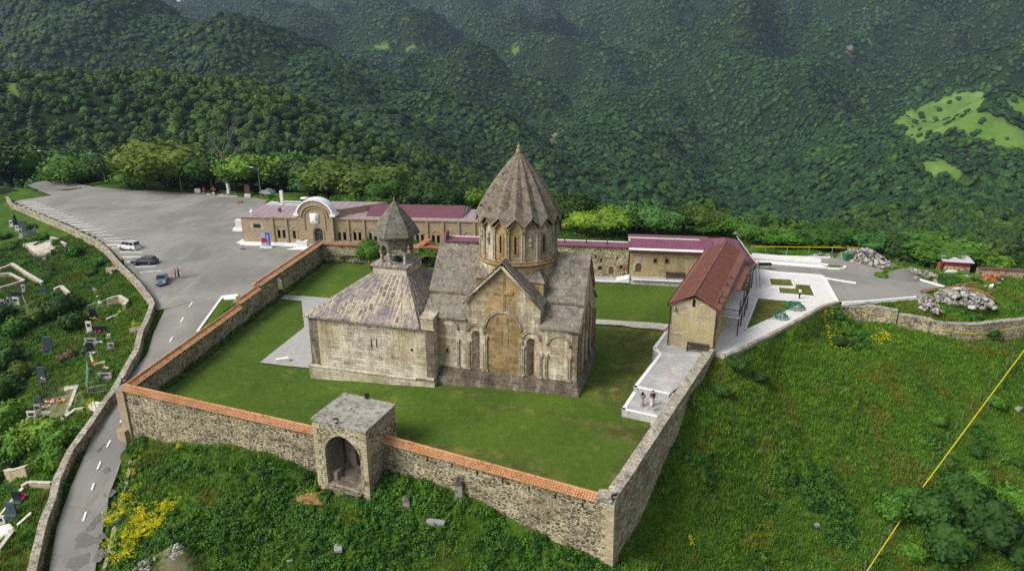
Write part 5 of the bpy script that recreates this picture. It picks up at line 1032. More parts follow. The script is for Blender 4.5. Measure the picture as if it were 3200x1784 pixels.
m = MB(); m.extr([NR.p(.05, zRe + .16, 1.05), NR.p(aR1, zRe + .16, 1.05), NR.p(aR1, zRe + .3, .45), NR.p(.05, zRe + .3, .6)], (0, 0, .1)); m.box(NR.p(aR1 / 2 - 1, zRr + .1, -4.8), aR1 - 2, .2, .16, NR.ang); m.box(NR.p(.12, zRe + 1.0, -1.9), .3, .3, .2, NR.ang); m.build('roof_trim', M['white'], refec)
m = MB(); m.extr([NR.p(.02, zRe - .35, 1.08), NR.p(aR1, zRe - .35, 1.08), NR.p(aR1, zRe, 1.08), NR.p(.02, zRe, 1.08)], NR.n * .06); m.tube([NR.p(.1, zRe - .2, 1.1), NR.p(.1, zRe - 2.6, 1.1), NR.p(-.5, zRe - 3.2, .25), NR.p(-.6, 0.5, .25)], .09, 6); m.build('gutter', M['rust_pipe'], refec)
NR5 = FR(NR.p(0, 0, .5), NR.p(1, 0, .5))
smallwin(refec, NR5, z8x(1148), z8y(332), z8x(1184), z8y(384), M['ashlar_o'], fw=.16); smallwin(refec, NR5, z8x(1286), z8y(339), z8x(1322), z8y(390), M['ashlar_o'], fw=.16)
smallwin(refec, NR5, z8x(930), z8y(385), z8x(998), z8y(488), M['stone_lt'], pane='wood', archd=True, fw=.35)
m = MB(); m.box(NR5.p(NR5.px(z8x(1525), 0)[0], NR5.px(z8x(1525), z8y(367))[1], .01), .22, .04, .6, NR.ang); m.build('slit', M['dark'], refec)
# north-east block with hipped crimson roof
ne = thing('corner_block', 'short crimson hipped-roof block with white trim, half hidden behind the brown-roofed house', 'building', G(2340, 880, 1.3))
q = G(2344, 898, 1.3); fN = FR(q - nd * 5.5, q); zNe = fN.px(2352, 822)[1]
m = MB(); m.extr([fN.p(0, 0), fN.p(fN.len, 0), fN.p(fN.len, zNe), fN.p(0, zNe)], -fN.n * 14); m.build('wall', M['rubble_lt'], ne)
zap = fN.px(2262.7, 742, -9)[1]; aap = fN.px(2262.7, 742, -9)[0]; m = MB(); c4 = [fN.p(-.3, zNe, .4), fN.p(fN.len + .5, zNe, .4), fN.p(fN.len + .5, zNe, -14.4), fN.p(-.3, zNe, -14.4)]
m.add(c4 + [fN.p(aap, zap, -9), fN.p(aap, zap - .0, -7.5)], [(0, 1, 5), (1, 2, 4, 5), (2, 3, 4), (3, 0, 5, 4), (0, 3, 2, 1)]); m.build('roof', M['crimson'], ne)
m = MB(); m.extr([fN.p(fN.len + .45, zNe + .02, .4), fN.p(fN.len - .25, zNe + .75, .4), fN.p(fN.len - .25, zNe + .75, -14), fN.p(fN.len + .45, zNe + .02, -14)], (0, 0, .12)); m.build('roof_trim', M['white'], ne)
m = MB(); m.tube([fN.p(fN.len + .45, zNe - .1, .45), fN.p(fN.len + .15, zNe - 1.2, .2), fN.p(fN.len + .1, .3, .2)], .09, 6); m.build('downpipe', M['rust_pipe'], ne)
# ---- low gate block with orange roof between church and arcaded building
og = thing('gate_lodge', 'little stone lodge with an orange metal roof and a dark arched doorway, behind the belfry', 'building', G(1340, 806, -1.5))
q0, q1 = G(1304, 810, -1.6), G(1420, 816, -1.4); fO = FR(q0, q1); zO = fO.px(1340, 774)[1]; fOb = fO
m = MB(); hole = arch(fO.px(1363.5, 0)[0], -2.4, 1.3, fO.px(1363, 799)[1] + 2.4, 8) ; wall_holes(m, fO, [(0, -3), (0, zO), (fO.len, zO), (fO.len, -3)], [hole], 0, .5)
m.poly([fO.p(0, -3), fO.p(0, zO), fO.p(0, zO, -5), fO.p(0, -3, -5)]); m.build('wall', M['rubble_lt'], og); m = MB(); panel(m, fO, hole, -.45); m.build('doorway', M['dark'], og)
m = MB(); zO2 = fO.px(1340, 760, -4)[1]; m.extr([fO.p(-.3, zO, .3), fO.p(fO.len, zO, .3), fO.p(fO.len, zO2, -4), fO.p(-.3, zO2, -4)], (0, 0, .15)); m.extr([fO.p(0, zO + .1, 0), fO.p(1.4, zO + .1, 0), fO.p(2.0, zO2 + .9, -3), fO.p(.6, zO2 + .9, -3)], (0, 0, .3)); m.build('roof', M['orange'], og)
smallwin(og, fO, 1333, 804.5, 1339, 813, M['ashlar_o'])
# ================================================================== house with brown metal roof
hP, hQ = G(2091, 1078, 1.6), G(2225, 1099, 1.6); fH = FR(hP, hQ); hd = np.array([math.sin(R(24.4)), math.cos(R(24.4)), 0])
house = thing('house', 'tall ochre-stone house with a brown seamed metal roof, side porch and balcony', 'house', (hP + hQ) / 2)
zHe = (fH.px(2097, 946)[1] + fH.px(2243, 964)[1]) / 2; aHr, zHr = fH.px(2172, 929)
zr2 = fH.px(2173.6, 922.8, .35)[1]; endr = G(2278, 755.7, zr2); Lh = float((endr - fH.p(aHr, 0))[:2] @ hd[:2])
m = MB(); m.poly([fH.p(0, .4), fH.p(0, zHe), fH.p(aHr, zHr - .1), fH.p(fH.len, zHe), fH.p(fH.len, .4)]); m.build('front_wall', M['ashlar_h'], house)
m = MB()
for a in (0, fH.len): m.poly([fH.p(a, .4), fH.p(a, zHe), fH.p(a, zHe) + hd * Lh, fH.p(a, .4) + hd * Lh])
m.poly([fH.p(0, .4) + hd * Lh, fH.p(0, zHe) + hd * Lh, fH.p(aHr, zHr) + hd * Lh, fH.p(fH.len, zHe) + hd * Lh, fH.p(fH.len, .4) + hd * Lh]); m.build('side_wall', M['plaster'], house)
m = MB(); rt, le, re_ = fH.p(aHr, zr2 + .05, .4), fH.p(-.55, zHe - .12, .4), fH.p(fH.len + .55, zHe - .25, .4); LL = hd * (Lh + .5)
m.extr([le, rt, rt + LL, le + LL], (0, 0, -.14)); m.extr([rt, re_, re_ + LL, rt + LL], (0, 0, -.14)); m.build('roof', M['rust'], house)
m = MB()
nseam = int(Lh / .62)
for k in range(nseam):
    o_ = hd * (.8 + k * .62)
    for e1_ in (le, re_): m.tube([rt * .92 + e1_ * .08 + o_ + EZ * .03, rt * .14 + e1_ * .86 + o_ + EZ * .03 if e1_ is le else rt * .3 + e1_ * .7 + o_ + EZ * .03], .04, 4)
m.tube([rt + EZ * .05, rt + LL + EZ * .05], .09, 5); m.build('roof_seams', M['rust_pipe'], house)
m = MB(); m.tube([le + LL, le, rt, re_, re_ + LL], .1, 6); m.tube([le, fH.p(-.15, zHe - .6, .15), fH.p(-.15, 1.7, .15)], .09, 6); m.tube([re_, fH.p(fH.len + .15, zHe - .8, .15), fH.p(fH.len + .15, 1.0, .15)], .09, 6); m.build('gutter', M['rust_pipe'], house)
a, z = fH.px(2169, 945); m = MB(); m.extr([fH.p(x, y, .01) for x, y in arch(a, z - .55, .34, 1.0, 5)], fH.n * .03); m.build('window', M['dark'], house)
m = MB(); a, z = fH.px(2109, 958); m.tube([fH.p(a, z, .1), fH.p(a + .1, z - .35, .5)], .16, 8); m.build('wall_lamp', M['grey'], house)
# porch roof, balcony, posts on the right side
zp = zHe - .5; pr = [G(2267.6, 900, zp + .35), G(2312.9, 909, zp - .5), G(2342.5, 836, zp - .5), G(2300.7, 827, zp + .35)]
m = MB(); m.extr(pr, (0, 0, -.13))
for k in range(10): t = (k + .5) / 10; m.tube([pr[0] * (1 - t) + pr[3] * t + EZ * .03, pr[1] * (1 - t) + pr[2] * t + EZ * .03], .04, 4)
m.build('porch_roof', M['rust'], house)
bz_ = G(2268, 970, 1.6); fS2 = FR(fH.p(fH.len, 0), fH.p(fH.len, 0) + hd)
sa0, sa1 = 7.2, 18.5; zbal = zp - 3.0; m = MB(); m.extr([fS2.p(sa0, zbal, 0), fS2.p(sa1, zbal, 0), fS2.p(sa1, zbal, 2.2), fS2.p(sa0, zbal, 2.2)], (0, 0, .2)); m.build('balcony_floor', M['white'], house)
m = MB(); cr = [fS2.p(sa0, zbal + 1.1, 0), fS2.p(sa0, zbal + 1.1, 2.15), fS2.p(sa1, zbal + 1.1, 2.15)]; m.tube(cr, .045, 5); m.tube([p - EZ * .85 for p in cr], .035, 5)
for k in range(12): m.tube([fS2.p(sa0, zbal + .25, .15 + k * .18), fS2.p(sa0, zbal + 1.1, .15 + k * .18)], .022, 4)
for k in range(40): m.tube([fS2.p(sa0 + .3 * k, zbal + .25, 2.15), fS2.p(sa0 + .3 * k, zbal + 1.1, 2.15)], .022, 4)
m.build('railing', M['iron'], house)
for a in (sa0 + .1, sa0 + 4, sa0 + 8, sa1 - .2):
    m = MB(); m.tube([fS2.p(a, 1.3, 2.1), fS2.p(a, zp - .5, 2.1)], .09, 6); m.build('porch_post', M['rust_pipe'], house)
for a, z in ((2.2, 4.2), (2.2, 7.2), (4.6, 7.2), (9.5, 7.0), (13, 7.0)):
    m = MB(); m.box(fS2.p(a, z - .4, .01), .7, .06, 1.3, fS2.ang); m.build('window', M['glass'], house)
m = MB(); k_ = fS2.p(20.5, 1.3, .9); m.box(k_, 3, 1.6, 4.2, fS2.ang); m.build('side_bay', M['rubble_lt'], house)
# ================================================================== terraces, stairs, paths
def slab_thing(name, pts, z, mat, t=.6, edge=None, structure=True):
    m = MB(); P = [G(u, v, z) for u, v in pts]; m.extr(P, (0, 0, -t)); o = m.build(name, M[mat]); tag(o, kind='structure'); return P
UP = [(2041, 1088), (2060.4, 1106), (1981, 1209), (2090, 1232)]
up = [G(u, v, 1.6) for u, v in UP]; parT = RW.px(2120, 1245)[0]
upP = [up[0], up[1], up[2], up[3], RW.p(RW.px(2125, 1232, -.5)[0], 1.6, -.5), RW.p(RW.len, 1.6, -.5), fH.p(fH.len, 1.6), fH.p(fH.len, 1.6) + hd * 3, fH.p(.2, 1.6) + hd * 22, fH.p(-1.1, 1.6) + hd * 22, G(2079, 1036, 1.6)]
m = MB(); m.extr(upP, (0, 0, -2.0)); tag(m.build('upper_terrace', M['terrace']), kind='structure')
lo = [G(1980, 1224, .8), G(1943.5, 1279, .8), G(2052, 1303, .8)]; lop = [lo[0], lo[1], lo[2], RW.p(RW.px(2092, 1300, -.5)[0], .8, -.5), RW.p(RW.px(2125, 1232, -.5)[0], .8, -.5), up[3] * np.array([1, 1, .5]) + hd * .5, up[2] * np.array([1, 1, .5]) + hd * .1]
m = MB(); m.extr(lop, (0, 0, -1.4)); tag(m.build('lower_terrace', M['terrace']), kind='structure')
m = MB()
def edge(pts, z, w_=.35, h=.05):
    for P, Q in zip(pts[:-1], pts[1:]): f = FR(P, Q); m.extr([f.p(-.05, z, .06), f.p(f.len + .05, z, .06), f.p(f.len + .05, z, -w_), f.p(-.05, z, -w_)], (0, 0, h))
edge([G(2079, 1036, 1.6), up[0], up[1], up[2], up[3]], 1.602); edge([lo[0], lo[1], lo[2]], .802); tag(m.build('terrace_kerb', M['white']), kind='structure')
def stairs(name, label, p, ang, w_, n, z0, z1, run=.32):
    t = thing(name, label, 'stairs', p); 
    for k in range(n):
        m = MB(); q = np.array([p[0] - math.sin(-ang) * 0, p[1], 0]); d = np.array([-math.sin(ang), math.cos(ang), 0]); c = np.array([p[0], p[1], 0]) + d * (k + .5) * run + EZ * (z0 - .4); m.box(c, w_, run + .01, .4 + (z1 - z0) * (k + 1) / (n + 1), ang); m.build('step', M['terrace'], t)
    return t
rang = RW.ang - math.pi / 2
q = G(2087, 1263, .8); stairs('stone_stairs', 'short stone steps between the two terrace levels beside the parapet', q, rang, 2.0, 5, .8, 1.6)
q = G(2053, 1334, 0); stairs('stone_stairs', 'short stone steps from the lower terrace down to the lawn by the parapet', q, rang, 1.5, 5, 0, .8)
m = MB(); m.extr([NR.p(aC0 + 20, .5, 2.0), NR.p(.6, .5, 2.0), NR.p(.6, .5, .1), NR.p(aC0 + 20, .5, .1)], (0, 0, -1)); m.extr([NR.p(.6, 1.0, 2.3), NR.p(aR1 - 1, 1.0, 2.3), NR.p(aR1 - 1, 1.0, .6), NR.p(.6, 1.0, .6)], (0, 0, -1.5)); tag(m.build('north_walkway', M['terrace']), kind='structure')
m = MB(); m.box(NR.p((aC0 + 20.6) / 2, .2, 2.1), -aC0 - 19.4, .25, .33, NR.ang); m.box(NR.p(aR1 / 2, .85, 2.45), aR1 - 1.6, .25, .2, NR.ang); tag(m.build('walkway_kerb', M['white']), kind='structure')
t = thing('white_stairs', 'white stone steps joining the two walkway levels by the brown downpipe', 'stairs', NR.p(0, .5, 1.5))
for k in range(5): m = MB(); m.box(NR.p(-1.6 + k * .42, .3, 1.3), .44, 2.2, .3 + k * .12, NR.ang); m.build('step', M['white'], t)
sheet('flagstone_path', [G(u, v, .05) for u, v in [(1850, 999), (1900, 1001), (1960, 1005), (2030, 1009), (2092, 1015), (2078, 1034), (2040, 1029), (1985, 1026), (1940, 1018), (1890, 1016), (1850, 1014)]], lambda x, y: lawn_h(x, y) + .16, M['path'], 1.5)
sheet('west_path', [G(u, v, -1.7) for u, v in [(872, 921), (940, 925), (1030, 932), (1075, 950), (1090, 1060), (985, 1100), (985, 1152), (890, 1143), (812, 1133), (951, 1023), (942, 941), (905, 938), (872, 935)]], lambda x, y: lawn_h(x, y) + .15, M['setts'], 2)
m = MB(); P = G(888, 1133, -1.7); m.hexa([P + np.array(o) for o in ((-.9, -.35, 0), (.6, .25, 0), (.35, .75, 0), (-1.1, .15, 0), (-.9, -.35, .55), (.6, .25, .55), (.35, .75, .55), (-1.1, .15, .55))]); o = m.build('stone_block', M['white']); tag(o, 'pale rectangular stone block lying on the grey paving left of the church', 'stone block')
# kerbed triangle outside the left wall
VRG = [(700, 932), (742, 936), (660, 1010), (600, 1065), (615, 1040)]; VP = [G(u, v, road_z(v)) for u, v in VRG]; sheet('verge_lawn', VP, lambda x, y: hs(x, y) + .1, M['lawn'], 1.5)
m = MB(); kz = lambda u, v: np.array(G(u, v, road_z(v) + .1))
m.extr([kz(693, 927), kz(699, 929), kz(621, 1038), kz(612, 1040)], (0, 0, .18)); m.extr([kz(693, 927), kz(742, 921), kz(750, 936), kz(703, 938)], (0, 0, .18)); tag(m.build('verge_kerb', M['white']), kind='structure')
# plaza islands, kerbs, ramp
def island(pts, z, name='plaza_lawn', kerb=False):
    P = [G(2050 + x / 2.8723, 700 + y / 2.8723, z) for x, y in pts]; sheet(name, P, lambda x, y: z + 0 * x, M['lawn'], 1.2, {'soil': lambda x, y: .75 + 0 * x})
    m = MB(); n = len(P)
    for i in range(n):
        P_, Q_ = P[i], P[(i + 1) % n]; f = FR(P_, Q_); m.extr([f.p(-.1, 1.28, .14), f.p(f.len + .1, 1.28, .14), f.p(f.len + .1, 1.28, -.08), f.p(-.1, 1.28, -.08)], (0, 0, (.34 if kerb else .05)))
    tag(m.build('island_kerb', M['white']), kind='structure')
island([(1005, 487), (1215, 498), (1245, 565), (1028, 556)], 1.5, kerb=True); island([(1245, 537), (1385, 547), (1430, 648), (1105, 620), (1092, 568), (1250, 577)], 1.31); island([(910, 662), (1150, 685), (1335, 698), (1160, 790), (795, 958)], 1.31)
def strip(name, pts, w_, h, z, mat='white', conv=lambda x, y: (2050 + x / 2.8723, 700 + y / 2.8723)):
    m = MB(); P = [G(*conv(x, y), z) for x, y in pts]
    for a_, b_ in zip(P[:-1], P[1:]): f = FR(a_, b_); m.extr([f.p(-.02, z - .3, w_ / 2), f.p(f.len + .02, z - .3, w_ / 2), f.p(f.len + .02, z - .3, -w_ / 2), f.p(-.02, z - .3, -w_ / 2)], (0, 0, h + .3))
    return tag(m.build(name, M[mat]), kind='structure')
strip('ramp_parapet', [(860, 305), (1200, 335), (1475, 357)], .35, .9, 1.22); m = MB(); m.extr([G(2050 + x / 2.8723, 700 + y / 2.8723, 1.25) for x, y in ((865, 325), (1475, 372), (1550, 402), (880, 352))], (0, 0, .16)); tag(m.build('ramp', M['white']), kind='structure')
strip('yard_kerb', [(1480, 362), (1545, 372)], .3, .25, 1.22); strip('yard_kerb', [(1545, 403), (1640, 408), (1690, 402), (1698, 392), (1690, 384)], .35, .25, 1.22); sheet('yard_island', [G(2050 + x / 2.8723, 700 + y / 2.8723, 1.3) for x, y in ((1548, 368), (1640, 372), (1690, 386), (1688, 398), (1640, 404), (1552, 400))], lambda x, y: 1.3 + 0 * x, M['lawn'], 2)
strip('yard_kerb', [(855, 287), (1200, 296), (1400, 303), (1560, 305)], .35, .22, 1.22); strip('yard_kerb', [(1520, 490), (1650, 512), (1795, 535)], .3, .2, 1.22); strip('plaza_edge', [(510, 1160), (620, 1185), (740, 1135), (860, 1078), (1190, 912), (1500, 738), (1630, 702)], .5, .16, 1.3, 'cap'); strip('plaza_edge', [(1630, 700), (1510, 480), (1470, 462), (1100, 435), (880, 405)], .35, .12, 1.3)
Z25 = lambda x, y: (2500 + x / 3.59, 700 + y / 3.59)
strip('yard_kerb', [(1240, 605), (1400, 650), (1620, 712)], .35, .3, 1.15, conv=Z25); strip('yard_kerb', [(480, 888), (760, 872), (1300, 826)], .35, .2, 1.2, conv=Z25); m = MB(); m.extr([G(*Z25(x, y), 1.1) for x, y in ((1780, 690), (1900, 655), (2280, 622), (2250, 670), (2010, 722))], (0, 0, .2)); tag(m.build('concrete_slab', M['white']), kind='structure')
# retaining walls on the right
t = thing('retaining_wall', 'long curved dry-stone retaining wall with ragged pale coping below the rubble yard', 'wall', retP[5])
for i in range(1, len(retP) - 1):
    P, Q = retP[i], retP[i + 1]; f = FR(P, Q)
    if f.len < .8: continue
    cwall('', '', P, Q, P[2], Q[2], .8, [retH[i] - 2.5, retH[i + 1] - 2.5], M['rubble_lt'], None, parent=t, capm=M['cap'], jag=.12, seed=i)
t = thing('retaining_wall', 'low broken stone wall under the outer corner of the white plaza', 'wall', G(2600, 960, 0)); P, Q = G(2568, 958, 1.0), G(2650, 953, .9); cwall('', '', P, Q, .75, .7, .6, -3.2, M['rubble'], None, parent=t, capm=M['cap'], jag=.1, seed=31)
P, Q = G(2650, 953, .9), retP[1]; cwall('', '', P, Q, .6, .8, .6, -4, M['rubble'], None, parent=t, capm=M['cap'], jag=.15, seed=37)
# ================================================================== benches
def bench(p, ang, L, label):
    t = thing('wooden_bench', label, 'bench', p, ang, 'dark timber benches'); m = MB()
    for k in range(4): m.box((0, -.05 - .13 * k, .42), L, .11, .05)
    m.build('seat', M['wood_dk'], t, local=True); m = MB()
    for k in range(4): m.box((0, .12 + .02 * k, .52 + .13 * k), L, .04, .11)
    m.build('backrest', M['wood_dk'], t, local=True)
    for s in (-1, 1): m = MB(); m.box((s * (L / 2 - .1), -.2, 0), .1, .5, .42); m.box((s * (L / 2 - .1), .12, 0), .1, .1, 1.05); m.build('leg', M['wood_dk'], t, local=True)
bench(NR.p(NR.px(2112, 860, 1.3)[0], 1.0, 1.1), NR.ang, 3.2, 'dark timber bench against the wall of the crimson-roofed range'); bench(fH.p(fH.px(2180, 1090, .7)[0], 1.6, .6), fH.ang, 2.7, 'dark timber bench at the foot of the house gable wall')
def tree_seat(p, r, label):
    t = thing('round_bench', label, 'round bench', p, 0, 'round green tree benches'); m = MB(); n = 10
    for k, (r0, r1) in enumerate(((.66, .74), (.76, .84), (.86, .94))):
        m.add([(r * q_ * math.cos(2 * math.pi * i / n), r * q_ * math.sin(2 * math.pi * i / n), z) for z in (.42, .48) for q_ in (r0, r1) for i in range(n)], [(i, (i + 1) % n, n + (i + 1) % n, n + i) for i in range(n)] + [(2 * n + i, 2 * n + (i + 1) % n, 3 * n + (i + 1) % n, 3 * n + i) for i in range(n)] + [(n + i, n + (i + 1) % n, 3 * n + (i + 1) % n, 3 * n + i) for i in range(n)])
    m.build('seat', M['green'], t, local=True); m = MB()
    for z in (.62, .78, .94): m.tube([(r * (.62 - (z - .6) * .15) * math.cos(2 * math.pi * i / n), r * (.62 - (z - .6) * .15) * math.sin(2 * math.pi * i / n), z) for i in range(n + 1)], .035, 4, False)
    m.build('backrest', M['green'], t, local=True)
    for i in range(n): a = 2 * math.pi * i / n; m = MB(); m.tube([(r * .92 * math.cos(a), r * .92 * math.sin(a), 0), (r * .9 * math.cos(a), r * .9 * math.sin(a), .43)], .03, 4); m.tube([(r * .66 * math.cos(a), r * .66 * math.sin(a), 0), (r * .56 * math.cos(a), r * .56 * math.sin(a), .96)], .03, 4); m.build('leg', M['green'], t, local=True)
tree_seat(G(2482, 964, 1.3), 1.5, 'larger green ring-shaped bench at the tip of the plaza lawn'); tree_seat(G(2438, 995, 1.3), 1.1, 'smaller green ring-shaped bench on the edge of the plaza lawn')
hp = [(1180, 718), (1080, 722), (1000, 735), (960, 765), (1005, 775), (1035, 785), (1040, 812), (1000, 815), (950, 805), (935, 830), (960, 848), (1000, 852), (1060, 845)]
m = MB(); m.tube([G(2050 + x / 2.8723, 700 + y / 2.8723, 1.36) for x, y in hp], .05, 5); tag(m.build('garden_hose', M['soil']), 'yellow hose looping over the triangular plaza lawn', 'hose')
# yellow-railed fence at the back of the yard
t = thing('railing', 'long yellow-topped rail on thin blue posts at the back of the asphalt yard', 'railing', G(2450, 799, 1)); m = MB()
zf_ = G(2400, 797, 1)[1]; pts = [G(2050 + x / 2.8723, 798 + (x - 855) * .004, 1.0) for x in (855, 975, 1170, 1365, 1575, 1752, 1805)]
m.tube([p + EZ * 1.7 for p in pts], .07, 5); m.build('rail', M['pipe_y'], t)
for i, p in enumerate(pts[:-1]): m = MB(); m.tube([p - EZ * .5, p + EZ * (1.7 if i else 2.0)], .06 if i else .14, 5); m.build('post', M['rail_b' if i else 'grey'], t)
# bins
def bin_(p, label, ang=0):
    t = thing('waste_container', label, 'waste bin', p, ang, 'green waste containers'); m = MB(); m.hexa([(-.55, -.4, .15), (.55, -.4, .15), (.55, .4, .15), (-.55, .4, .15), (-.75, -.55, 1.3), (.75, -.55, 1.3), (.75, .55, 1.3), (-.75, .55, 1.3)]); m.build('body', M['bin'], t, local=True)
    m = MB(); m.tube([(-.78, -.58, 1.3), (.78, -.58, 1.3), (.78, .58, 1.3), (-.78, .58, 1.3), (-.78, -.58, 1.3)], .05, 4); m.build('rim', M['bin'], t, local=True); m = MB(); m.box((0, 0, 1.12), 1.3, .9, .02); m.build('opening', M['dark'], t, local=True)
    for x in (-.45, .45): m = MB(); m.tube([(x, -.4, .12), (x, -.3, .12)], .12, 8); m.build('wheel', M['iron'], t, local=True)
bin_(G(2646, 814, 1.2), 'green waste container in front of the heap of broken stone', .2); bin_(on_ground(847, 622, -1), 'green waste container beside the grass mound at the far corner of the car park', .4)
# ================================================================== road markings
Z1 = lambda x, y: (x / 2.862, 550 + y / 2.862)
ZZ = lambda s, ox, oy: (lambda x, y: (ox + x / s, oy + y / s))
ZA_ = ZZ(3.59, 370, 900); ZB_ = ZZ(1.9557, 0, 1050); ZC = ZZ(3.988, 0, 640); ZD = ZZ(3.1917, 0, 950); ZE = ZZ(4.2933, 400, 430); ZF = ZZ(2.995, 700, 590)
def hsz(p): return float(hs(np.array([p[0]]), np.array([p[1]]))[0])
def surf(u, v, z0=-1.0):
    z = z0
    for _ in range(14): p = G(u, v, z); z = .5 * z + .5 * hsz(p)
    p = G(u, v, z); p[2] = hsz(p); return p
mark = MB()
def line(p, q, w_):
    d = q - p; d[2] = 0; L = np.linalg.norm(d); d /= L; s = np.array([-d[1], d[0], 0]) * w_ / 2; n = max(1, int(L / 2))
    for k in range(n):
        a, b = p + d * L * k / n, p + d * L * (k + 1) / n; pts = []
        for c in (a - s, b - s, b + s, a + s): c = c.copy(); c[2] = hsz(c) + .06; pts.append(c)
        mark.poly(pts)
PL = [(120, 240, 335, 235), (160, 260, 375, 250), (200, 278, 410, 266), (240, 297, 450, 283), (285, 313, 492, 298), (325, 330, 533, 315), (375, 348, 575, 332), (425, 364, 613, 349), (475, 384, 658, 369), (525, 403, 703, 389), (580, 422, 750, 410), (635, 443, 800, 432), (668, 466, 850, 455), (705, 490, 903, 478), (765, 515, 955, 504), (810, 542, 1012, 530), (858, 567, 1073, 557), (905, 592, 1090, 587), (950, 620, 1150, 616), (985, 650, 1180, 648), (1015, 688, 1280, 688), (1058, 730, 1265, 729), (1110, 774, 1300, 772), (1140, 825, 1403, 810), (1185, 878, 1447, 852)]
for a, b, c, d in PL: line(surf(*Z1(a, b)), surf(*Z1(c, d)), .27)
for a, b, c, d in [(795, 215, 830, 160), (697, 390, 732, 330), (575, 610, 610, 552)]: line(surf(*ZA_(a, b)), surf(*ZA_(c, d), -1.5), .2)
for a, b, c, d in [(735, 530, 748, 505), (652, 680, 675, 638), (595, 815, 615, 768), (560, 943, 575, 900), (507, 1132, 527, 1075)]: line(surf(*ZB_(a, b), -5), surf(*ZB_(c, d), -5), .2)
tag(mark.build('road_markings', M['paint']), kind='structure')
pm = MB()   # broken edge patches and potholes of the lower road
for (x, y, r_) in [(520, 1255, .8), (480, 1380, .9), (620, 1110, .7), (600, 1240, .6), (650, 820, .35), (640, 655, .4), (600, 690, .3), (745, 570, .5), (745, 630, .6), (560, 1160, .5), (670, 960, .6), (440, 1380, .5), (490, 1230, .5), (545, 1262, .4), (620, 1330, .7)]:
    p = surf(*ZB_(x, y), -6); k = 11; pts = []
    for i in range(k): t = 2 * math.pi * i / k; rr_ = r_ * (.6 + .6 * rng.random()); c = p + np.array([math.cos(t) * rr_, math.sin(t) * rr_ * 1.3, 0]); c[2] = hsz(c) + .022; pts.append(c)
    pm.poly(pts)
tag(pm.build('road_patches', M['gravel']), kind='structure')
# ================================================================== roadside parapet, cut into lengths by the cemetery steps
def parapet(i0, i1, label, below=2.7):
    t = thing('roadside_wall', label, 'wall', capP[i0])
    m = MB(); mc = MB()
    for i in range(i0, i1):
        P, Q = capP[i], capP[i + 1]; f = FR(P, Q); 
        if f.len < .3: continue
        nsub = max(1, int(f.len / 1.1))
        m.add([f.p(0, P[2], .25), f.p(f.len, Q[2], .25), f.p(f.len, Q[2] - 1.3, .25), f.p(0, P[2] - 1.3, .25), f.p(0, P[2], -.25), f.p(f.len, Q[2], -.25), f.p(f.len, Q[2] - below - 1.4, -.45), f.p(0, P[2] - below - 1.4, -.45)], [(0, 1, 2, 3), (4, 5, 6, 7), (0, 1, 5, 4)])
        for k in range(nsub):
            a0, a1 = f.len * k / nsub + .01, f.len * (k + 1) / nsub - .01; za, zb2 = P[2] + (Q[2] - P[2]) * k / nsub, P[2] + (Q[2] - P[2]) * (k + 1) / nsub; e_ = .34 + .04 * rng.random(); h = .1 + .05 * rng.random()
            mc.hexa([f.p(a0, za, e_), f.p(a1, zb2, e_), f.p(a1, zb2, -e_), f.p(a0, za, -e_), f.p(a0, za + h, e_), f.p(a1, zb2 + h, e_), f.p(a1, zb2 + h, -e_), f.p(a0, za + h, -e_)])
    m.build('masonry', M['rubble_lt'], t); mc.build('coping', M['cap'], t)
capP[8:8] = []
parapet(0, 7, 'long pale-capped wall curving along the row of parking bays above the graveyard'); parapet(8, 11, 'pale-capped wall from the graveyard steps down to the bend by the parked saloon'); parapet(11, 25, 'narrow white-capped parapet following the road downhill to the bottom edge')
parapet(7, 8, 'very short capped wall piece beside the yellow-railed graveyard steps')
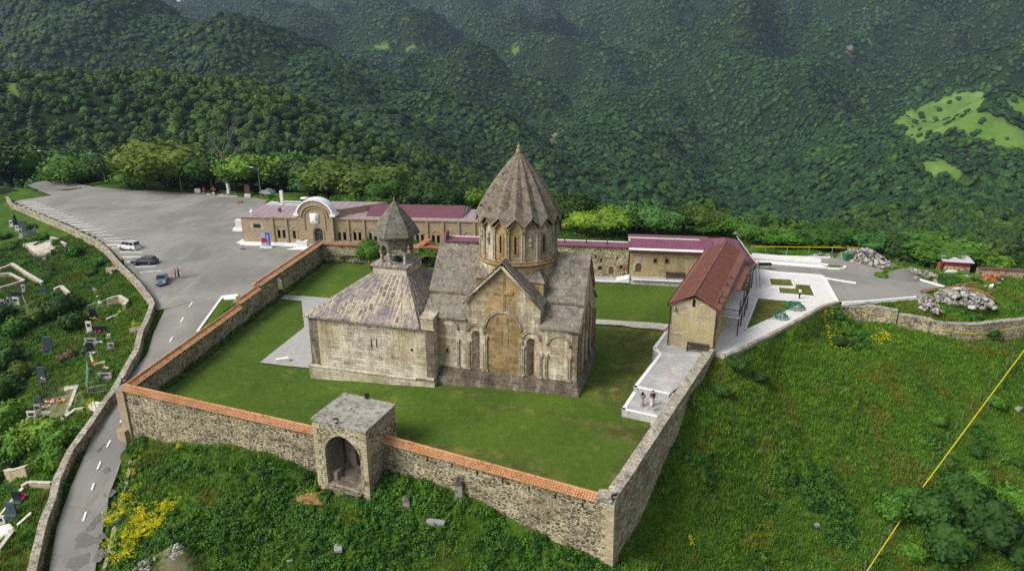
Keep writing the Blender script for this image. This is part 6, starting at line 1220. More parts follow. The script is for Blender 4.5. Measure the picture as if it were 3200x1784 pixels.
# ================================================================== cars
def car(label, p, ang, col, kind):
    t = thing(kind, label, 'car', p, ang)
    S = {'minivan': dict(L=4.75, W=1.82, belt=1.02, roof=1.88, st=[-2.35, -2.3, -1.9, 1.05, 1.95, 2.37], rs=[0, 0, 1, 1, 0, 0], gl=[-2.22, -1.95, .85, 1.7], H=[.95, 1.02, 1.02, 1.05, .98, .62]),
         'estate_car': dict(L=4.8, W=1.8, belt=.92, roof=1.46, st=[-2.4, -2.3, -1.8, .6, 2.1, 2.4], rs=[0] * 6, gl=[-2.2, -1.75, .25, 1.05], H=[.86, .92, .93, .93, .8, .55]),
         'saloon_car': dict(L=4.75, W=1.78, belt=.9, roof=1.42, st=[-2.38, -2.2, -1.4, .7, 2.0, 2.38], rs=[0] * 6, gl=[-1.55, -.95, .2, 1.0], H=[.8, .9, .92, .9, .8, .55])}[kind]
    W, H = S['W'] / 2, S['H']; m = MB(); vs = []; fs = []
    for x, h in zip(S['st'], H):
        w_ = W * (.86 if abs(x) > 2.25 else .97 if abs(x) > 2.0 else 1)
        vs += [(x, -w_ * .9, .22), (x, -w_, .42), (x, -w_, h * .75), (x, -w_ * .9, h), (x, w_ * .9, h), (x, w_, h * .75), (x, w_, .42), (x, w_ * .9, .22)]
    n = len(H)
    for i in range(n - 1): fs += [(i * 8 + k, i * 8 + (k + 1) % 8, (i + 1) * 8 + (k + 1) % 8, (i + 1) * 8 + k) for k in range(8)]
    fs += [tuple(range(8)), tuple(range((n - 1) * 8, n * 8))]; m.add(vs, fs)
    g = S['gl']; b, r = S['belt'] - .03, S['roof']; wb, wr = W * .9, W * .76
    gb = [(g[0], b), (g[1], r - .03), ((g[1] + g[2]) / 2, r), (g[2], r - .04), (g[3], b)]
    vs = [(x, -(wb if z <= b else wr), z) for x, z in gb] + [(x, (wb if z <= b else wr), z) for x, z in gb]
    m.add(vs, [(0, 1, 2, 3, 4), (5, 9, 8, 7, 6), (0, 5, 6, 1), (1, 6, 7, 2), (2, 7, 8, 3), (3, 8, 9, 4)])
    o = m.build('body', col, t, local=True); bv = o.modifiers.new('bevel', 'BEVEL'); bv.width = .05; bv.segments = 2; bv.limit_method = 'ANGLE'; bv.angle_limit = R(25)
    def gp(x, s, f_):  # point on the side glass at height fraction f_
        z = b + (r - b) * f_; w_ = wb + (wr - wb) * f_ + .012; return (x, s * w_, z)
    xs0 = lambda f_: g[0] + (g[1] - g[0]) * f_ + .14; xs1 = lambda f_: g[3] + (g[2] - g[3]) * f_ - .16
    cuts = {'minivan': [0, .33, .68, 1], 'estate_car': [0, .3, .62, 1], 'saloon_car': [0, .45, 1]}[kind]
    for s in (-1, 1):
        for c0, c1 in zip(cuts[:-1], cuts[1:]):
            m = MB(); q_ = []
            for f_, cc in ((.12, c0), (.12, c1), (.86, c1), (.86, c0)):
                x = xs0(f_) + (xs1(f_) - xs0(f_)) * cc + (.04 if cc == c0 and c0 > 0 else -.04 if cc == c1 and c1 < 1 else 0); q_.append(gp(x, s, f_))
            m.poly(q_); m.build('side_window', M['glass'], t, local=True)
    for x0, x1, nm in ((g[3], g[2], 'windscreen'), (g[0], g[1], 'rear_window')):
        m = MB(); sg = 1 if nm == 'windscreen' else -1
        pt = lambda f_, s: (x0 + (x1 - x0) * f_ + sg * .015, s * (wb + (wr - wb) * f_ - .1), b + (r - .03 - b) * f_ + .012); m.poly([pt(.1, -1), pt(.1, 1), pt(.9, 1), pt(.9, -1)]); m.build(nm, M['glass'], t, local=True)
    for x in (-1.38, 1.42):
        for s in (-1, 1):
            m = MB(); m.tube([(x, s * (W - .2), .33), (x, s * (W + .015), .33)], .33, 16); wh = m.build('wheel', M['iron'], t, local=True)
            m = MB(); m.tube([(x, s * (W - .1), .33), (x, s * (W + .03), .33)], .2, 10); m.build('rim', M['grey'], wh, local=True)
    for s in (-1, 1):
        m = MB(); m.box((S['st'][-1] - .12, s * W * .62, H[-1] - .04), .2, .36, .17); m.build('headlight', M['white'], t, local=True)
        m = MB(); m.box((S['st'][0] + .04, s * W * .7, .72), .12, .26, .2); m.build('tail_light', M['tuff_r'], t, local=True)
        m = MB(); m.box((g[3] - .2, s * (W + .09), b + .02), .12, .18, .14); m.build('mirror', col, t, local=True)
    m = MB(); m.box((S['st'][-1] - .01, 0, .36), .06, .52, .12); m.build('number_plate', M['white'], t, local=True)
    m = MB(); m.box((S['st'][-1] - .03, 0, .5), .05, .7, .16); m.build('grille', M['iron'], t, local=True)
    if kind != 'saloon_car':
        for s in (-1, 1): m = MB(); m.tube([(g[1] + .1, s * wr * .85, r + .0), (g[1] + .2, s * wr * .85, r + .08), (g[2] - .2, s * wr * .85, r + .08), (g[2] - .1, s * wr * .85, r + .0)], .025, 5); m.build('roof_rail', M['iron'], t, local=True)
    if kind == 'minivan':
        for x in (-1.0, 0, .6): m = MB(); m.tube([(x, -wr * .9, r + .12), (x, wr * .9, r + .12)], .03, 5); m.build('rack_bar', M['iron'], t, local=True)
    return t
def paintm(name, c, rough=.3): m = plain(name, c, rough, .04, spec=.6); m.node_tree.nodes['Principled BSDF'].inputs['Coat Weight'].default_value = .5; return m
def carpos(w0, w1, side):
    P, Q = surf(*w0), surf(*w1); d = (Q - P)[:2]; d /= np.linalg.norm(d); n_ = np.array([-d[1], d[0]]); c = (P + Q)[:2] / 2 + n_ * side; return (c[0], c[1], hsz(c)), math.atan2(d[1], d[0])
p, a = carpos(Z1(1062, 672), Z1(1200, 672), .85); car('white minivan with dark windows and a roof rack in a parking bay', p, a + math.pi, paintm('white_car_paint', 'c9cbcd'), 'minivan')
p, a = carpos(Z1(1197, 808), Z1(1352, 798), .85); car('dark navy estate car parked nose to the wall', p, a + math.pi, paintm('navy_car_paint', '171c2a'), 'estate_car')
p, a = carpos(Z1(1438, 1005), Z1(1462, 905), 0); car('grey-blue saloon car facing down the road', p, a + math.pi, paintm('slate_car_paint', '4a5868'), 'saloon_car')
# ================================================================== people
def person(label, p, face, h, top, bottom, hair, stride=.12, arms=((.12, -.05, -.3), (.12, -.05, -.3)), bare=0.0, hairlong=False, group=None, skirt=None):
    """face: angle the figure faces; local +x forward"""
    t = thing('person', label, 'person', p, face, group); k = h / 1.75; m = bpy.data.meshes.new('body'); V = []; E_ = []; Rr = []
    def v(x, y, z, r): V.append((x * k, y * k, z * k)); Rr.append(r * k); return len(V) - 1
    pel = v(0, 0, .95, .125); bel = v(0, 0, 1.1, .12); ch = v(.01, 0, 1.3, .14); nk = v(.01, 0, 1.46, .055); hd0 = v(.02, 0, 1.56, .075); hd1 = v(.03, 0, 1.65, .095); hd2 = v(.02, 0, 1.73, .06); nose = v(.125, 0, 1.635, .016)
    E_ += [(pel, bel), (bel, ch), (ch, nk), (nk, hd0), (hd0, hd1), (hd1, hd2), (hd1, nose)]
    for s, ar, st in ((1, arms[0], stride), (-1, arms[1], -stride)):
        hp_ = v(0, s * .09, .9, .095); kn = v(st * .6 + .03, s * .09, .5, .062); an = v(st * 1.15 - .02, s * .09, .09, .042); to = v(st * 1.15 + .14, s * .1, .035, .034); E_ += [(pel, hp_), (hp_, kn), (kn, an), (an, to)]
        sh = v(0, s * .18, 1.4, .062); el = v(ar[0] * .2 - .02, s * .24, 1.14, .045); wr = v(ar[0] + .02, s * (.22 + ar[1]), 1.16 + ar[2], .03); pa = v(ar[0] + .06, s * (.22 + ar[1]), 1.1 + ar[2], .033); E_ += [(ch, sh), (sh, el), (el, wr), (wr, pa)]
        for f_ in range(5):
            a0 = (f_ - 2) * .016; L_ = (.05, .075, .08, .075, .06)[f_]; m1 = v(ar[0] + .075 + a0 * .3, s * (.22 + ar[1]) + a0, 1.1 + ar[2] - .045, .009); m2 = v(ar[0] + .085, s * (.22 + ar[1]) + a0 * 1.2, 1.1 + ar[2] - .045 - L_ * .7, .008); E_ += [(pa, m1), (m1, m2)]
    m.from_pydata(V, E_, []); m.materials.append(M['skin']); o = bpy.data.objects.new('body', m); COL.objects.link(o); o.parent = t
    sk = o.modifiers.new('skin', 'SKIN'); sk.use_smooth_shade = True
    for i, sv in enumerate(m.skin_vertices[0].data): sv.radius = (Rr[i], Rr[i]); sv.use_root = (i == 0)
    sb = o.modifiers.new('sub', 'SUBSURF'); sb.levels = 1; sb.render_levels = 1
    def garment(name, chain, mat):
        g = MB()
        for c in chain: g.tube([tuple(x * k for x in q_[:3]) for q_ in c], [q_[3] * k for q_ in c], 8)
        g.build(name, mat, t, local=True, smooth=True)
    s_ = stride
    garment('top', [[(0, 0, .93, .15), (0, 0, 1.1, .15), (.01, 0, 1.3, .175), (.01, 0, 1.42, .12), (.01, 0, 1.46, .07)]], top)
    for s, ar in ((1, arms[0]), (-1, arms[1])):
        garment('sleeve', [[(0, s * .15, 1.41, .08), (0, s * .2, 1.38, .08), (ar[0] * .2 - .02, s * .24, 1.14, .062)] + ([(ar[0] * .8, s * (.22 + ar[1]), 1.17 + ar[2] * .8, .05)] if not skirt else [])], top)
        st = s_ * s
        if skirt: continue
        garment('trouser_leg', [[(0, s * .06, .97, .1), (0, s * .09, .88, .11), (st * .6 + .03, s * .09, .5, .08), (st * 1.15 - .02, s * .09, .12 + bare, .06)]], bottom)
        garment('shoe', [[(st * 1.15 - .06, s * .09, .05, .05), (st * 1.15 + .1, s * .1, .045, .05), (st * 1.15 + .17, s * .1, .04, .03)]], M['iron'])
    if skirt: garment('dress', [[(0, 0, 1.15, .15), (0, 0, .95, .19), (0, 0, .62, .25)]], top)
    g = MB(); g.blob((-.005 * k, 0, 1.685 * k), .118 * k, 1.02, .95, .95, 2, .05, 3)
    if hairlong: g.blob((-.06 * k, 0, 1.55 * k), .1 * k, .7, 1, 1.4, 2, .1, 5)
    g.build('hair', hair, t, local=True, smooth=True); return t
fab = {k: plain(k + '_fabric', c, .9, .1) for k, c in dict(red='9c2018', pink='b04a48', jeans='3d5378', black='15151a', white='c6c2ba', khaki='8a8272', navy='1b2338').items()}
Pp = surf(*Z1(1601, 905)); person('man in a red shirt and black trousers standing in the car park', Pp, R(200), 1.8, fab['red'], fab['black'], M['hair_d'], .08, ((.16, -.1, .05), (.05, 0, -.28)))
Pp = surf(*Z1(1574, 916)); person('woman in a red and white top and blue jeans beside the man in red', Pp, R(220), 1.68, fab['pink'], fab['jeans'], M['hair_d'], .06, ((.2, -.12, .05), (.12, 0, -.2)), hairlong=True)
Pp = surf(*Z1(1108, 812)); person('person in black leaning by the gap in the roadside wall', Pp, R(170), 1.75, fab['black'], fab['black'], M['hair_d'], .03, ((.2, 0, -.05), (.2, 0, -.05)))
person('woman in a short white dress striding across the lower terrace', G(2034, 1284, .8), R(-60), 1.75, fab['white'], fab['white'], M['hair_l'], .3, ((.2, -.1, 0), (-.12, 0, -.28)), hairlong=True, skirt=1)
person('person in a dark shirt standing behind the woman on the lower terrace', G(2038, 1267, .8), R(-80), 1.8, fab['navy'], fab['khaki'], M['hair_d'], .05)
person('person in a white shirt and dark blue trousers standing on the white plaza', G(2497, 933, 1.3), R(20), 1.75, fab['white'], fab['navy'], M['hair_d'], .05, ((.26, -.1, .28), (.1, 0, -.25)))
# stone fountain post on the lower terrace
t = thing('drinking_fountain', 'grey stone pedestal fountain standing on the lower terrace', 'fountain', G(2006, 1268, .8)); m = MB(); m.lathe((0, 0, 0), [(.26, 0), (.26, .12), (.16, .2), (.15, 1.0)], 8); m.build('pedestal', M['concrete'], t, local=True)
m = MB(); m.lathe((0, 0, .98), [(.18, 0), (.36, .15), (.36, .32), (.26, .34)], 8); m.build('basin', M['concrete'], t, local=True); m = MB(); m.box((0, 0, 1.3), .22, .22, .3); m.build('spout', M['iron'], t, local=True)
# ================================================================== street lamps, stones, dead tree by the car park
def lamp(u, v, label, head):
    p = surf(u, v); t = thing('street_lamp', label, 'street lamp', p, 0, 'lamps along the far edge of the car park'); m = MB(); m.tube([(0, 0, -.5), (0, 0, 8.2)], [.14, .07], 6); m.build('pole', M['grey'], t, local=True)
    m = MB(); m.tube([(0, 0, 8.1), (-.5, -.1, 8.6), (head, -.3, 8.7)], .05, 5); m.build('arm', M['grey'], t, local=True); m = MB(); m.blob((head - .4, -.3, 8.7), .5, 1.3, .45, .3, 1, .02); m.build('lamp_head', M['white'], t, local=True)
lamp(169, 557, 'grey street lamp farthest left, in front of dark trees', -2.4); lamp(329, 568, 'grey street lamp behind the top corner of the car park, second from left', -2.4); lamp(568, 599, 'street lamp just left of the pale monument block', -2.0); lamp(817, 621, 'street lamp beside the green bin and grass mound', -1.2)
def stone(name, label, cat, p, parts):
    t = thing(name, label, cat, p)
    for nm, fn, mat in parts: m = MB(); fn(m); m.build(nm, mat, t, local=True)
    return t
S_ = lambda x, y: surf(*ZE(x, y))
stone('monument', 'low pale inscribed block at the edge of the car park', 'monument', S_(940, 742), [('base', lambda m: m.box((0, 0, -.3), 2.0, .9, .45), M['marble']), ('block', lambda m: m.box((0, 0, .15), 1.6, .5, 1.1), M['limew'])])
stone('carved_stele', 'narrow red-brown upright stone between the pale block and the cross', 'stele', S_(1022, 745), [('base', lambda m: m.box((0, 0, -.3), 1.2, .8, .4), M['marble']), ('slab', lambda m: m.box((0, 0, .1), .6, .25, 1.6), M['tuff_r'])])
stone('grave_marker', 'small grey marker stone just left of the red cross', 'marker stone', S_(1085, 755), [('base', lambda m: m.box((0, 0, -.3), 1.1, .7, .4), M['limew']), ('slab', lambda m: m.box((0, 0, .1), .3, .25, .85), M['granite_b'])])
stone('stone_cross', 'red stone cross with flared arms on a pale base', 'stone cross', S_(1150, 757), [('base', lambda m: m.box((0, 0, -.3), .8, .6, .7), M['limew']), ('cross', lambda m: (m.extr([(x * .56, 0, z * .56 + .1) for x, z in [(-.35, .5), (-.25, 1.9), (-1.25, 1.75), (-1.25, 2.75), (-.3, 2.6), (-.42, 3.7), (.42, 3.7), (.3, 2.6), (1.25, 2.75), (1.25, 1.75), (.25, 1.9), (.35, .5)]], (0, .25, 0))), M['tuff_r'])])
stone('carved_stele', 'tall dark round-topped carved stele on a white base', 'stele', S_(1612, 795), [('base', lambda m: m.box((0, 0, -.3), 1.7, 1.0, 1.2), M['limew']), ('slab', lambda m: m.extr([(a, -.2, z) for a, z in arch(0, .9, 1.5, 2.6, 8)], (0, .3, 0)), M['bark'])])
stone('grave_slab', 'grey slab leaning on the white base of the dark stele', 'slab', S_(1662, 785), [('slab', lambda m: m.extr([(-.3, 0, 0), (.4, 0, 0), (.25, .4, 1.2), (-.2, .4, 1.3)], (0, .2, 0)), M['granite_b'])])
p = S_(1355, 762); tp = thing('dead_tree', 'bare dead tree with a limewashed trunk in a stone-edged bed', 'tree', p); m = MB(); m.tube([(0, 0, -.5), (.1, 0, 1.5), (0, 0, 3.2)], [.7, .5, .5], 9); m.build('painted_trunk', M['limew'], tp, local=True)
m = MB(); m.tube([(0, 0, 3.0), (-.3, 0, 5), (-.2, 0, 8), (-.8, .2, 11), (-2.4, .5, 14), (-4.6, .5, 18)], [.5, .42, .3, .22, .14, .04], 7); rl = np.random.default_rng(5)
def limb(p0, d, L, r_, lev):
    p1 = p0 + d * L * .5 + rl.normal(0, .2, 3); p2 = p0 + d * L + rl.normal(0, .3, 3) + EZ * .15 * L; m.tube([p0, p1, p2], [r_, r_ * .7, r_ * .35], 5)
    if lev:
        for _ in range(3): nd_ = d + rl.normal(0, .45, 3) + EZ * .25; nd_ /= np.linalg.norm(nd_); limb(p1 * .4 + p2 * .6, nd_, L * .6, r_ * .45, lev - 1)
for z, dx, L, r_ in ((3.1, -1, 1.8, .25), (3.4, 1.2, 2.2, .25), (5.5, 1.1, 6, .25), (6.5, -1.2, 4, .22), (8.5, .9, 7, .2), (9, -.8, 4, .16), (10.5, .35, 7, .16), (11.5, -.9, 4, .12), (12.5, .2, 5, .1)):
    d = np.array([dx, rl.normal(0, .3), .75]); d /= np.linalg.norm(d); limb(np.array([-.3, 0, z]), d, L, r_, 2)
m.build('branches', M['dead'], tp, local=True); m = MB(); m.lathe((0, 0, -.3), [(2.2, 0), (2.2, .6), (1.9, .6), (1.9, .4)], 12); m.build('planter', M['concrete'], tp, local=True)
m = MB(); q = S_(1345, 775); m.box((q[0], q[1], q[2] - .2), 6, 2.6, .24); tag(m.build('tree_apron', M['path']), kind='structure')
stone('bench', 'blue-white bench beside the dead tree', 'bench', S_(1285, 740), [('seat', lambda m: m.box((0, 0, .45), 2.6, .5, .1), M['rail_b']), ('leg', lambda m: m.box((-1, 0, 0), .15, .5, .45), M['rail_b']), ('leg', lambda m: m.box((1, 0, 0), .15, .5, .45), M['rail_b'])])
stone('debris', 'small dark brown scrap lying on the asphalt near the far stones', 'scrap', S_(1495, 878), [('scrap', lambda m: (m.blob((0, 0, .2), .7, 1.3, .8, .35, 1, .5, 3), m.blob((.5, .3, .35), .4, 1.4, .6, .5, 1, .5, 5)), M['tuff_r'])])
q = on_ground(838, 608, 0); m = MB(); m.blob((q[0], q[1], q[2] + .6), 1.6, 1.2, .9, .7, 2, .3, 4); tag(m.build('tarpaulin_bundle', M['white']), 'white tarpaulin-covered bundle next to the green bin', 'tarpaulin')
q = on_ground(955, 622, 1); m = MB(); m.blob((q[0], q[1], q[2] + .2), 1.0, 1.6, .8, .4, 1, .4, 8); tag(m.build('plastic_sheet', M['white']), 'crumpled white sheet on the grass mound behind the arcaded building', 'plastic sheet')
# banner stand, planter and bits in front of the arcaded building
t = thing('banner_stand', 'twin blue and red information banners on a stand before the arcaded building', 'banner', G(832, 772, -1)); a0 = MU.px(817.5, 770, 3)[0]; zt3 = MU.px(830, 727, 3)[1]; a1 = MU.px(847, 770, 3)[0]; am = (a0 + a1) / 2
for s, aa, bb, c, nm in ((0, a0, am - .06, '8d9bb5', 'left'), (1, am + .06, a1, '2a4fa8', 'right')):
    m = MB(); m.extr([MU.p(aa, -.5, 3), MU.p(bb, -.5, 3), MU.p(bb, zt3 - .15 * (1 - s), 3), MU.p(aa, zt3 - .15 * (1 - s), 3)], MU.n * .05); m.build('banner_panel', plain('banner_' + nm, c, .6, .05), t)
m = MB(); m.extr([MU.p(a0 + .15, .1, 3.06), MU.p(am + .5, .1, 3.06), MU.p(am + .3, .8, 3.06), MU.p(a0 + .8, 1.1, 3.06), MU.p(a0 + .15, 1.0, 3.06)], MU.n * .01); m.build('red_print', fab['red'], t)
m = MB()
for k in range(9): m.extr([MU.p(am + .25, zt3 - .5 - k * .32, 3.06), MU.p(a1 - .25 - .3 * rng.random(), zt3 - .5 - k * .32, 3.06), MU.p(a1 - .35, zt3 - .6 - k * .32, 3.06), MU.p(am + .25, zt3 - .6 - k * .32, 3.06)], MU.n * .01)
m.build('text_lines', M['white'], t); m = MB()
for a in (a0 + .1, am, a1 - .1): m.tube([MU.p(a, -1, 3), MU.p(a, -.3, 3)], .04, 4); m.lathe(MU.p(a, -1, 3), [(.5, 0), (.45, .12)], 8)
m.build('feet', M['white'], t)
p = MU.p(MU.px(947, 775, 2.2)[0], -1, 2.2); stone('planter', 'white box planter beside the steps of the arched portal', 'planter', p, [('box', lambda m: m.hexa([(-.9, -.5, 0), (.9, -.5, 0), (.9, .5, 0), (-.9, .5, 0), (-1.1, -.6, 1.5), (1.1, -.6, 1.5), (1.1, .6, 1.5), (-1.1, .6, 1.5)]), M['white']), ('soil', lambda m: m.blob((0, 0, 1.45), .8, 1, .5, .25, 1, .3), M['bush'])])
stone('bollard_lamp', 'small white post with a dark foot on the asphalt left of the banners', 'post', surf(759, 779), [('post', lambda m: m.tube([(0, 0, 0), (0, 0, 1.0)], .07, 6), M['grey']), ('foot', lambda m: m.box((0, 0, 0), 1.1, .5, .08), M['iron'])])
m = MB(); m.extr([G(u, v, -.9) for u, v in ((727, 723), (757, 724), (757, 703), (748, 703))], (0, 0, .5)); m.box(G(751, 716, -.6), 1.6, 1.2, 2.2, .1); tag(m.build('side_ramp', M['white']), kind='structure')
# ================================================================== graveyard
def grave(conv, x, y, w_, h_, mat, label, ang=.1, pointed=False, z0=-5, base=True, kind='gravestone'):
    p = on_ground(*conv(x, y), z0); t = thing(kind, label, 'gravestone', p, ang); m = MB(); h_ *= .84; w_ *= .85
    pts = [(-w_ / 2, -.1, .2), (-w_ / 2, -.1, h_ * (.75 if pointed else 1)), (0, -.1, h_ * 1.05), (w_ / 2, -.1, h_ * (.75 if pointed else .97)), (w_ / 2, -.1, .2)] if pointed else [(-w_ / 2, -.1, .2), (-w_ / 2, -.1, h_), (w_ / 2, -.1, h_ * .97), (w_ / 2, -.1, .2)]
    m.extr(pts, (0, .2, 0)); m.build('headstone', M[mat], t, local=True); m = MB(); m.box((0, -.15, -.5), w_ + .2, .55, .72); m.build('base', M['granite_b' if mat[:4] == 'gran' else 'concrete'], t, local=True)
    if mat in ('marble', 'limew'): m = MB(); m.box((0, -.12, h_ * .55), w_ * .55, .04, h_ * .25); m.build('portrait_panel', M['granite'], t, local=True)
    return t
GR = [(ZC, 150, 278, .9, 2.0, 'limew', 'pale headstone at the left end of the group below the wall'), (ZC, 282, 272, 2.4, 1.7, 'granite_b', 'broad blue-black double headstone nearest the long wall'), (ZC, 312, 322, 1.1, 1.9, 'granite_b', 'narrow blue granite headstone just in front of the broad double one'),
    (ZC, 222, 330, 1.0, 1.7, 'limew', 'shorter pale headstone partly behind the tall white one'), (ZC, 274, 412, 1.1, 2.6, 'marble', 'tall pale grey headstone at the front of the upper group'), (ZC, 405, 388, 2.1, 1.4, 'granite_b', 'wide blue-grey headstone above the hedge-edged plot'), (ZC, 432, 302, .8, 1.1, 'marble', 'small grey headstone standing alone in long grass by the wall'),
    (ZC, 562, 690, .8, 1.5, 'marble', 'small pale headstone in front of the paved plot railing'), (ZC, 678, 645, 1.2, 1.8, 'granite', 'dark headstone in front of the paved plot railing'), (ZC, 305, 1090, .9, 1.8, 'marble', 'grey headstone outside the corner of the walled grass plot'), (ZC, 215, 1150, 2.4, 1.3, 'granite', 'dark double headstone behind the teal-fenced plot'),
    (ZC, 50, 1300, 1.0, 2.2, 'marble', 'grey headstone leftmost inside the teal-fenced plot'), (ZC, 212, 1255, 1.3, 1.9, 'limew', 'pale headstone with dark portrait inside the teal-fenced plot'), (ZC, 547, 1105, 1.3, 1.3, 'granite_b', 'dark headstone half hidden by the big bush'),
    (ZD, 937, 150, 1.2, 2.2, 'granite', 'tall black headstone with flowers at its foot below the arc-shaped wall'), (ZD, 900, 285, 1.0, 2.3, 'limew', 'slim white headstone left of the wide black one'), (ZD, 1000, 295, 2.4, 1.6, 'granite', 'wide black headstone heaped with orange and white flowers'),
    (ZD, 912, 400, 2.2, 1.2, 'marble', 'grey double headstone above the white-edged grave'), (ZD, 912, 495, 1.1, 2.2, 'granite', 'black upright headstone of the white-edged grave'), (ZD, 1092, 340, .6, .8, 'limew', 'tiny white marker in the grass beside the wide black headstone'), (ZD, 1115, 445, 1.1, 1.1, 'marble', 'square grey plate tilted in the grass'),
    (ZD, 495, 462, 1.3, 2.7, 'granite_b', 'tall green-black headstone with a violet wreath'), (ZD, 430, 770, 1.2, 2.7, 'granite_b', 'tall blue headstone with a portrait and purple flowers'), (ZD, 1050, 735, 2.2, .9, 'marble', 'low wide grey tomb by the roadside parapet'),
    (ZD, 328, 1155, 1.3, 1.6, 'limew', 'white double-portrait headstone on the bare-earth plot'), (ZD, 270, 1235, 1.1, 1.4, 'limew', 'white headstone at the lower corner of the bare-earth plot'), (ZD, 385, 1085, 1.0, 1.5, 'marble', 'grey headstone with yellow flowers on the bare-earth plot'), (ZD, 400, 1000, 1.0, 1.5, 'granite_b', 'dark blue headstone at the top of the bare-earth plot'),
    (ZB_, 112, 1015, 1.1, 1.7, 'granite', 'black headstone by the kerbed plot at the lower left'), (ZB_, 80, 1095, 1.2, 1.9, 'granite_b', 'blue-grey headstone at the lower left beside the pillar'), (ZB_, 15, 1165, 1.2, 1.7, 'limew', 'white headstone with a small portrait at the left picture edge')]
for cv, x, y, w_, h_, mt, lb in GR: grave(cv, x, y, w_, h_, mt, lb, rng.uniform(-.15, .15))
grave(ZC, 125, 1278, .9, 2.4, 'marble', 'pointed grey headstone between two others in the teal-fenced plot', .0, True)
p = on_ground(*ZC(200, 250), -4); t = thing('statue', 'black standing figure on a dark pedestal among the upper graves', 'statue', p); m = MB(); m.box((0, 0, 0), .8, .7, 1.2); m.build('pedestal', M['granite'], t, local=True); m = MB(); m.lathe((0, 0, 1.2), [(.35, 0), (.3, .6), (.38, 1.1), (.12, 1.35), (.17, 1.55), (.05, 1.75)], 8); m.build('figure', M['granite'], t, local=True)
def fence(conv, pts, h_, mat, name, label, step=.45, z0=-5, bars=True):
    P = [on_ground(*conv(x, y), z0) for x, y in pts]; t = thing(name, label, 'fence', P[0]); m = MB(); b = MB(); pp = []
    for a_, c_ in zip(P[:-1], P[1:]):
        L = np.linalg.norm(c_ - a_); n = max(1, int(L / 1.5))
        q_ = [a_ * (1 - k / n) + c_ * (k / n) for k in range(n + 1)]
        for x in q_: x[2] = gz(x[0], x[1])
        m.tube([x + EZ * h_ for x in q_], .035, 4); m.tube([x + EZ * .2 for x in q_], .03, 4); pp += q_
        if bars:
            nb = int(L / step)
            for k in range(nb): s = k / nb; x = a_ * (1 - s) + c_ * s; x[2] = gz(x[0], x[1]); b.tube([x + EZ * .1, x + EZ * (h_ + .05)], .02, 3)
    m.build('rail', M[mat], t)
    if bars: b.build('bars', M[mat], t)
    for x in pp[::2]: q_ = MB(); q_.tube([x - EZ * .2, x + EZ * (h_ + .1)], .05, 4); q_.build('post', M[mat], t)
M['rusty'] = plain('rusty_iron', '4a3a2c', .9, .3); M['teal'] = plain('teal_paint', '7fa39a', .6, .1)
fence(ZC, [(310, 545), (480, 700), (650, 850)], 1.1, 'rusty', 'iron_fence', 'rusty iron fence slanting down from the paved plot'); fence(ZC, [(650, 850), (800, 800), (960, 765)], .9, 'rusty', 'iron_fence', 'rusty fence closing the lower side of the grassy plot'); fence(ZC, [(420, 640), (620, 600), (830, 545)], 1.0, 'iron', 'iron_fence', 'black railing along the front of the pale paved plot')
fence(ZC, [(290, 455), (440, 440)], 1.2, 'iron', 'iron_fence', 'short black fence behind the hedge-edged plot'); fence(ZC, [(0, 1310), (80, 1370), (345, 1300), (290, 1170)], .8, 'teal', 'iron_fence', 'pale teal fence around three headstones'); fence(ZC, [(1100, 1340), (1340, 1260)], 1.1, 'grey', 'iron_fence', 'grey wire fence left of the arc-shaped wall')
fence(ZD, [(220, 900), (430, 850), (650, 795)], 1.0, 'iron', 'iron_fence', 'dark fence above the bare-earth plot, below the blue headstone'); fence(ZD, [(410, 945), (660, 905)], 1.2, 'iron', 'iron_fence', 'dense black railing at the top of the bare-earth plot', .2); fence(ZD, [(215, 1260), (290, 1130), (360, 1010)], .6, 'iron', 'iron_fence', 'low black edging behind the white headstones'); fence(ZD, [(1060, 590), (1290, 515)], 1.0, 'rusty', 'iron_fence', 'rusty fence from the white-edged grave to the road parapet'); fence(ZD, [(885, 650), (880, 900)], 1.2, 'teal', 'iron_fence', 'upright pale fence panel left of the low wide tomb'); fence(ZD, [(890, 905), (1080, 870)], 1.0, 'grey', 'iron_fence', 'ornate grey fence by the lower yellow handrail', .25); fence(ZC, [(1385, 1370), (1560, 1310)], .9, 'iron', 'iron_fence', 'black fence under the arc-shaped wall')
def lowwall(conv, pts, h_, th_, mat, label, z0=-5, name='graveyard_wall'):
    P = [on_ground(*conv(x, y), z0) for x, y in pts]; t = thing(name, label, 'wall', P[0])
    m = MB(); mc = MB()
    for a_, c_ in zip(P[:-1], P[1:]):
        f = FR(a_, c_); za, zc_ = a_[2], c_[2]; e_ = th_ / 2
        m.hexa([f.p(0, za - .8, e_), f.p(f.len, zc_ - .8, e_), f.p(f.len, zc_ - .8, -e_), f.p(0, za - .8, -e_), f.p(0, za + h_, e_), f.p(f.len, zc_ + h_, e_), f.p(f.len, zc_ + h_, -e_), f.p(0, za + h_, -e_)])
        e_ += .04; mc.hexa([f.p(0, za + h_, e_), f.p(f.len, zc_ + h_, e_), f.p(f.len, zc_ + h_, -e_), f.p(0, za + h_, -e_), f.p(0, za + h_ + .08, e_), f.p(f.len, zc_ + h_ + .08, e_), f.p(f.len, zc_ + h_ + .08, -e_), f.p(0, za + h_ + .08, -e_)])
    m.build('masonry', M[mat], t); mc.build('coping', M['path'], t)
lowwall(ZC, [(160, 775), (330, 890), (540, 1015)], .8, .5, 'rubble_cem', 'long pale stone wall slanting down through the graveyard'); lowwall(ZC, [(0, 820), (60, 805), (150, 770)], .5, .6, 'rubble_cem', 'stepped pale stones climbing to the slanting graveyard wall')
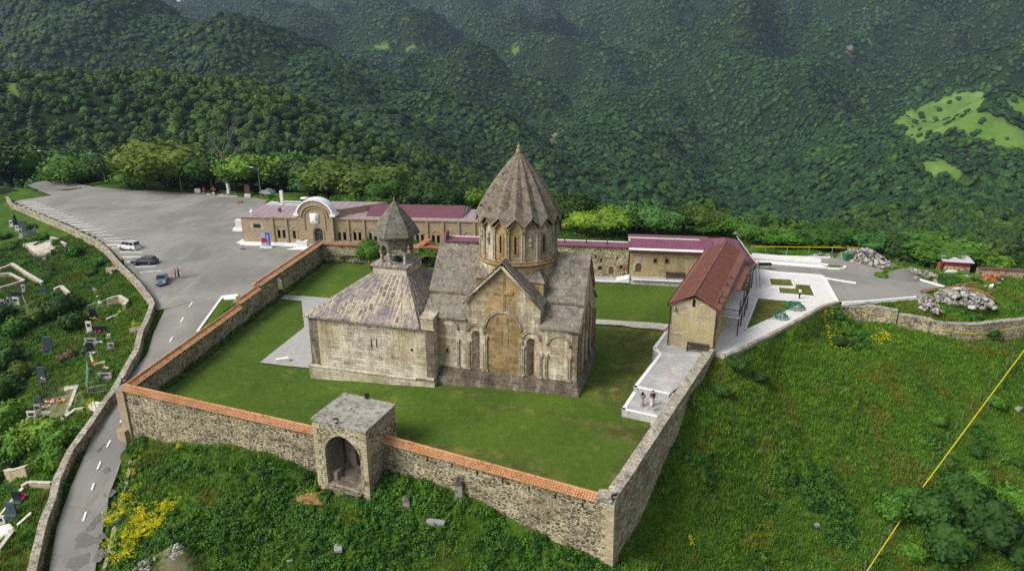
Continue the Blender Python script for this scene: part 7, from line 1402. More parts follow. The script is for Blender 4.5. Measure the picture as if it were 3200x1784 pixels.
lowwall(ZC, [(0, 905), (130, 895), (310, 985), (10, 1075)], .7, .4, 'rubble_cem', 'pale wall around a square grass plot at the left picture edge'); lowwall(ZC, [(640, 450), (720, 470), (835, 545)], .9, .4, 'rubble_cem', 'low cream wall at the back of the pale paved plot')
lowwall(ZC, [(1345, 1260), (1500, 1215), (1600, 1280), (1560, 1330)], 1.2, .5, 'rubble_cem', 'cream arc-shaped block wall set into the grass bank'); lowwall(ZC, [(685, 1100), (770, 1060), (870, 1150)], .8, .5, 'rubble_cem', 'short cream wall behind the large bush'); lowwall(ZD, [(1065, 175), (1130, 145), (1180, 130)], .4, .3, 'rubble_cem', 'small cream kerb corner right of the tall black headstone')
lowwall(ZD, [(650, 855), (775, 835), (655, 1160), (490, 1190)], .35, .3, 'limew', 'white kerb bordering the bare-earth plot'); lowwall(ZD, [(660, 1150), (760, 1075), (840, 1065)], .4, .4, 'rubble_cem', 'ragged pale kerb from the bare-earth plot to the white landing'); lowwall(ZD, [(895, 490), (940, 620), (1060, 590)], .3, .25, 'limew', 'white kerb of the grave with the black headstone')
lowwall(ZB_, [(0, 870), (90, 885), (180, 860)], 1.4, .5, 'ashlar_h', 'yellowish block wall half hidden by shrubs at the left edge', -9); lowwall(ZB_, [(140, 945), (180, 920), (320, 925)], .6, .35, 'ashlar_h', 'tan kerb wall meeting the roadside parapet at the lower left', -8); lowwall(ZB_, [(0, 1120), (50, 1060), (150, 940)], .4, .3, 'ashlar_h', 'tan stepped kerb behind the lower-left headstones', -9); lowwall(ZB_, [(110, 1175), (195, 1100)], .4, .3, 'ashlar_h', 'short tan kerb beside rubble at the lower left', -9); lowwall(ZB_, [(0, 1320), (85, 1215)], .4, .3, 'ashlar_h', 'tan kerb at the very lower left corner', -11)
def plotslab(conv, pts, mat, name, h_=.12, z0=-5):
    P = [on_ground(*conv(x, y), z0) for x, y in pts]; z = sum(p[2] for p in P) / len(P); m = MB(); top = [np.array([p[0], p[1], .5 * p[2] + .5 * z + h_]) for p in P]; m.extr(top, (0, 0, -1.2)); tag(m.build(name, M[mat]), kind='structure')
plotslab(ZC, [(290, 520), (470, 470), (650, 445), (835, 535), (640, 600), (430, 650)], 'path', 'graveyard_paving', .35); plotslab(ZD, [(885, 1050), (960, 1095), (1030, 1010), (930, 1000)], 'limew', 'landing', .5); plotslab(ZB_, [(0, 1190), (60, 1150), (105, 1190), (40, 1250), (0, 1255)], 'limew', 'grave_platform', .3, -10)
for (x, y) in ((1180, 1050), (1205, 1110), (1225, 1150), (1245, 1250), (1240, 1210)): plotslab(ZC, [(x - 30, y - 18), (x + 28, y - 20), (x + 34, y + 18), (x - 20, y + 24)], 'path', 'stepping_stone', .06)
for (x, y, w_) in ((405, 1150, 60), (385, 1180, 70), (360, 1210, 70), (430, 1030, 50), (460, 1080, 45)): plotslab(ZD, [(x - w_, y + 12), (x + w_, y - 14), (x + w_, y), (x - w_ + 5, y + 26)], 'marble', 'grave_slab', .2)
fl = {k: plain(k + '_petals', c, .8, .25, nscale=9) for k, c in dict(orange='c8501c', red='a81c22', white='c8c6c2', violet='6a3f9a', pink='b05a86', yellow='b0a01c').items()}
def flowers(conv, x, y, cols, r_, label, z0=-5):
    p = on_ground(*conv(x, y), z0); t = thing('flower_wreath', label, 'flowers', p, 0)
    for c in cols:
        m = MB()
        for _ in range(5): q_ = rng.normal(0, r_ * .5, 2); m.blob((q_[0], q_[1] * .7, .25 + rng.uniform(0, .25)), .13 + .1 * rng.random(), 1, 1, .8, 1, .4, rng.integers(99))
        m.build('blooms', fl[c], t, local=True)
for a in [(ZD, 945, 165, ['violet', 'pink', 'yellow'], .6, 'violet and yellow flowers at the tall black headstone'), (ZD, 1010, 285, ['orange', 'white', 'red'], .9, 'orange and white wreaths heaped on the wide black headstone'), (ZD, 985, 405, ['white'], .6, 'white wreath beside the grey double headstone'), (ZD, 935, 515, ['white', 'violet'], .5, 'white flowers on the white-edged grave'), (ZD, 840, 490, ['orange'], .4, 'orange flowers left of the white-edged grave'), (ZD, 955, 605, ['orange', 'red'], .3, 'red-orange flowers on the white kerb corner'),
          (ZD, 452, 482, ['violet'], .3, 'violet wreath at the tall green-black headstone'), (ZD, 445, 765, ['violet', 'orange', 'white'], .5, 'purple and orange flowers before the tall blue headstone'), (ZD, 600, 985, ['white', 'red', 'orange', 'pink', 'yellow'], 1.2, 'large mixed wreaths on the bare earth under the black railing'), (ZD, 480, 1000, ['white', 'red'], .8, 'red and white wreaths beside the dark blue headstone'), (ZD, 405, 1075, ['yellow'], .4, 'yellow flowers before the grey headstone'), (ZD, 1070, 665, ['white', 'orange'], .3, 'small white and orange flowers on the low wide tomb'), (ZB_, 145, 1000, ['pink', 'red'], .4, 'pink flowers beside the black headstone at the lower left'), (ZC, 170, 1320, ['red', 'pink'], .5, 'red flowers inside the teal-fenced plot')]: flowers(*a)
def yrail(conv, pts, label, z0=-3, up=1.0):
    P = [G(*conv(x, y), z0) for x, y in pts]; t = thing('handrail', label, 'handrail', P[0]); m = MB(); m.tube(P, .05, 5); m.tube([p - EZ * .5 for p in P], .04, 5); m.build('rail', M['rail_y'], t)
    for p in P: m = MB(); m.tube([p, p - EZ * 1.2], .045, 5); m.build('post', M['rail_y'], t)
yrail(ZC, [(1335, 730), (1400, 716), (1475, 700)], 'yellow handrail at the graveyard steps beside the navy estate car', -.6); yrail(ZD, [(1335, 155), (1315, 198), (1405, 192)], 'bent yellow handrail above the small stone pier on the bend', -1.6); yrail(ZD, [(855, 1000), (900, 942), (935, 942), (870, 1000), (1010, 1000)], 'yellow handrail over the white landing near the wall corner', -3.2)
for x, y, zz, w_, h_, mt, lb in ((1405, 790, -1.6, 2.6, 2.6, 'rubble_cem', 'cream block pier carrying the upper graveyard steps'),):
    p = G(*ZC(x, y), zz); m = MB(); m.box((p[0], p[1], p[2] - h_), 2.4, 1.6, h_, -.6); tag(m.build('stair_pier', M[mt]), lb, 'stone pier')
p = G(*ZD(1370, 235), -2.3); m = MB(); m.box((p[0], p[1], p[2] - 2.6), 1.6, 1.6, 2.6, -.3); tag(m.build('stair_pier', M['rubble_cem']), 'cream block pier under the bent yellow handrail', 'stone pier')
m = MB(); p = G(*ZC(1335, 705), -1.2); m.blob(p, .5, 1.2, .8, .8, 2, .2, 5); tag(m.build('cloth_bundle', fab['navy']), 'dark blue bundle at the head of the graveyard steps', 'bundle')
# ================================================================== yard clutter on the right
def rocks(name, label, poly, zb, n, r0, r1, hmax, mat='rock', conv=Z25):
    P = np.array([XY(G(*conv(x, y), zb)) for x, y in poly]); mn, mx_ = P.min(0), P.max(0); m = MB(); k = 0
    while k < n:
        x, y = rng.uniform(mn, mx_)
        if not inpoly(x, y, P): continue
        d = float(dist_poly(np.array([x]), np.array([y]), P)[0]); hh = min(hmax, d * .75); z = zb + rng.uniform(0, max(hh, .05)) if k % 3 else zb + hh; r_ = rng.uniform(r0, r1); m.blob((x, y, z + max(0., gz(x, y) - zb)), r_, rng.uniform(.7, 1.3), rng.uniform(.7, 1.3), rng.uniform(.5, .9), 1, .35, k); k += 1
    o = m.build(name, M[mat]); return tag(o, label, 'rubble', kind='stuff')
rocks('rubble_heap', 'long heap of broken pale stone behind the green bin', [(400, 378), (430, 345), (640, 345), (830, 360), (960, 420), (1090, 500), (1020, 515), (880, 500), (700, 460), (560, 420)], 1.1, 620, .16, .46, 1.9); rocks('rubble_strip', 'scattered stones trailing across the grass towards the shed', [(1140, 520), (1260, 520), (1450, 570), (1560, 630), (1530, 680), (1400, 610), (1260, 600)], 1.0, 140, .2, .45, .7)
rocks('boulder_pile', 'pile of large pale boulders below the timber poles', [(1460, 830), (1560, 790), (1800, 770), (1960, 800), (2130, 860), (2200, 930), (2150, 960), (1900, 930), (1700, 900), (1560, 880)], .9, 420, .14, .5, 1.1); rocks('small_rubble', 'darker small rubble spilling down the grass below the boulders', [(1270, 850), (1450, 830), (1620, 990), (1560, 1005), (1350, 960)], .5, 150, .12, .35, .4)
rocks('mound_stones', 'loose white stones on top of the bare mound at the bottom left', [(640, 1310), (700, 1190), (800, 1190), (800, 1290), (720, 1330)], -5.3, 70, .06, .2, .1, conv=ZZ(2.9675, 300, 1300)); rocks('mound_scree', 'fine scree at the foot of the bare mound on the bottom edge', [(340, 1430), (420, 1330), (560, 1300), (500, 1430)], -6.3, 60, .05, .15, .05, conv=ZZ(2.9675, 300, 1300)); rocks('kerb_rubble', 'a line of small stones by the yard kerb under the yellow rail', [(60, 372), (200, 350), (300, 350), (400, 370), (250, 376)], 1.1, 50, .15, .4, .3)
q = G(*Z25(1150, 600), 1.1); m = MB(); m.lathe((q[0], q[1], .9), [(3.4, 0), (2.2, .7), (.9, 1.5), (.1, 1.8)], 14); tag(m.build('gravel_pile', M['gravel']), 'grey gravel pile at the edge of the asphalt yard', 'gravel pile')
m = MB(); q = G(*Z25(1245, 610), 1.3); m.box((q[0], q[1], 1.3), .9, 2.2, .5, .5); tag(m.build('stone_trough', M['marble']), 'grey stone trough leaning at the foot of the gravel pile', 'trough')
logs = [(1345, 750, 1540, 720), (1400, 762, 1560, 735), (1350, 757, 1500, 738), (1500, 740, 1700, 715), (1560, 760, 1800, 735), (1620, 730, 1900, 700), (1600, 745, 1850, 760), (1700, 720, 1950, 745), (1750, 700, 1980, 720), (1800, 750, 2000, 770), (1850, 770, 2080, 790), (1900, 700, 1975, 690), (1870, 745, 2110, 780), (1950, 795, 2120, 765), (2000, 805, 2140, 775), (2080, 780, 2180, 840), (2010, 790, 2150, 850), (1780, 760, 1960, 800), (1900, 730, 2060, 760), (1640, 720, 1820, 745)]
for i, (a, b, c, d) in enumerate(logs):
    P, Q = G(*Z25(a, b), 1.4 + .05 * (i % 5)), G(*Z25(c, d), 1.4 + .07 * (i % 4)); P[2] = max(P[2], gz(P[0], P[1]) + .3 + .05 * (i % 5)); Q[2] = max(Q[2], gz(Q[0], Q[1]) + .3 + .06 * (i % 4)); t = MB(); t.tube([P, Q], .14, 6); tag(t.build('timber_pole', M['soil']), 'long yellow-brown pole in the tangled pile above the boulders', 'timber pole', 'timber poles piled above the boulders')
shP, shQ = G(*Z25(1602, 535), .9), G(*Z25(1895, 555), .9); fSh = FR(shP, shQ); zsh = fSh.px(*Z25(1750, 425))[1]; t = thing('shed', 'small red and stone shed with a pale sheet roof', 'shed', shP)
m = MB(); m.extr([fSh.p(0, .3), fSh.p(fSh.len, .3), fSh.p(fSh.len, .9 + (zsh - .9) * .55), fSh.p(0, .9 + (zsh - .9) * .55)], -fSh.n * 4); m.build('stone_wall', M['rubble_lt'], t); m = MB(); m.extr([fSh.p(0, .9 + (zsh - .9) * .55), fSh.p(fSh.len, .9 + (zsh - .9) * .55), fSh.p(fSh.len, zsh), fSh.p(0, zsh)], -fSh.n * 4); m.build('upper_wall', plain('red_boards', '7a2f2c', .8, .2), t)
m = MB(); m.extr([fSh.p(-.4, zsh, .4), fSh.p(fSh.len + .4, zsh, .4), fSh.p(fSh.len + .4, zsh + .6, -4.5), fSh.p(-.4, zsh + .6, -4.5)], (0, 0, .1)); m.build('roof', plain('pale_sheet', 'b3aab0', .5, .1), t)
bP, bQ = G(*Z25(1975, 590), .9), G(*Z25(2490, 640), .6); fB = FR(bP, bQ); m = MB(); t = thing('boundary_wall', 'low stone wall with a red metal coping beyond the shed', 'wall', bP); m.extr([fB.p(0, -.5), fB.p(fB.len, -.5), fB.p(fB.len, 2.3), fB.p(0, 2.3)], -fB.n * .5); m.build('masonry', M['rubble_lt'], t); m = MB(); m.extr([fB.p(0, 2.3, .2), fB.p(fB.len, 2.3, .2), fB.p(fB.len, 2.45, -.3), fB.p(0, 2.45, -.3)], (0, 0, .15)); m.build('coping', M['maroon'], t)
q = G(*Z25(2135, 655), 1.1); t = thing('brick_stack', 'stack of orange bricks on the white concrete slab', 'bricks', q)
for k in range(26): m = MB(); m.box((rng.uniform(-1.5, 1.5), rng.uniform(-.6, .6), .0 + .38 * (k // 7)), .75, .5, .36, rng.uniform(-.2, .2)); m.build('brick_bundle', plain('orange_brick', 'a8714a', .9, .2) if k == 0 else bpy.data.materials['orange_brick'], t, local=True)
for lb, pts, mt, hh in (('arched pale metal sheet lying in front of the shed', [(1605, 575), (1650, 540), (1740, 545), (1760, 565)], 'limew', .5), ('flat white frame lying on grass beside the concrete slab', [(1810, 600), (1850, 585), (1940, 605), (1910, 628)], 'white', .25), ('pale green disc-shaped sheet beside the timber poles', [(1650, 700), (1680, 662), (1740, 665), (1780, 700), (1730, 718)], 'teal', .2), ('white plank scraps on the grass near the shed', [(1560, 640), (1690, 618), (1700, 630), (1600, 650)], 'white', .15), ('small white tank part lying in grass right of the slab', [(2115, 720), (2165, 705), (2160, 735), (2120, 745)], 'white', .6), ('red and white scraps standing left of the shed', [(1525, 530), (1560, 535), (1590, 530), (1590, 500)], 'tuff_r', 1.6)):
    m = MB(); P = [G(*Z25(x, y), 1.0) for x, y in pts]; m.extr(P, (0, 0, hh)); tag(m.build('scrap_sheet', M[mt]), lb, 'scrap')
t = thing('barbecue', 'small dark metal grill on legs at the edge of the asphalt', 'grill', G(2388, 842, 1.3)); m = MB(); m.box((0, 0, .8), 2.2, .7, .35); m.build('tray', M['iron'], t, local=True)
for x in (-.9, .9): m = MB(); m.tube([(x, -.2, 0), (x, 0, .8)], .04, 4); m.build('leg', M['iron'], t, local=True)
t = thing('ladder', 'tall step ladder leaning by the corner block', 'ladder', G(2357, 890, 1.3)); m = MB()
for s in (0, .5): m.tube([G(2366, 898, 1.3) + np.array([s, 0, 0]), G(2352, 870, 1.3) + np.array([s, 0, 3.4])], .05, 4)
m.build('rails', M['grey'], t)
# long yellow pipes and the wire fence on the slope
yp = plain('gas_pipe_yellow', 'c2b62e', .5, .1)
A1, A2, B1, B2 = on_ground(3260, 1030, -5), on_ground(2878, 1550, -12), on_ground(2808, 1655, -13), on_ground(2700, 1820, -15)
for A, B, lb in ((A1, A2, 'long straight yellow pipe raised above the grass slope'), (B1, B2, 'short lower length of yellow pipe beyond the shrubs')):
    t = thing('gas_pipe', lb, 'pipe', A); n = 6; pts = [A * (1 - k / n) + B * (k / n) for k in range(n + 1)]; m = MB(); m.tube([p + EZ * 1.3 for p in (A, B)], .065, 8); m.build('pipe', yp, t)
    for p in pts[1:-1:2]: m = MB(); m.tube([(p[0], p[1], gz(p[0], p[1]) - .3), p + EZ * 1.3], .05, 5); m.build('support', M['dead'], t)
PW_ = [(640, 955), (800, 1005), (1000, 1062), (1300, 1130), (1600, 1190), (1850, 1222), (1960, 1226), (2150, 1215), (2350, 1170), (2513, 1138)]
m = MB(); pts = []
for x, y in PW_:
    u, v = Z25(x, y); i = int(np.argmin([abs(Z25(r_[0], 0)[0] - u) for r_ in RET])); i = min(max(i, 1), len(retP) - 2); f = FR(retP[i], retP[i + 1]); a, z = f.px(u, v, .6); pts.append(f.p(a, z, .62))
m.tube(pts, .035, 5); tag(m.build('wall_pipe', yp), 'thin yellow pipe running along the face of the curved retaining wall', 'pipe')
Zq = ZZ(1.8318, 2100, 1000)
for (x, y) in [(1985, 110), (1950, 225), (1910, 275), (1862, 330), (1812, 390), (1762, 455), (1712, 515), (1660, 575), (1622, 630), (1573, 685), (1530, 745), (1492, 810), (1455, 870), (1412, 935), (1372, 1000), (1330, 1075), (1285, 1145), (1245, 1220), (1198, 1290), (1150, 1365), (1105, 1430)]:
    p = on_ground(*Zq(x, y), -9); m = MB(); NP_ = globals().get('NP_', -1) + 1; a = rng.uniform(-.12, .12); m.tube([(p[0], p[1], p[2] - .3), (p[0] + a, p[1], p[2] + 1.25)], [.09, .07], 5); tag(m.build('fence_post', M['dead']), f"{'topmost,second,third,fourth,fifth,sixth,seventh,eighth,ninth,tenth,eleventh,twelfth,thirteenth,fourteenth,fifteenth,sixteenth,seventeenth,eighteenth,nineteenth,twentieth,lowest'.split(',')[NP_]} weathered wooden post, counting downhill, in the row beside the yellow pipe", 'fence post', 'weathered posts along the slope')
# stones in the foreground grass
Zr = ZZ(3.1917, 900, 1150)
def obelisk(u, v, h_, label):
    p = on_ground(u, v, -5); t = thing('tombstone', label, 'tombstone', p, .1); m = MB(); m.hexa([(-.38, -.3, -.4), (.38, -.3, -.4), (.38, .3, -.4), (-.38, .3, -.4), (-.3, -.24, h_ * .62), (.3, -.24, h_ * .62), (.3, .24, h_ * .62), (-.3, .24, h_ * .62)]); m.build('shaft', M['concrete'], t, local=True)
    m = MB(); m.add([(-.36, -.28, h_ * .62), (.36, -.28, h_ * .62), (.36, .28, h_ * .62), (-.36, .28, h_ * .62), (0, 0, h_)], [(0, 1, 2, 3), (0, 1, 4), (1, 2, 4), (2, 3, 4), (3, 0, 4)]); m.build('cap', M['plinth'], t, local=True)
obelisk(*Zr(1703, 1300), 2.5, 'taller grey obelisk tombstone in the weeds near the front wall'); obelisk(*Zr(1182, 1395), 1.5, 'short weathered tombstone with a white-topped head in the weeds')
for u, v, sx, sy, sz, an, lb in ((1362, 1642, 1.7, .5, .5, -.2, 'long pale grey stone slab lying in the foreground grass'), (1057, 1712, .7, 1.5, .3, .25, 'white rectangular slab lying in the weeds at the bottom'), (906, 1756, .5, .25, .2, .4, 'small white stone fragment near the bottom edge'), (2552, 1645, .5, .4, .3, .2, 'tiny pale stone alone on the right-hand slope'), (3182, 1282, .8, .6, .4, .5, 'white stone at the right picture edge')):
    p = on_ground(u, v, -6); m = MB(); m.box((p[0], p[1], p[2] + .05), sx, sy, sz, an); tag(m.build('stone_slab', M['marble']), lb, 'stone slab')
p = on_ground(970, 1562, -5); m = MB(); vs = []; nn = 14
m.blob((p[0], p[1], p[2] + .1), 1.3, 1.3, .75, .3, 3, .3, 6); tag(m.build('bare_earth', M['soil']), kind='structure')
# concrete kerb at the right of the lower road
kp = [on_ground(*ZB_(x, y), -7) for x, y in ((800, 770), (795, 830), (770, 930), (735, 1060), (700, 1190), (680, 1290), (655, 1390), (640, 1436))]; t = thing('kerb_wall', 'weathered concrete kerb at the foot of the yellow-flowered bank', 'kerb', kp[0]); m = MB()
for P, Q in zip(kp[:-1], kp[1:]): f = FR(P, Q); m.hexa([f.p(0, P[2] - .4, .15), f.p(f.len, Q[2] - .4, .15), f.p(f.len, Q[2] - .4, -.15), f.p(0, P[2] - .4, -.15), f.p(0, P[2] + .35, .15), f.p(f.len, Q[2] + .35, .15), f.p(f.len, Q[2] + .35, -.15), f.p(0, P[2] + .35, -.15)])
m.build('kerb', M['concrete'], t)
# ================================================================== vegetation
def crown_mesh(name, seed, nleaf, leaf, lobes, rad, zc, squash, mat, core=True, corek=.82, quad=True, dome=0.0):
    g = np.random.default_rng(seed); L = g.normal(0, 1, (lobes, 3)); L /= np.linalg.norm(L, axis=1)[:, None]; L *= (g.uniform(.35, .8, (lobes, 1))) * rad; L[:, 2] *= squash; L[:, 2] = np.abs(L[:, 2]) * .9 - rad * squash * .25
    LR = g.uniform(.34, .6, lobes) * rad; k = g.integers(0, lobes, nleaf); d = g.normal(0, 1, (nleaf, 3)); d[:, 2] += .25; d /= np.linalg.norm(d, axis=1)[:, None]
    P = L[k] + d * LR[k][:, None] * g.uniform(.7, 1.12, (nleaf, 1)); P[:, 2] += zc
    n_ = d + g.normal(0, .5 if nleaf > 500 else .28, (nleaf, 3)); n_ /= np.linalg.norm(n_, axis=1)[:, None]; a = np.cross(n_, g.normal(0, 1, (nleaf, 3))); a /= np.linalg.norm(a, axis=1)[:, None]; b = np.cross(n_, a)
    s = leaf * g.uniform(.5, 1.2, (nleaf, 1)); vs = np.stack([P + a * s, P + b * s * .7, P - a * s, P - b * s * .7], 1).reshape(-1, 3); fs = np.arange(nleaf * 4).reshape(-1, 4)
    V = [tuple(v) for v in vs]; F_ = [tuple(f) for f in fs]
    if core:
        bm = bmesh.new(); bmesh.ops.create_icosphere(bm, subdivisions=2 if nleaf < 900 else 3, radius=1); base = len(V)
        for v in bm.verts:
            dv = np.array(v.co); r = .3 * rad
            for q in range(lobes):   # support of the lobes in this direction
                pr = float(L[q] @ dv); pe = float(L[q] @ L[q]) - pr * pr
                if pe < LR[q] ** 2: r = max(r, pr + math.sqrt(LR[q] ** 2 - pe))
            r *= corek * (1 + .1 * noise.noise(v.co * 3 + Vector((seed, 0, 0)))); V.append((dv[0] * r, dv[1] * r, dv[2] * r + zc))
        F_ += [tuple(v.index + base for v in f.verts) for f in bm.faces]; bm.free()
    me = bpy.data.meshes.new(name); me.from_pydata(V, [], F_); me.materials.append(mat); me.update(); return me
def trunk_mesh(name, seed, h, r, mat):
    g = np.random.default_rng(seed); m = MB(); m.tube([(0, 0, -1.5), (g.normal(0, .1), g.normal(0, .1), h * .3), (g.normal(0, .2), g.normal(0, .2), h * .62)], [r, r * .75, r * .4], 7)
    for _ in range(5):
        d = g.normal(0, 1, 2); d /= np.linalg.norm(d); z = h * g.uniform(.25, .5); m.tube([(0, 0, z), (d[0] * h * .15, d[1] * h * .15, z + h * .15), (d[0] * h * .27, d[1] * h * .27, z + h * .27)], [r * .45, r * .3, r * .12], 5)
    o = m.build(name, mat, None); me = o.data; bpy.data.objects.remove(o); return me
TM = [(crown_mesh('crown', 10 + i, 2600, .34, 15, 4.6, 5.6, .85, M['leaf_near']), trunk_mesh('trunk', i, 8, .32, M['bark'])) for i in range(5)]       # about 10 m tall
TMB = crown_mesh('crown', 91, 2400, .3, 14, 4.4, 5.4, .85, M['blossom'])
SM = [crown_mesh('foliage', 40 + i, 1300, .17, 12, 1.6, .9, .8, M['bush']) for i in range(4)]
def tree(p, h, w_, label, group, i, crown=None, name='tree', mats=None):
    t = thing(name, label, 'tree', p, rng.uniform(0, 6.28), group); cm, tm = TM[i % 5]; cm = crown or cm; sz = h / 9.3; sx = w_ / 9.6
    for nm, me in (('crown', cm), ('trunk', tm)): o = bpy.data.objects.new(nm, me); COL.objects.link(o); o.parent = t; o.scale = (sx, sx, sz)
    return t
LEAFK = {}
def leafvar(key, cols):
    LEAFK[key] = [m_.copy() for m_, _ in TM[:2]]; mt = leafmat('leaves_' + key, cols)
    for m_ in LEAFK[key]: m_.materials[0] = mt
leafvar('bright', ('2f5216', '375a18', '40621b', '3a5619')); leafvar('olive', ('3f5019', '485a1c', '516220', '44541a')); leafvar('dark', ('1e3210', '243a12', '2a4216', '22360f')); leafvar('greygreen', ('345a26', '3c6430', '446c34', '3a5c2a')); leafvar('yellow', ('4a681c', '54701f', '5d7922', '4f691d'))
ORD = 'first second third fourth fifth sixth seventh eighth ninth tenth eleventh twelfth thirteenth fourteenth fifteenth sixteenth seventeenth eighteenth nineteenth twentieth'.split()
TONE = dict(n='mid-green', b='bright green', o='olive green', d='dark green', g='grey-green', y='yellow-green', w='white-blossomed')
KEY = dict(b='bright', o='olive', d='dark', g='greygreen', y='yellow')
BELT = [(-60, 540, 430, 150, 'd'), (30, 545, 432, 150, 'd'), (110, 540, 440, 120, 'n'), (165, 558, 492, 62, 'b'), (240, 562, 478, 125, 'b'), (330, 560, 470, 110, 'n'), (400, 580, 455, 120, 'd'), (450, 588, 515, 110, 'n'), (510, 590, 435, 190, 'o'), (600, 590, 480, 140, 'o'), (665, 595, 475, 130, 'n'), (735, 597, 468, 120, 'b'), (815, 600, 470, 150, 'n'), (885, 600, 480, 150, 'd'), (945, 606, 500, 120, 'n'), (970, 632, 548, 112, 'g'),
    (1060, 640, 492, 180, 'o'), (1150, 645, 500, 190, 'o'), (1225, 655, 540, 130, 'n'), (1095, 668, 598, 100, 'b'), (1180, 672, 612, 90, 'b'), (1290, 660, 560, 140, 'd'), (1380, 665, 560, 150, 'd'), (1450, 660, 560, 120, 'd'), (1490, 670, 585, 100, 'y'),
    (1750, 705, 590, 130, 'd'), (1800, 715, 600, 120, 'd'), (1830, 735, 648, 110, 'y'), (1905, 735, 650, 130, 'y'), (1975, 725, 655, 110, 'd'), (2050, 736, 642, 128, 'g'), (2135, 722, 632, 120, 'd'), (2190, 725, 640, 120, 'o'), (2250, 735, 672, 90, 'n'), (2215, 738, 700, 80, 'b'), (2318, 745, 712, 62, 'w'),
    (2365, 772, 700, 110, 'n'), (2440, 775, 715, 110, 'n'), (2505, 780, 722, 110, 'b'), (2595, 783, 700, 150, 'n'), (2680, 790, 715, 145, 'g'), (2750, 800, 742, 100, 'n'), (2815, 810, 745, 110, 'd'), (2905, 815, 730, 185, 'n'), (2990, 825, 748, 130, 'n'), (3050, 828, 785, 80, 'g'), (3105, 835, 785, 120, 'n'), (3180, 840, 795, 120, 'n'), (3240, 845, 770, 140, 'd')]
PLC = [(0, 1000, 'behind the car park'), (1000, 1600, 'behind the arcaded building'), (1600, 2345, 'behind the crimson roofs'), (2345, 9999, 'behind the stone heap')]
cnt = {}
for i, (u, vb, vt, wp, tn) in enumerate(BELT):
    p = G(u, vb, -1.0 if u < 1700 else 0.3); z = gz(p[0], p[1]) if p[1] < 258 else p[2]; z = max(z, -9); top = PW(u, vt, (p[0], p[1], 0), (p[0] + 1, p[1], 0))[2]; h = max(3.0, (top - z)); wm = wp * math.hypot(p[0], p[1]) / 2300 * 1.5
    pl = next(c for a, b, c in PLC if u < b); k = cnt.get(pl, 0); cnt[pl] = k + 1
    cr = TMB if tn == 'w' else (LEAFK[KEY[tn]][i % 2] if tn in KEY else None)
    tree((p[0], p[1], z), h, wm, f'{TONE[tn]} tree, {ORD[k]} from the left in the belt {pl}', 'trees along the edge of the plateau', i, cr)
tree(G(1160, 835, -1.6), 5.4, 5.6, 'leafy green small tree against the far courtyard wall behind the belfry', None, 2, LEAFK['bright'][0])
# --- forest on the hills
DENS = [(150, 5.6), (300, 5.8), (600, 6.0), (1200, 6.6), (2200, 8.2), (4300, 12)]
rs, ts = [], []
edges = np.geomspace(190, 4200, 90)
for r0, r1 in zip(edges[:-1], edges[1:]):
    sp = np.interp((r0 + r1) / 2, [d[0] for d in DENS], [d[1] for d in DENS]); area = .5 * (r1 ** 2 - r0 ** 2) * R(90); n = int(area / (sp * sp) * 1.25); rs.append(np.sqrt(rng.uniform(r0 * r0, r1 * r1, n))); ts.append(rng.uniform(R(-45), R(45), n))
r_, t_ = np.concatenate(rs), np.concatenate(ts); fx, fy = r_ * np.sin(t_), r_ * np.cos(t_)
tl = [(-900, 545), (0, 545), (80, 552), (150, 546), (300, 568), (560, 586), (850, 603), (905, 598), (1000, 636), (1060, 660), (1500, 675), (1740, 690), (1960, 720), (2200, 722), (2345, 762), (2600, 776), (2700, 788), (2850, 812), (2945, 812), (3200, 838), (4200, 850)]
pu, pv = proj(fx, fy, -1.0 + 0 * fx); ok = pv < np.interp(pu, [a for a, b in tl], [b for a, b in tl]) - 4
ok &= ~((r_ < 262) & (np.abs(t_) > R(44)))
fx, fy, r_ = fx[ok], fy[ok], r_[ok]
fz = np.where(r_ < 250, ground_z(fx, fy), far_lookup(fx, fy, FZ)); md = far_lookup(fx, fy, mead) ; rk = far_lookup(fx, fy, rockm)
pu, pv = proj(fx, fy, fz); md2 = np.zeros(len(fx), bool)
for c in CLEAR: md2 |= inpoly(pu, pv, c)
for c in ROCK: md2 |= inpoly(pu, pv, c) & (rng.random(len(fx)) < .8)
keep = (~md2 | (rng.random(len(fx)) < .07)) & (pu > -260) & (pu < 3460) & (pv > -420); fx, fy, fz, r_ = fx[keep], fy[keep], fz[keep], r_[keep]
o_ = np.argsort(r_); fx, fy, fz, r_ = fx[o_], fy[o_], fz[o_], r_[o_]
pu, pv = proj(fx, fy, fz)
cl = np.array([fbm(a, b, 1 / 90, 2, 4.4) for a, b in zip(fx, fy)])
NI = 0
indiv = []
for i in range(len(fx)):
    if NI >= 235: break
    if -60 < pu[i] < 3260 and r_[i] > 205: indiv.append(i); NI += 1
rest = np.ones(len(fx), bool); rest[indiv] = False
for k, i in enumerate(indiv):
    h = rng.uniform(8, 12.5); pl = 'on the slope behind the car park' if pu[i] < 1000 else 'in the hollow behind the church' if pu[i] < 2000 else 'on the falling ground behind the yard'
    key = ['dark', 'olive', 'greygreen', 'bright'][k % 4]; cr = LEAFK[key][k % 2] if rng.random() < .75 else None
    tree((fx[i], fy[i], fz[i] - .3), h, h * rng.uniform(.85, 1.1), f"{'dark green,olive,grey-green,bright green'.split(',')[k % 4]} tree crowded among others {pl}", f'forest trees {pl}', k, cr)
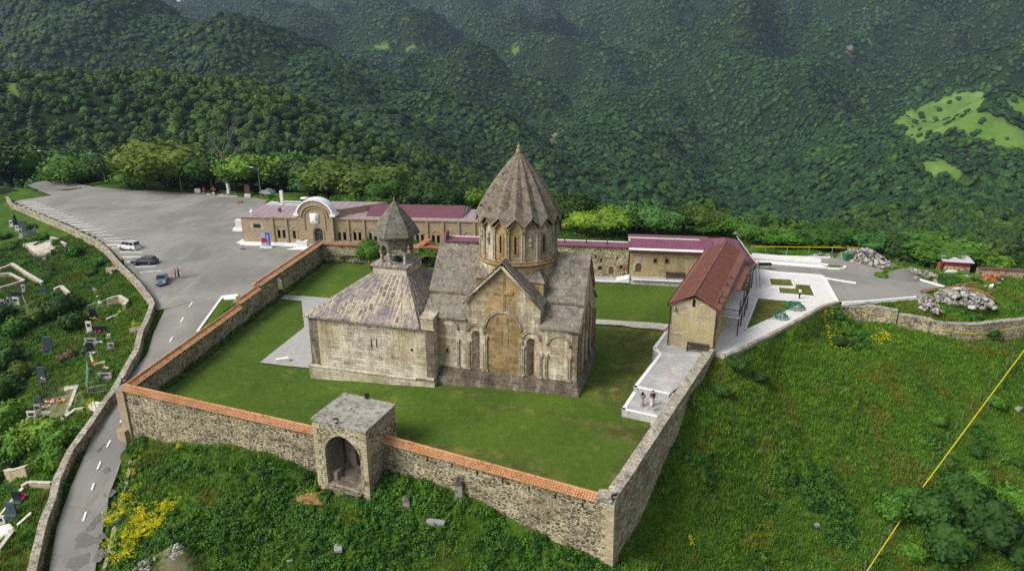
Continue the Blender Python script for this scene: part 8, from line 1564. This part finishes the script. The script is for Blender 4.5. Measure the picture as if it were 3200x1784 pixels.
def scatter(name, label, x, y, z, sc, meshes, kind='stuff', cat=None, zs=None, rot=None):
    c = bpy.data.collections.new(name + '_kinds')
    for k, me in enumerate(meshes): c.objects.link(bpy.data.objects.new(f'{name}_kind', me))
    me = bpy.data.meshes.new(name); n = len(x); me.vertices.add(n); me.vertices.foreach_set('co', np.column_stack([x, y, z]).astype('f').ravel())
    at = me.attributes.new('sc', 'FLOAT_VECTOR', 'POINT'); s3 = np.column_stack([sc, sc, sc * (zs if zs is not None else 1)]); at.data.foreach_set('vector', s3.astype('f').ravel())
    ar = me.attributes.new('rt', 'FLOAT_VECTOR', 'POINT'); ar.data.foreach_set('vector', (np.column_stack([rng.normal(0, .08, n), rng.normal(0, .08, n), rng.uniform(0, 6.28, n)]) if rot is None else rot).astype('f').ravel()); me.update()
    o = bpy.data.objects.new(name, me); COL.objects.link(o); g = bpy.data.node_groups.new(name + '_nodes', 'GeometryNodeTree'); g.interface.new_socket('Geometry', in_out='INPUT', socket_type='NodeSocketGeometry'); g.interface.new_socket('Geometry', in_out='OUTPUT', socket_type='NodeSocketGeometry')
    N = g.nodes.new; gi, go, ip, ci = N('NodeGroupInput'), N('NodeGroupOutput'), N('GeometryNodeInstanceOnPoints'), N('GeometryNodeCollectionInfo'); ci.inputs[0].default_value = c; ci.inputs['Separate Children'].default_value = True; ci.inputs['Reset Children'].default_value = True; ip.inputs['Pick Instance'].default_value = True
    a1 = N('GeometryNodeInputNamedAttribute'); a1.data_type = 'FLOAT_VECTOR'; a1.inputs[0].default_value = 'sc'; a2 = N('GeometryNodeInputNamedAttribute'); a2.data_type = 'FLOAT_VECTOR'; a2.inputs[0].default_value = 'rt'; l = g.links.new
    ri = N('FunctionNodeRandomValue'); ri.data_type = 'INT'; ri.inputs['Max'].default_value = len(meshes) - 1
    l(gi.outputs[0], ip.inputs['Points']); l(ci.outputs[0], ip.inputs['Instance']); l(a2.outputs[0], ip.inputs['Rotation']); l(a1.outputs[0], ip.inputs['Scale']); l([s for s in ri.outputs if s.type == 'INT'][0], ip.inputs['Instance Index']); l(ip.outputs[0], go.inputs[0])
    md_ = o.modifiers.new('scatter', 'NODES'); md_.node_group = g; return tag(o, label, cat, kind=kind)
def tilted(x, y, k):
    e = 14.0; gx_ = (far_lookup(x + e, y, FZ) - far_lookup(x - e, y, FZ)) / (2 * e) * k; gy_ = (far_lookup(x, y + e, FZ) - far_lookup(x, y - e, FZ)) / (2 * e) * k
    n3 = np.stack([-gx_, -gy_, np.ones(len(x))], 1); n3 /= np.linalg.norm(n3, axis=1)[:, None]; sp = rng.uniform(0, 6.28, len(x)); t0 = np.stack([np.cos(sp), np.sin(sp), 0 * sp], 1)
    a3 = t0 - n3 * (t0 * n3).sum(1)[:, None]; a3 /= np.linalg.norm(a3, axis=1)[:, None]; b3 = np.cross(n3, a3)   # columns a, b, n
    return np.column_stack([np.arctan2(b3[:, 2], n3[:, 2]), -np.arcsin(np.clip(a3[:, 2], -1, 1)), np.arctan2(a3[:, 1], a3[:, 0])])
FK = [crown_mesh('forest_crown', 60 + i, 420, .75, 9, 4.4, 4.2, .95, M['leaf_hazed'], corek=.9) for i in range(4)]
for i in (1, 3):
    FK.append(FK[i].copy()); FK[-1].materials[0] = leafmat('haze_tinted_leaves_' + 'abcd'[i], (('27441c', '31521c', '3c5a21', '2d481d') if i == 1 else ('162b17', '1b3219', '223b1c', '192e17')))
rr2 = r_[rest]; fsz = np.interp(rr2, [200, 600, 1500, 4300], [1.0, .85, .86, 1.35]) * rng.uniform(.5, 1.35, len(rr2)) * (1 + .25 * cl[rest])
NKm = leafmat('spur_leaves', ('223a10', '2a4413', '344f17', '3c581b')); NK = [me.copy() for me in FK[:4]]
for me in NK: me.materials[0] = NKm
xr_, yr_, zr3 = fx[rest], fy[rest], fz[rest]; nearm = rr2 < 700
for nm, lb, mk, kk, mesh_, sq, tl_ in (('forest', 'dense dark deciduous forest on the near wooded spur and hollow', nearm, 1.4, NK, (.8, 1.25), .35), ('forest_far', 'dense forest covering the distant ridges, leaves tinted blue-green for haze', ~nearm, .2, FK, (.5, .75), 1.25)):
    scatter(nm, lb, xr_[mk], yr_[mk], zr3[mk] - kk * fsz[mk], fsz[mk] * (1 if nm == 'forest' else 1.12), mesh_, cat='forest', zs=rng.uniform(*sq, int(mk.sum())), rot=tilted(xr_[mk], yr_[mk], tl_))
# --- low cover on the slopes: grass and weeds
def tuft_mesh(name, seed, n, h, w_, spread, mat, lean=.5):
    g = np.random.default_rng(seed); V = []; F_ = []
    for k in range(n):
        a = g.uniform(0, 6.28); p = np.array([g.normal(0, spread), g.normal(0, spread), -.05]); d = np.array([math.cos(a), math.sin(a), 0]); s = np.array([-d[1], d[0], 0]) * w_ * g.uniform(.6, 1.3); hh = h * g.uniform(.5, 1.2); t = p + d * lean * hh + EZ * hh; q = p + d * lean * .4 * hh + EZ * hh * .6; b = len(V); V += [tuple(p - s), tuple(p + s), tuple(q + s * .8), tuple(q - s * .8), tuple(t)]; F_ += [(b, b + 1, b + 2, b + 3), (b + 3, b + 2, b + 4)]
    me = bpy.data.meshes.new(name); me.from_pydata(V, [], F_); me.materials.append(mat); me.update(); return me
def weed_mesh(name, seed, mat, n=46, r=.42, leaf=.085, core=False): return crown_mesh(name, seed, n * 2, leaf, 6, r, r * .45, .8, mat, core=core, corek=.75)
GM = [tuft_mesh('grass_tuft', i, 26, .34, .022, .2, M['grass_blade'], .6) for i in range(3)]
gold = leafmat('dry_grass_blades', ('56651f', '5f6c25', '68752c', '4f601d')); GMy = [tuft_mesh('dry_tuft', 7 + i, 24, .45, .02, .2, gold, .7) for i in range(2)]
WM = [weed_mesh('weed', 20 + i, M['weed']) for i in range(3)]; brt = leafmat('nettle_leaves', ('38591a', '42651e', '4c7022', '3c5e1b')); WB = [weed_mesh('nettle', 30 + i, brt) for i in range(2)]
YM = [weed_mesh('flower_head', 50 + i, M['yellow'], 30, .3, .05) for i in range(2)]
def cover(n, xr, yr, seed):
    g = np.random.default_rng(seed); x = g.uniform(*xr, n); y = g.uniform(*yr, n); z = ground_z(x, y); u, v = proj(x, y, z)
    ok = (u > -120) & (u < 3320) & (v < 1900) & (v > 560) & ~inpoly(x, y, COURT)
    dm = np.full(len(x), 99.0)
    for S in SHEETS + [np.array([XY(p) for p in VP])]: i_ = inpoly(x, y, S); dm = np.minimum(dm, np.where(i_, 0, dist_poly(x, y, S)))
    ok &= dm > .35; ok &= dist_poly(x, y, COURT) > .7
    return x[ok], y[ok], z[ok], u[ok], v[ok]
x, y, z, u, v = cover(190000, (-120, 100), (44, 150), 3)
f1 = np.array([fbm(a, b, .09, 4, 2.2) for a, b in zip(x, y)]); f2_ = np.array([fbm(a, b, .22, 3, 6.1) for a, b in zip(x, y)]); f3_ = np.array([fbm(a, b, .6, 2, 1.1) for a, b in zip(x, y)])
mound = np.zeros(len(x), bool); pm_ = G(520, 1740, -5.6); mound |= np.hypot(x - pm_[0], y - pm_[1]) < 1.7
dirt = inpoly(u, v, [(100, 1340), (60, 1280), (150, 1240), (200, 1210), (245, 1200), (240, 1260), (205, 1310), (150, 1330)])
okd = ~mound & ~dirt
isw = okd & ((f1 + .35 * f2_ + .4 * f3_) > np.where(u > 1950, .5, np.where(u < 470, .42, .26))) | (okd & (u > 350) & (u < 1900) & (v > 1300) & (f1 + f3_ * .5 > -.05) & (rng.random(len(x)) < .6))
ne_ = inpoly(u, v, [(1300, 1450), (1560, 1560), (1850, 1740), (1300, 1640), (1150, 1540)]) | inpoly(u, v, [(640, 1680), (1000, 1650), (1250, 1784), (640, 1784)]) | inpoly(u, v, [(450, 1450), (900, 1560), (600, 1640), (400, 1560)])
brn = isw & (ne_ & (f2_ > -.2) | (f2_ > .45)); wd = isw & ~brn; gr = okd & ~isw; dry = gr & (f2_ > .22); grn = gr & ~dry
S1 = lambda m_, lo, hi: rng.uniform(lo, hi, int(m_.sum()))
scatter('grass', 'long green grass on the banks', x[grn], y[grn], z[grn], S1(grn, .7, 1.4), GM, cat='grass'); scatter('dry_grass', 'straw-tinged long grass', x[dry], y[dry], z[dry], S1(dry, .7, 1.4), GMy, cat='grass')
scatter('undergrowth', 'dark leafy weeds', x[wd], y[wd], z[wd], S1(wd, .6, 1.5), WM, cat='undergrowth'); scatter('nettles', 'pale green nettles and brambles', x[brn], y[brn], z[brn], S1(brn, .6, 1.4), WB, cat='undergrowth')
# weeds at the inner foot of the courtyard walls
wx = []; wy = []
for f, s, L, sp in ((LW, .75, LW.len, .3), (FR(pC, G(1310, 768, 1.9)), .8, 26, .5)):
    for k in range(int(L / sp)): q = f.p(k * sp + rng.uniform(0, .4), 0, s + abs(rng.normal(0, .22))); wx.append(q[0]); wy.append(q[1])
wx, wy = np.array(wx), np.array(wy); scatter('wall_weeds', 'weeds at the foot of the courtyard wall', wx, wy, lawn_h(wx, wy), rng.uniform(.5, 1.3, len(wx)), WM + WB, cat='undergrowth')
# yellow flowers
FLW = [(415, 1480, 25, 22), (400, 1560, 30, 22), (375, 1610, 40, 30), (430, 1625, 45, 25), (480, 1640, 40, 18), (375, 1680, 40, 30), (440, 1670, 40, 20), (385, 1740, 40, 22), (520, 1590, 35, 18), (955, 1545, 30, 10), (1030, 1525, 10, 8), (1115, 1545, 14, 10), (1105, 1580, 12, 8), (2590, 1020, 22, 18), (2620, 1050, 22, 20), (2640, 1010, 18, 12), (2760, 1050, 20, 10), (2740, 1060, 12, 8), (205, 1215, 12, 8), (2160, 1695, 8, 6), (370, 985, 10, 8), (2840, 1020, 8, 5), (3140, 890, 10, 6), (560, 1400, 12, 6)]
yx = []; yy = []; yz = []
for (a, b, ra, rb_) in FLW:
    n = int(ra * rb_ / 7) + 5; c = on_ground(a, b, -6); du = np.linalg.norm(G(a + 1, b, c[2]) - G(a, b, c[2])); dv_ = np.linalg.norm(G(a, b + 1, c[2]) - G(a, b, c[2])); X_ = c[0] + rng.normal(0, ra * du * .5, n); Y_ = c[1] + rng.normal(0, rb_ * dv_ * .5, n); yx.append(X_); yy.append(Y_)
yx = np.concatenate(yx); yy = np.concatenate(yy); yz = ground_z(yx, yy) + .3; scatter('yellow_flowers', 'patches of yellow flowering weeds', yx, yy, yz, rng.uniform(.35, .85, len(yx)), YM, cat='flowers')
# --- shrubs and small trees one can tell apart
SH = [(200, 985, 5.2, 'dark', 'large dark spreading bush in the middle of the graveyard'), (130, 1000, 4.6, 'olive', 'olive bush left of the large dark graveyard bush'), (235, 1030, 3.8, 'dark', 'dark bush just above the tall green-black headstone'), (60, 1045, 4.0, 'bright', 'green bush at the left edge below the teal fence'), (10, 1000, 3.6, 'dark', 'dark bush at the picture edge level with the teal fence'), (20, 1150, 5.0, 'dark', 'big dark bush left of the tall blue headstone'), (75, 1185, 3.8, 'olive', 'olive bush above the bare-earth plot, left of the blue headstone'), (20, 1240, 4.5, 'dark', 'dark bush at the left edge beside the bare earth'),
      (15, 1340, 5.2, 'bright', 'bright bush at the left edge below the bare earth'), (70, 1420, 5.0, 'bright', 'bright rounded bush in front of the yellowish block wall'), (130, 1385, 4.6, 'yellow', 'yellow-green bush below the white double headstone'), (190, 1395, 3.4, 'bright', 'bright low bush tight against the downhill parapet'), (170, 1460, 3.2, 'bright', 'green bush under the parapet above the tan kerb wall'), (225, 1370, 3.0, 'bright', 'small bright bush under the parapet opposite the corner buttress'), (20, 1490, 3.5, 'dark', 'dark bush at the left edge under the block wall'),
      (185, 770, 2.8, 'dark', 'dark bush below the long wall beside the paved plot'), (235, 800, 3.2, 'bright', 'bush climbing the long wall above the grassy plot'), (310, 830, 3.6, 'bright', 'round bush hard under the bend of the long wall'), (290, 860, 2.4, 'dark', 'low dark bush below the round bush at the wall bend'), (130, 750, 2.6, 'bright', 'bush behind the pale paved plot'), (100, 715, 2.2, 'dark', 'small dark bush near the lone grey headstone'), (40, 780, 2.8, 'bright', 'green bush at the upper left of the graveyard slope'), (10, 745, 2.6, 'bright', 'bush at the left edge near the upper headstones'), (85, 830, 2.4, 'bright', 'low bush left of the rusty fence'),
      (215, 1125, 2.6, 'brown', 'brown leafless scrub between the tall headstones'), (60, 590, 5.0, 'bright', 'overgrown bush at the top end of the long wall'), (20, 565, 5.0, 'dark', 'dark bush at the far left by the car park corner'), (1010, 640, 4.0, 'bright', 'bush on the grass mound next to the portal'), (3090, 1050, 2.6, 'dark', 'dark bush growing against the curved retaining wall'), (2750, 868, 2.2, 'bright', 'small green bush between gravel pile and stone heap'),
      (2900, 1630, 5.0, 'dark', 'dark shrub with few white flowers right of the pipe gap'), (3000, 1570, 4.6, 'dark', 'dark shrub uphill of the corner thicket'), (3080, 1680, 6.0, 'dark', 'largest dark shrub of the bottom right thicket'), (2960, 1740, 5.0, 'dark', 'dark shrub at the bottom edge of the thicket'), (3170, 1600, 4.6, 'bright', 'greener shrub at the right edge of the thicket'), (3190, 1750, 5.0, 'dark', 'dark shrub in the bottom right corner'), (2840, 1560, 3.0, 'bright', 'bright shrub where the upper yellow pipe ends'), (2780, 1610, 3.2, 'bright', 'bright shrub left of the gap in the yellow pipes'), (2850, 1740, 2.6, 'bright', 'small shrub just right of the lower yellow pipe'),
      (3050, 1530, 3.2, 'bright', 'lone shrub above the thicket near the upper pipe'), (2925, 1320, 2.2, 'bright', 'low feathery shrub left of the yellow pipe'), (3110, 1270, 3.0, 'bright', 'spreading shrub right of the yellow pipe'), (3050, 1420, 2.4, 'dark', 'dark low shrub halfway down right of the pipe'), (3180, 1450, 2.0, 'dark', 'small dark shrub at the right edge'), (2300, 1150, 3.0, 'dark', 'dark leafy clump under the edge of the white plaza'), (2370, 1190, 2.6, 'dark', 'second dark clump downhill from the plaza edge'), (2250, 1230, 2.4, 'dark', 'dark clump beside the top of the bare parapet wall'), (2620, 1075, 2.4, 'dark', 'dark clump under the broken corner wall')]
BK = {}
for key, cols in dict(dark=('243f16', '2a4817', '31511b', '274315'), bright=('365a18', '3f651c', '4a7020', '3c5f1a'), olive=('3d4c18', '46561c', '4f6020', '42501a'), yellow=('4c6c1c', '577620', '618026', '506f1e'), brown=('4a4030', '554836', '5f5240', '50442f')).items():
    mt = leafmat('shrub_' + key, cols); BK[key] = []
    for me in SM[:3]: m2 = me.copy(); m2.materials[0] = mt; BK[key].append(m2)
for i, (a, b, w_, key, lb) in enumerate(SH):
    p = on_ground(a, b, -5); t = thing('shrub', lb, 'shrub', p, rng.uniform(0, 6), 'shrubs on the banks'); o = bpy.data.objects.new('foliage', BK[key][i % 3]); COL.objects.link(o); o.parent = t; w_ *= 1.3 if (a > 2750 and b > 1500) or a < 260 else 1.1; s = w_ / 3.4; o.scale = (s, s, s * (1.0 if w_ > 4 else .75 if w_ > 2.5 else .6))
    st = MB(); st.tube([(0, 0, -.4), (.1, 0, .5 * s)], .07 * s, 5); st.tube([(0, 0, -.2), (-.25 * s, .1, .8 * s)], .05 * s, 5); st.build('stem', M['bark'], t, local=True)
# ================================================================== haze
hm = bpy.data.materials.new('haze_air'); hm.use_nodes = True; ht = hm.node_tree; ht.nodes.clear(); ho = ht.nodes.new('ShaderNodeOutputMaterial'); pv_ = ht.nodes.new('ShaderNodeVolumePrincipled'); pv_.inputs['Color'].default_value = (.55, .72, 1.0, 1); pv_.inputs['Density'].default_value = .000065; pv_.inputs['Anisotropy'].default_value = 0.2; ht.links.new(pv_.outputs[0], ho.inputs['Volume'])
zmin = min(float(FZ.min()), float(Zg.min())) - 20; zmax = max(float(FZ.max()) + 30, 80)
m = MB(); m.box((0, 2000, zmin - 1), 9600, 5000, zmax - zmin + 2); o = m.build('haze', hm, None, uv=False); tag(o, kind='stuff')
print('objects', len(bpy.data.objects))
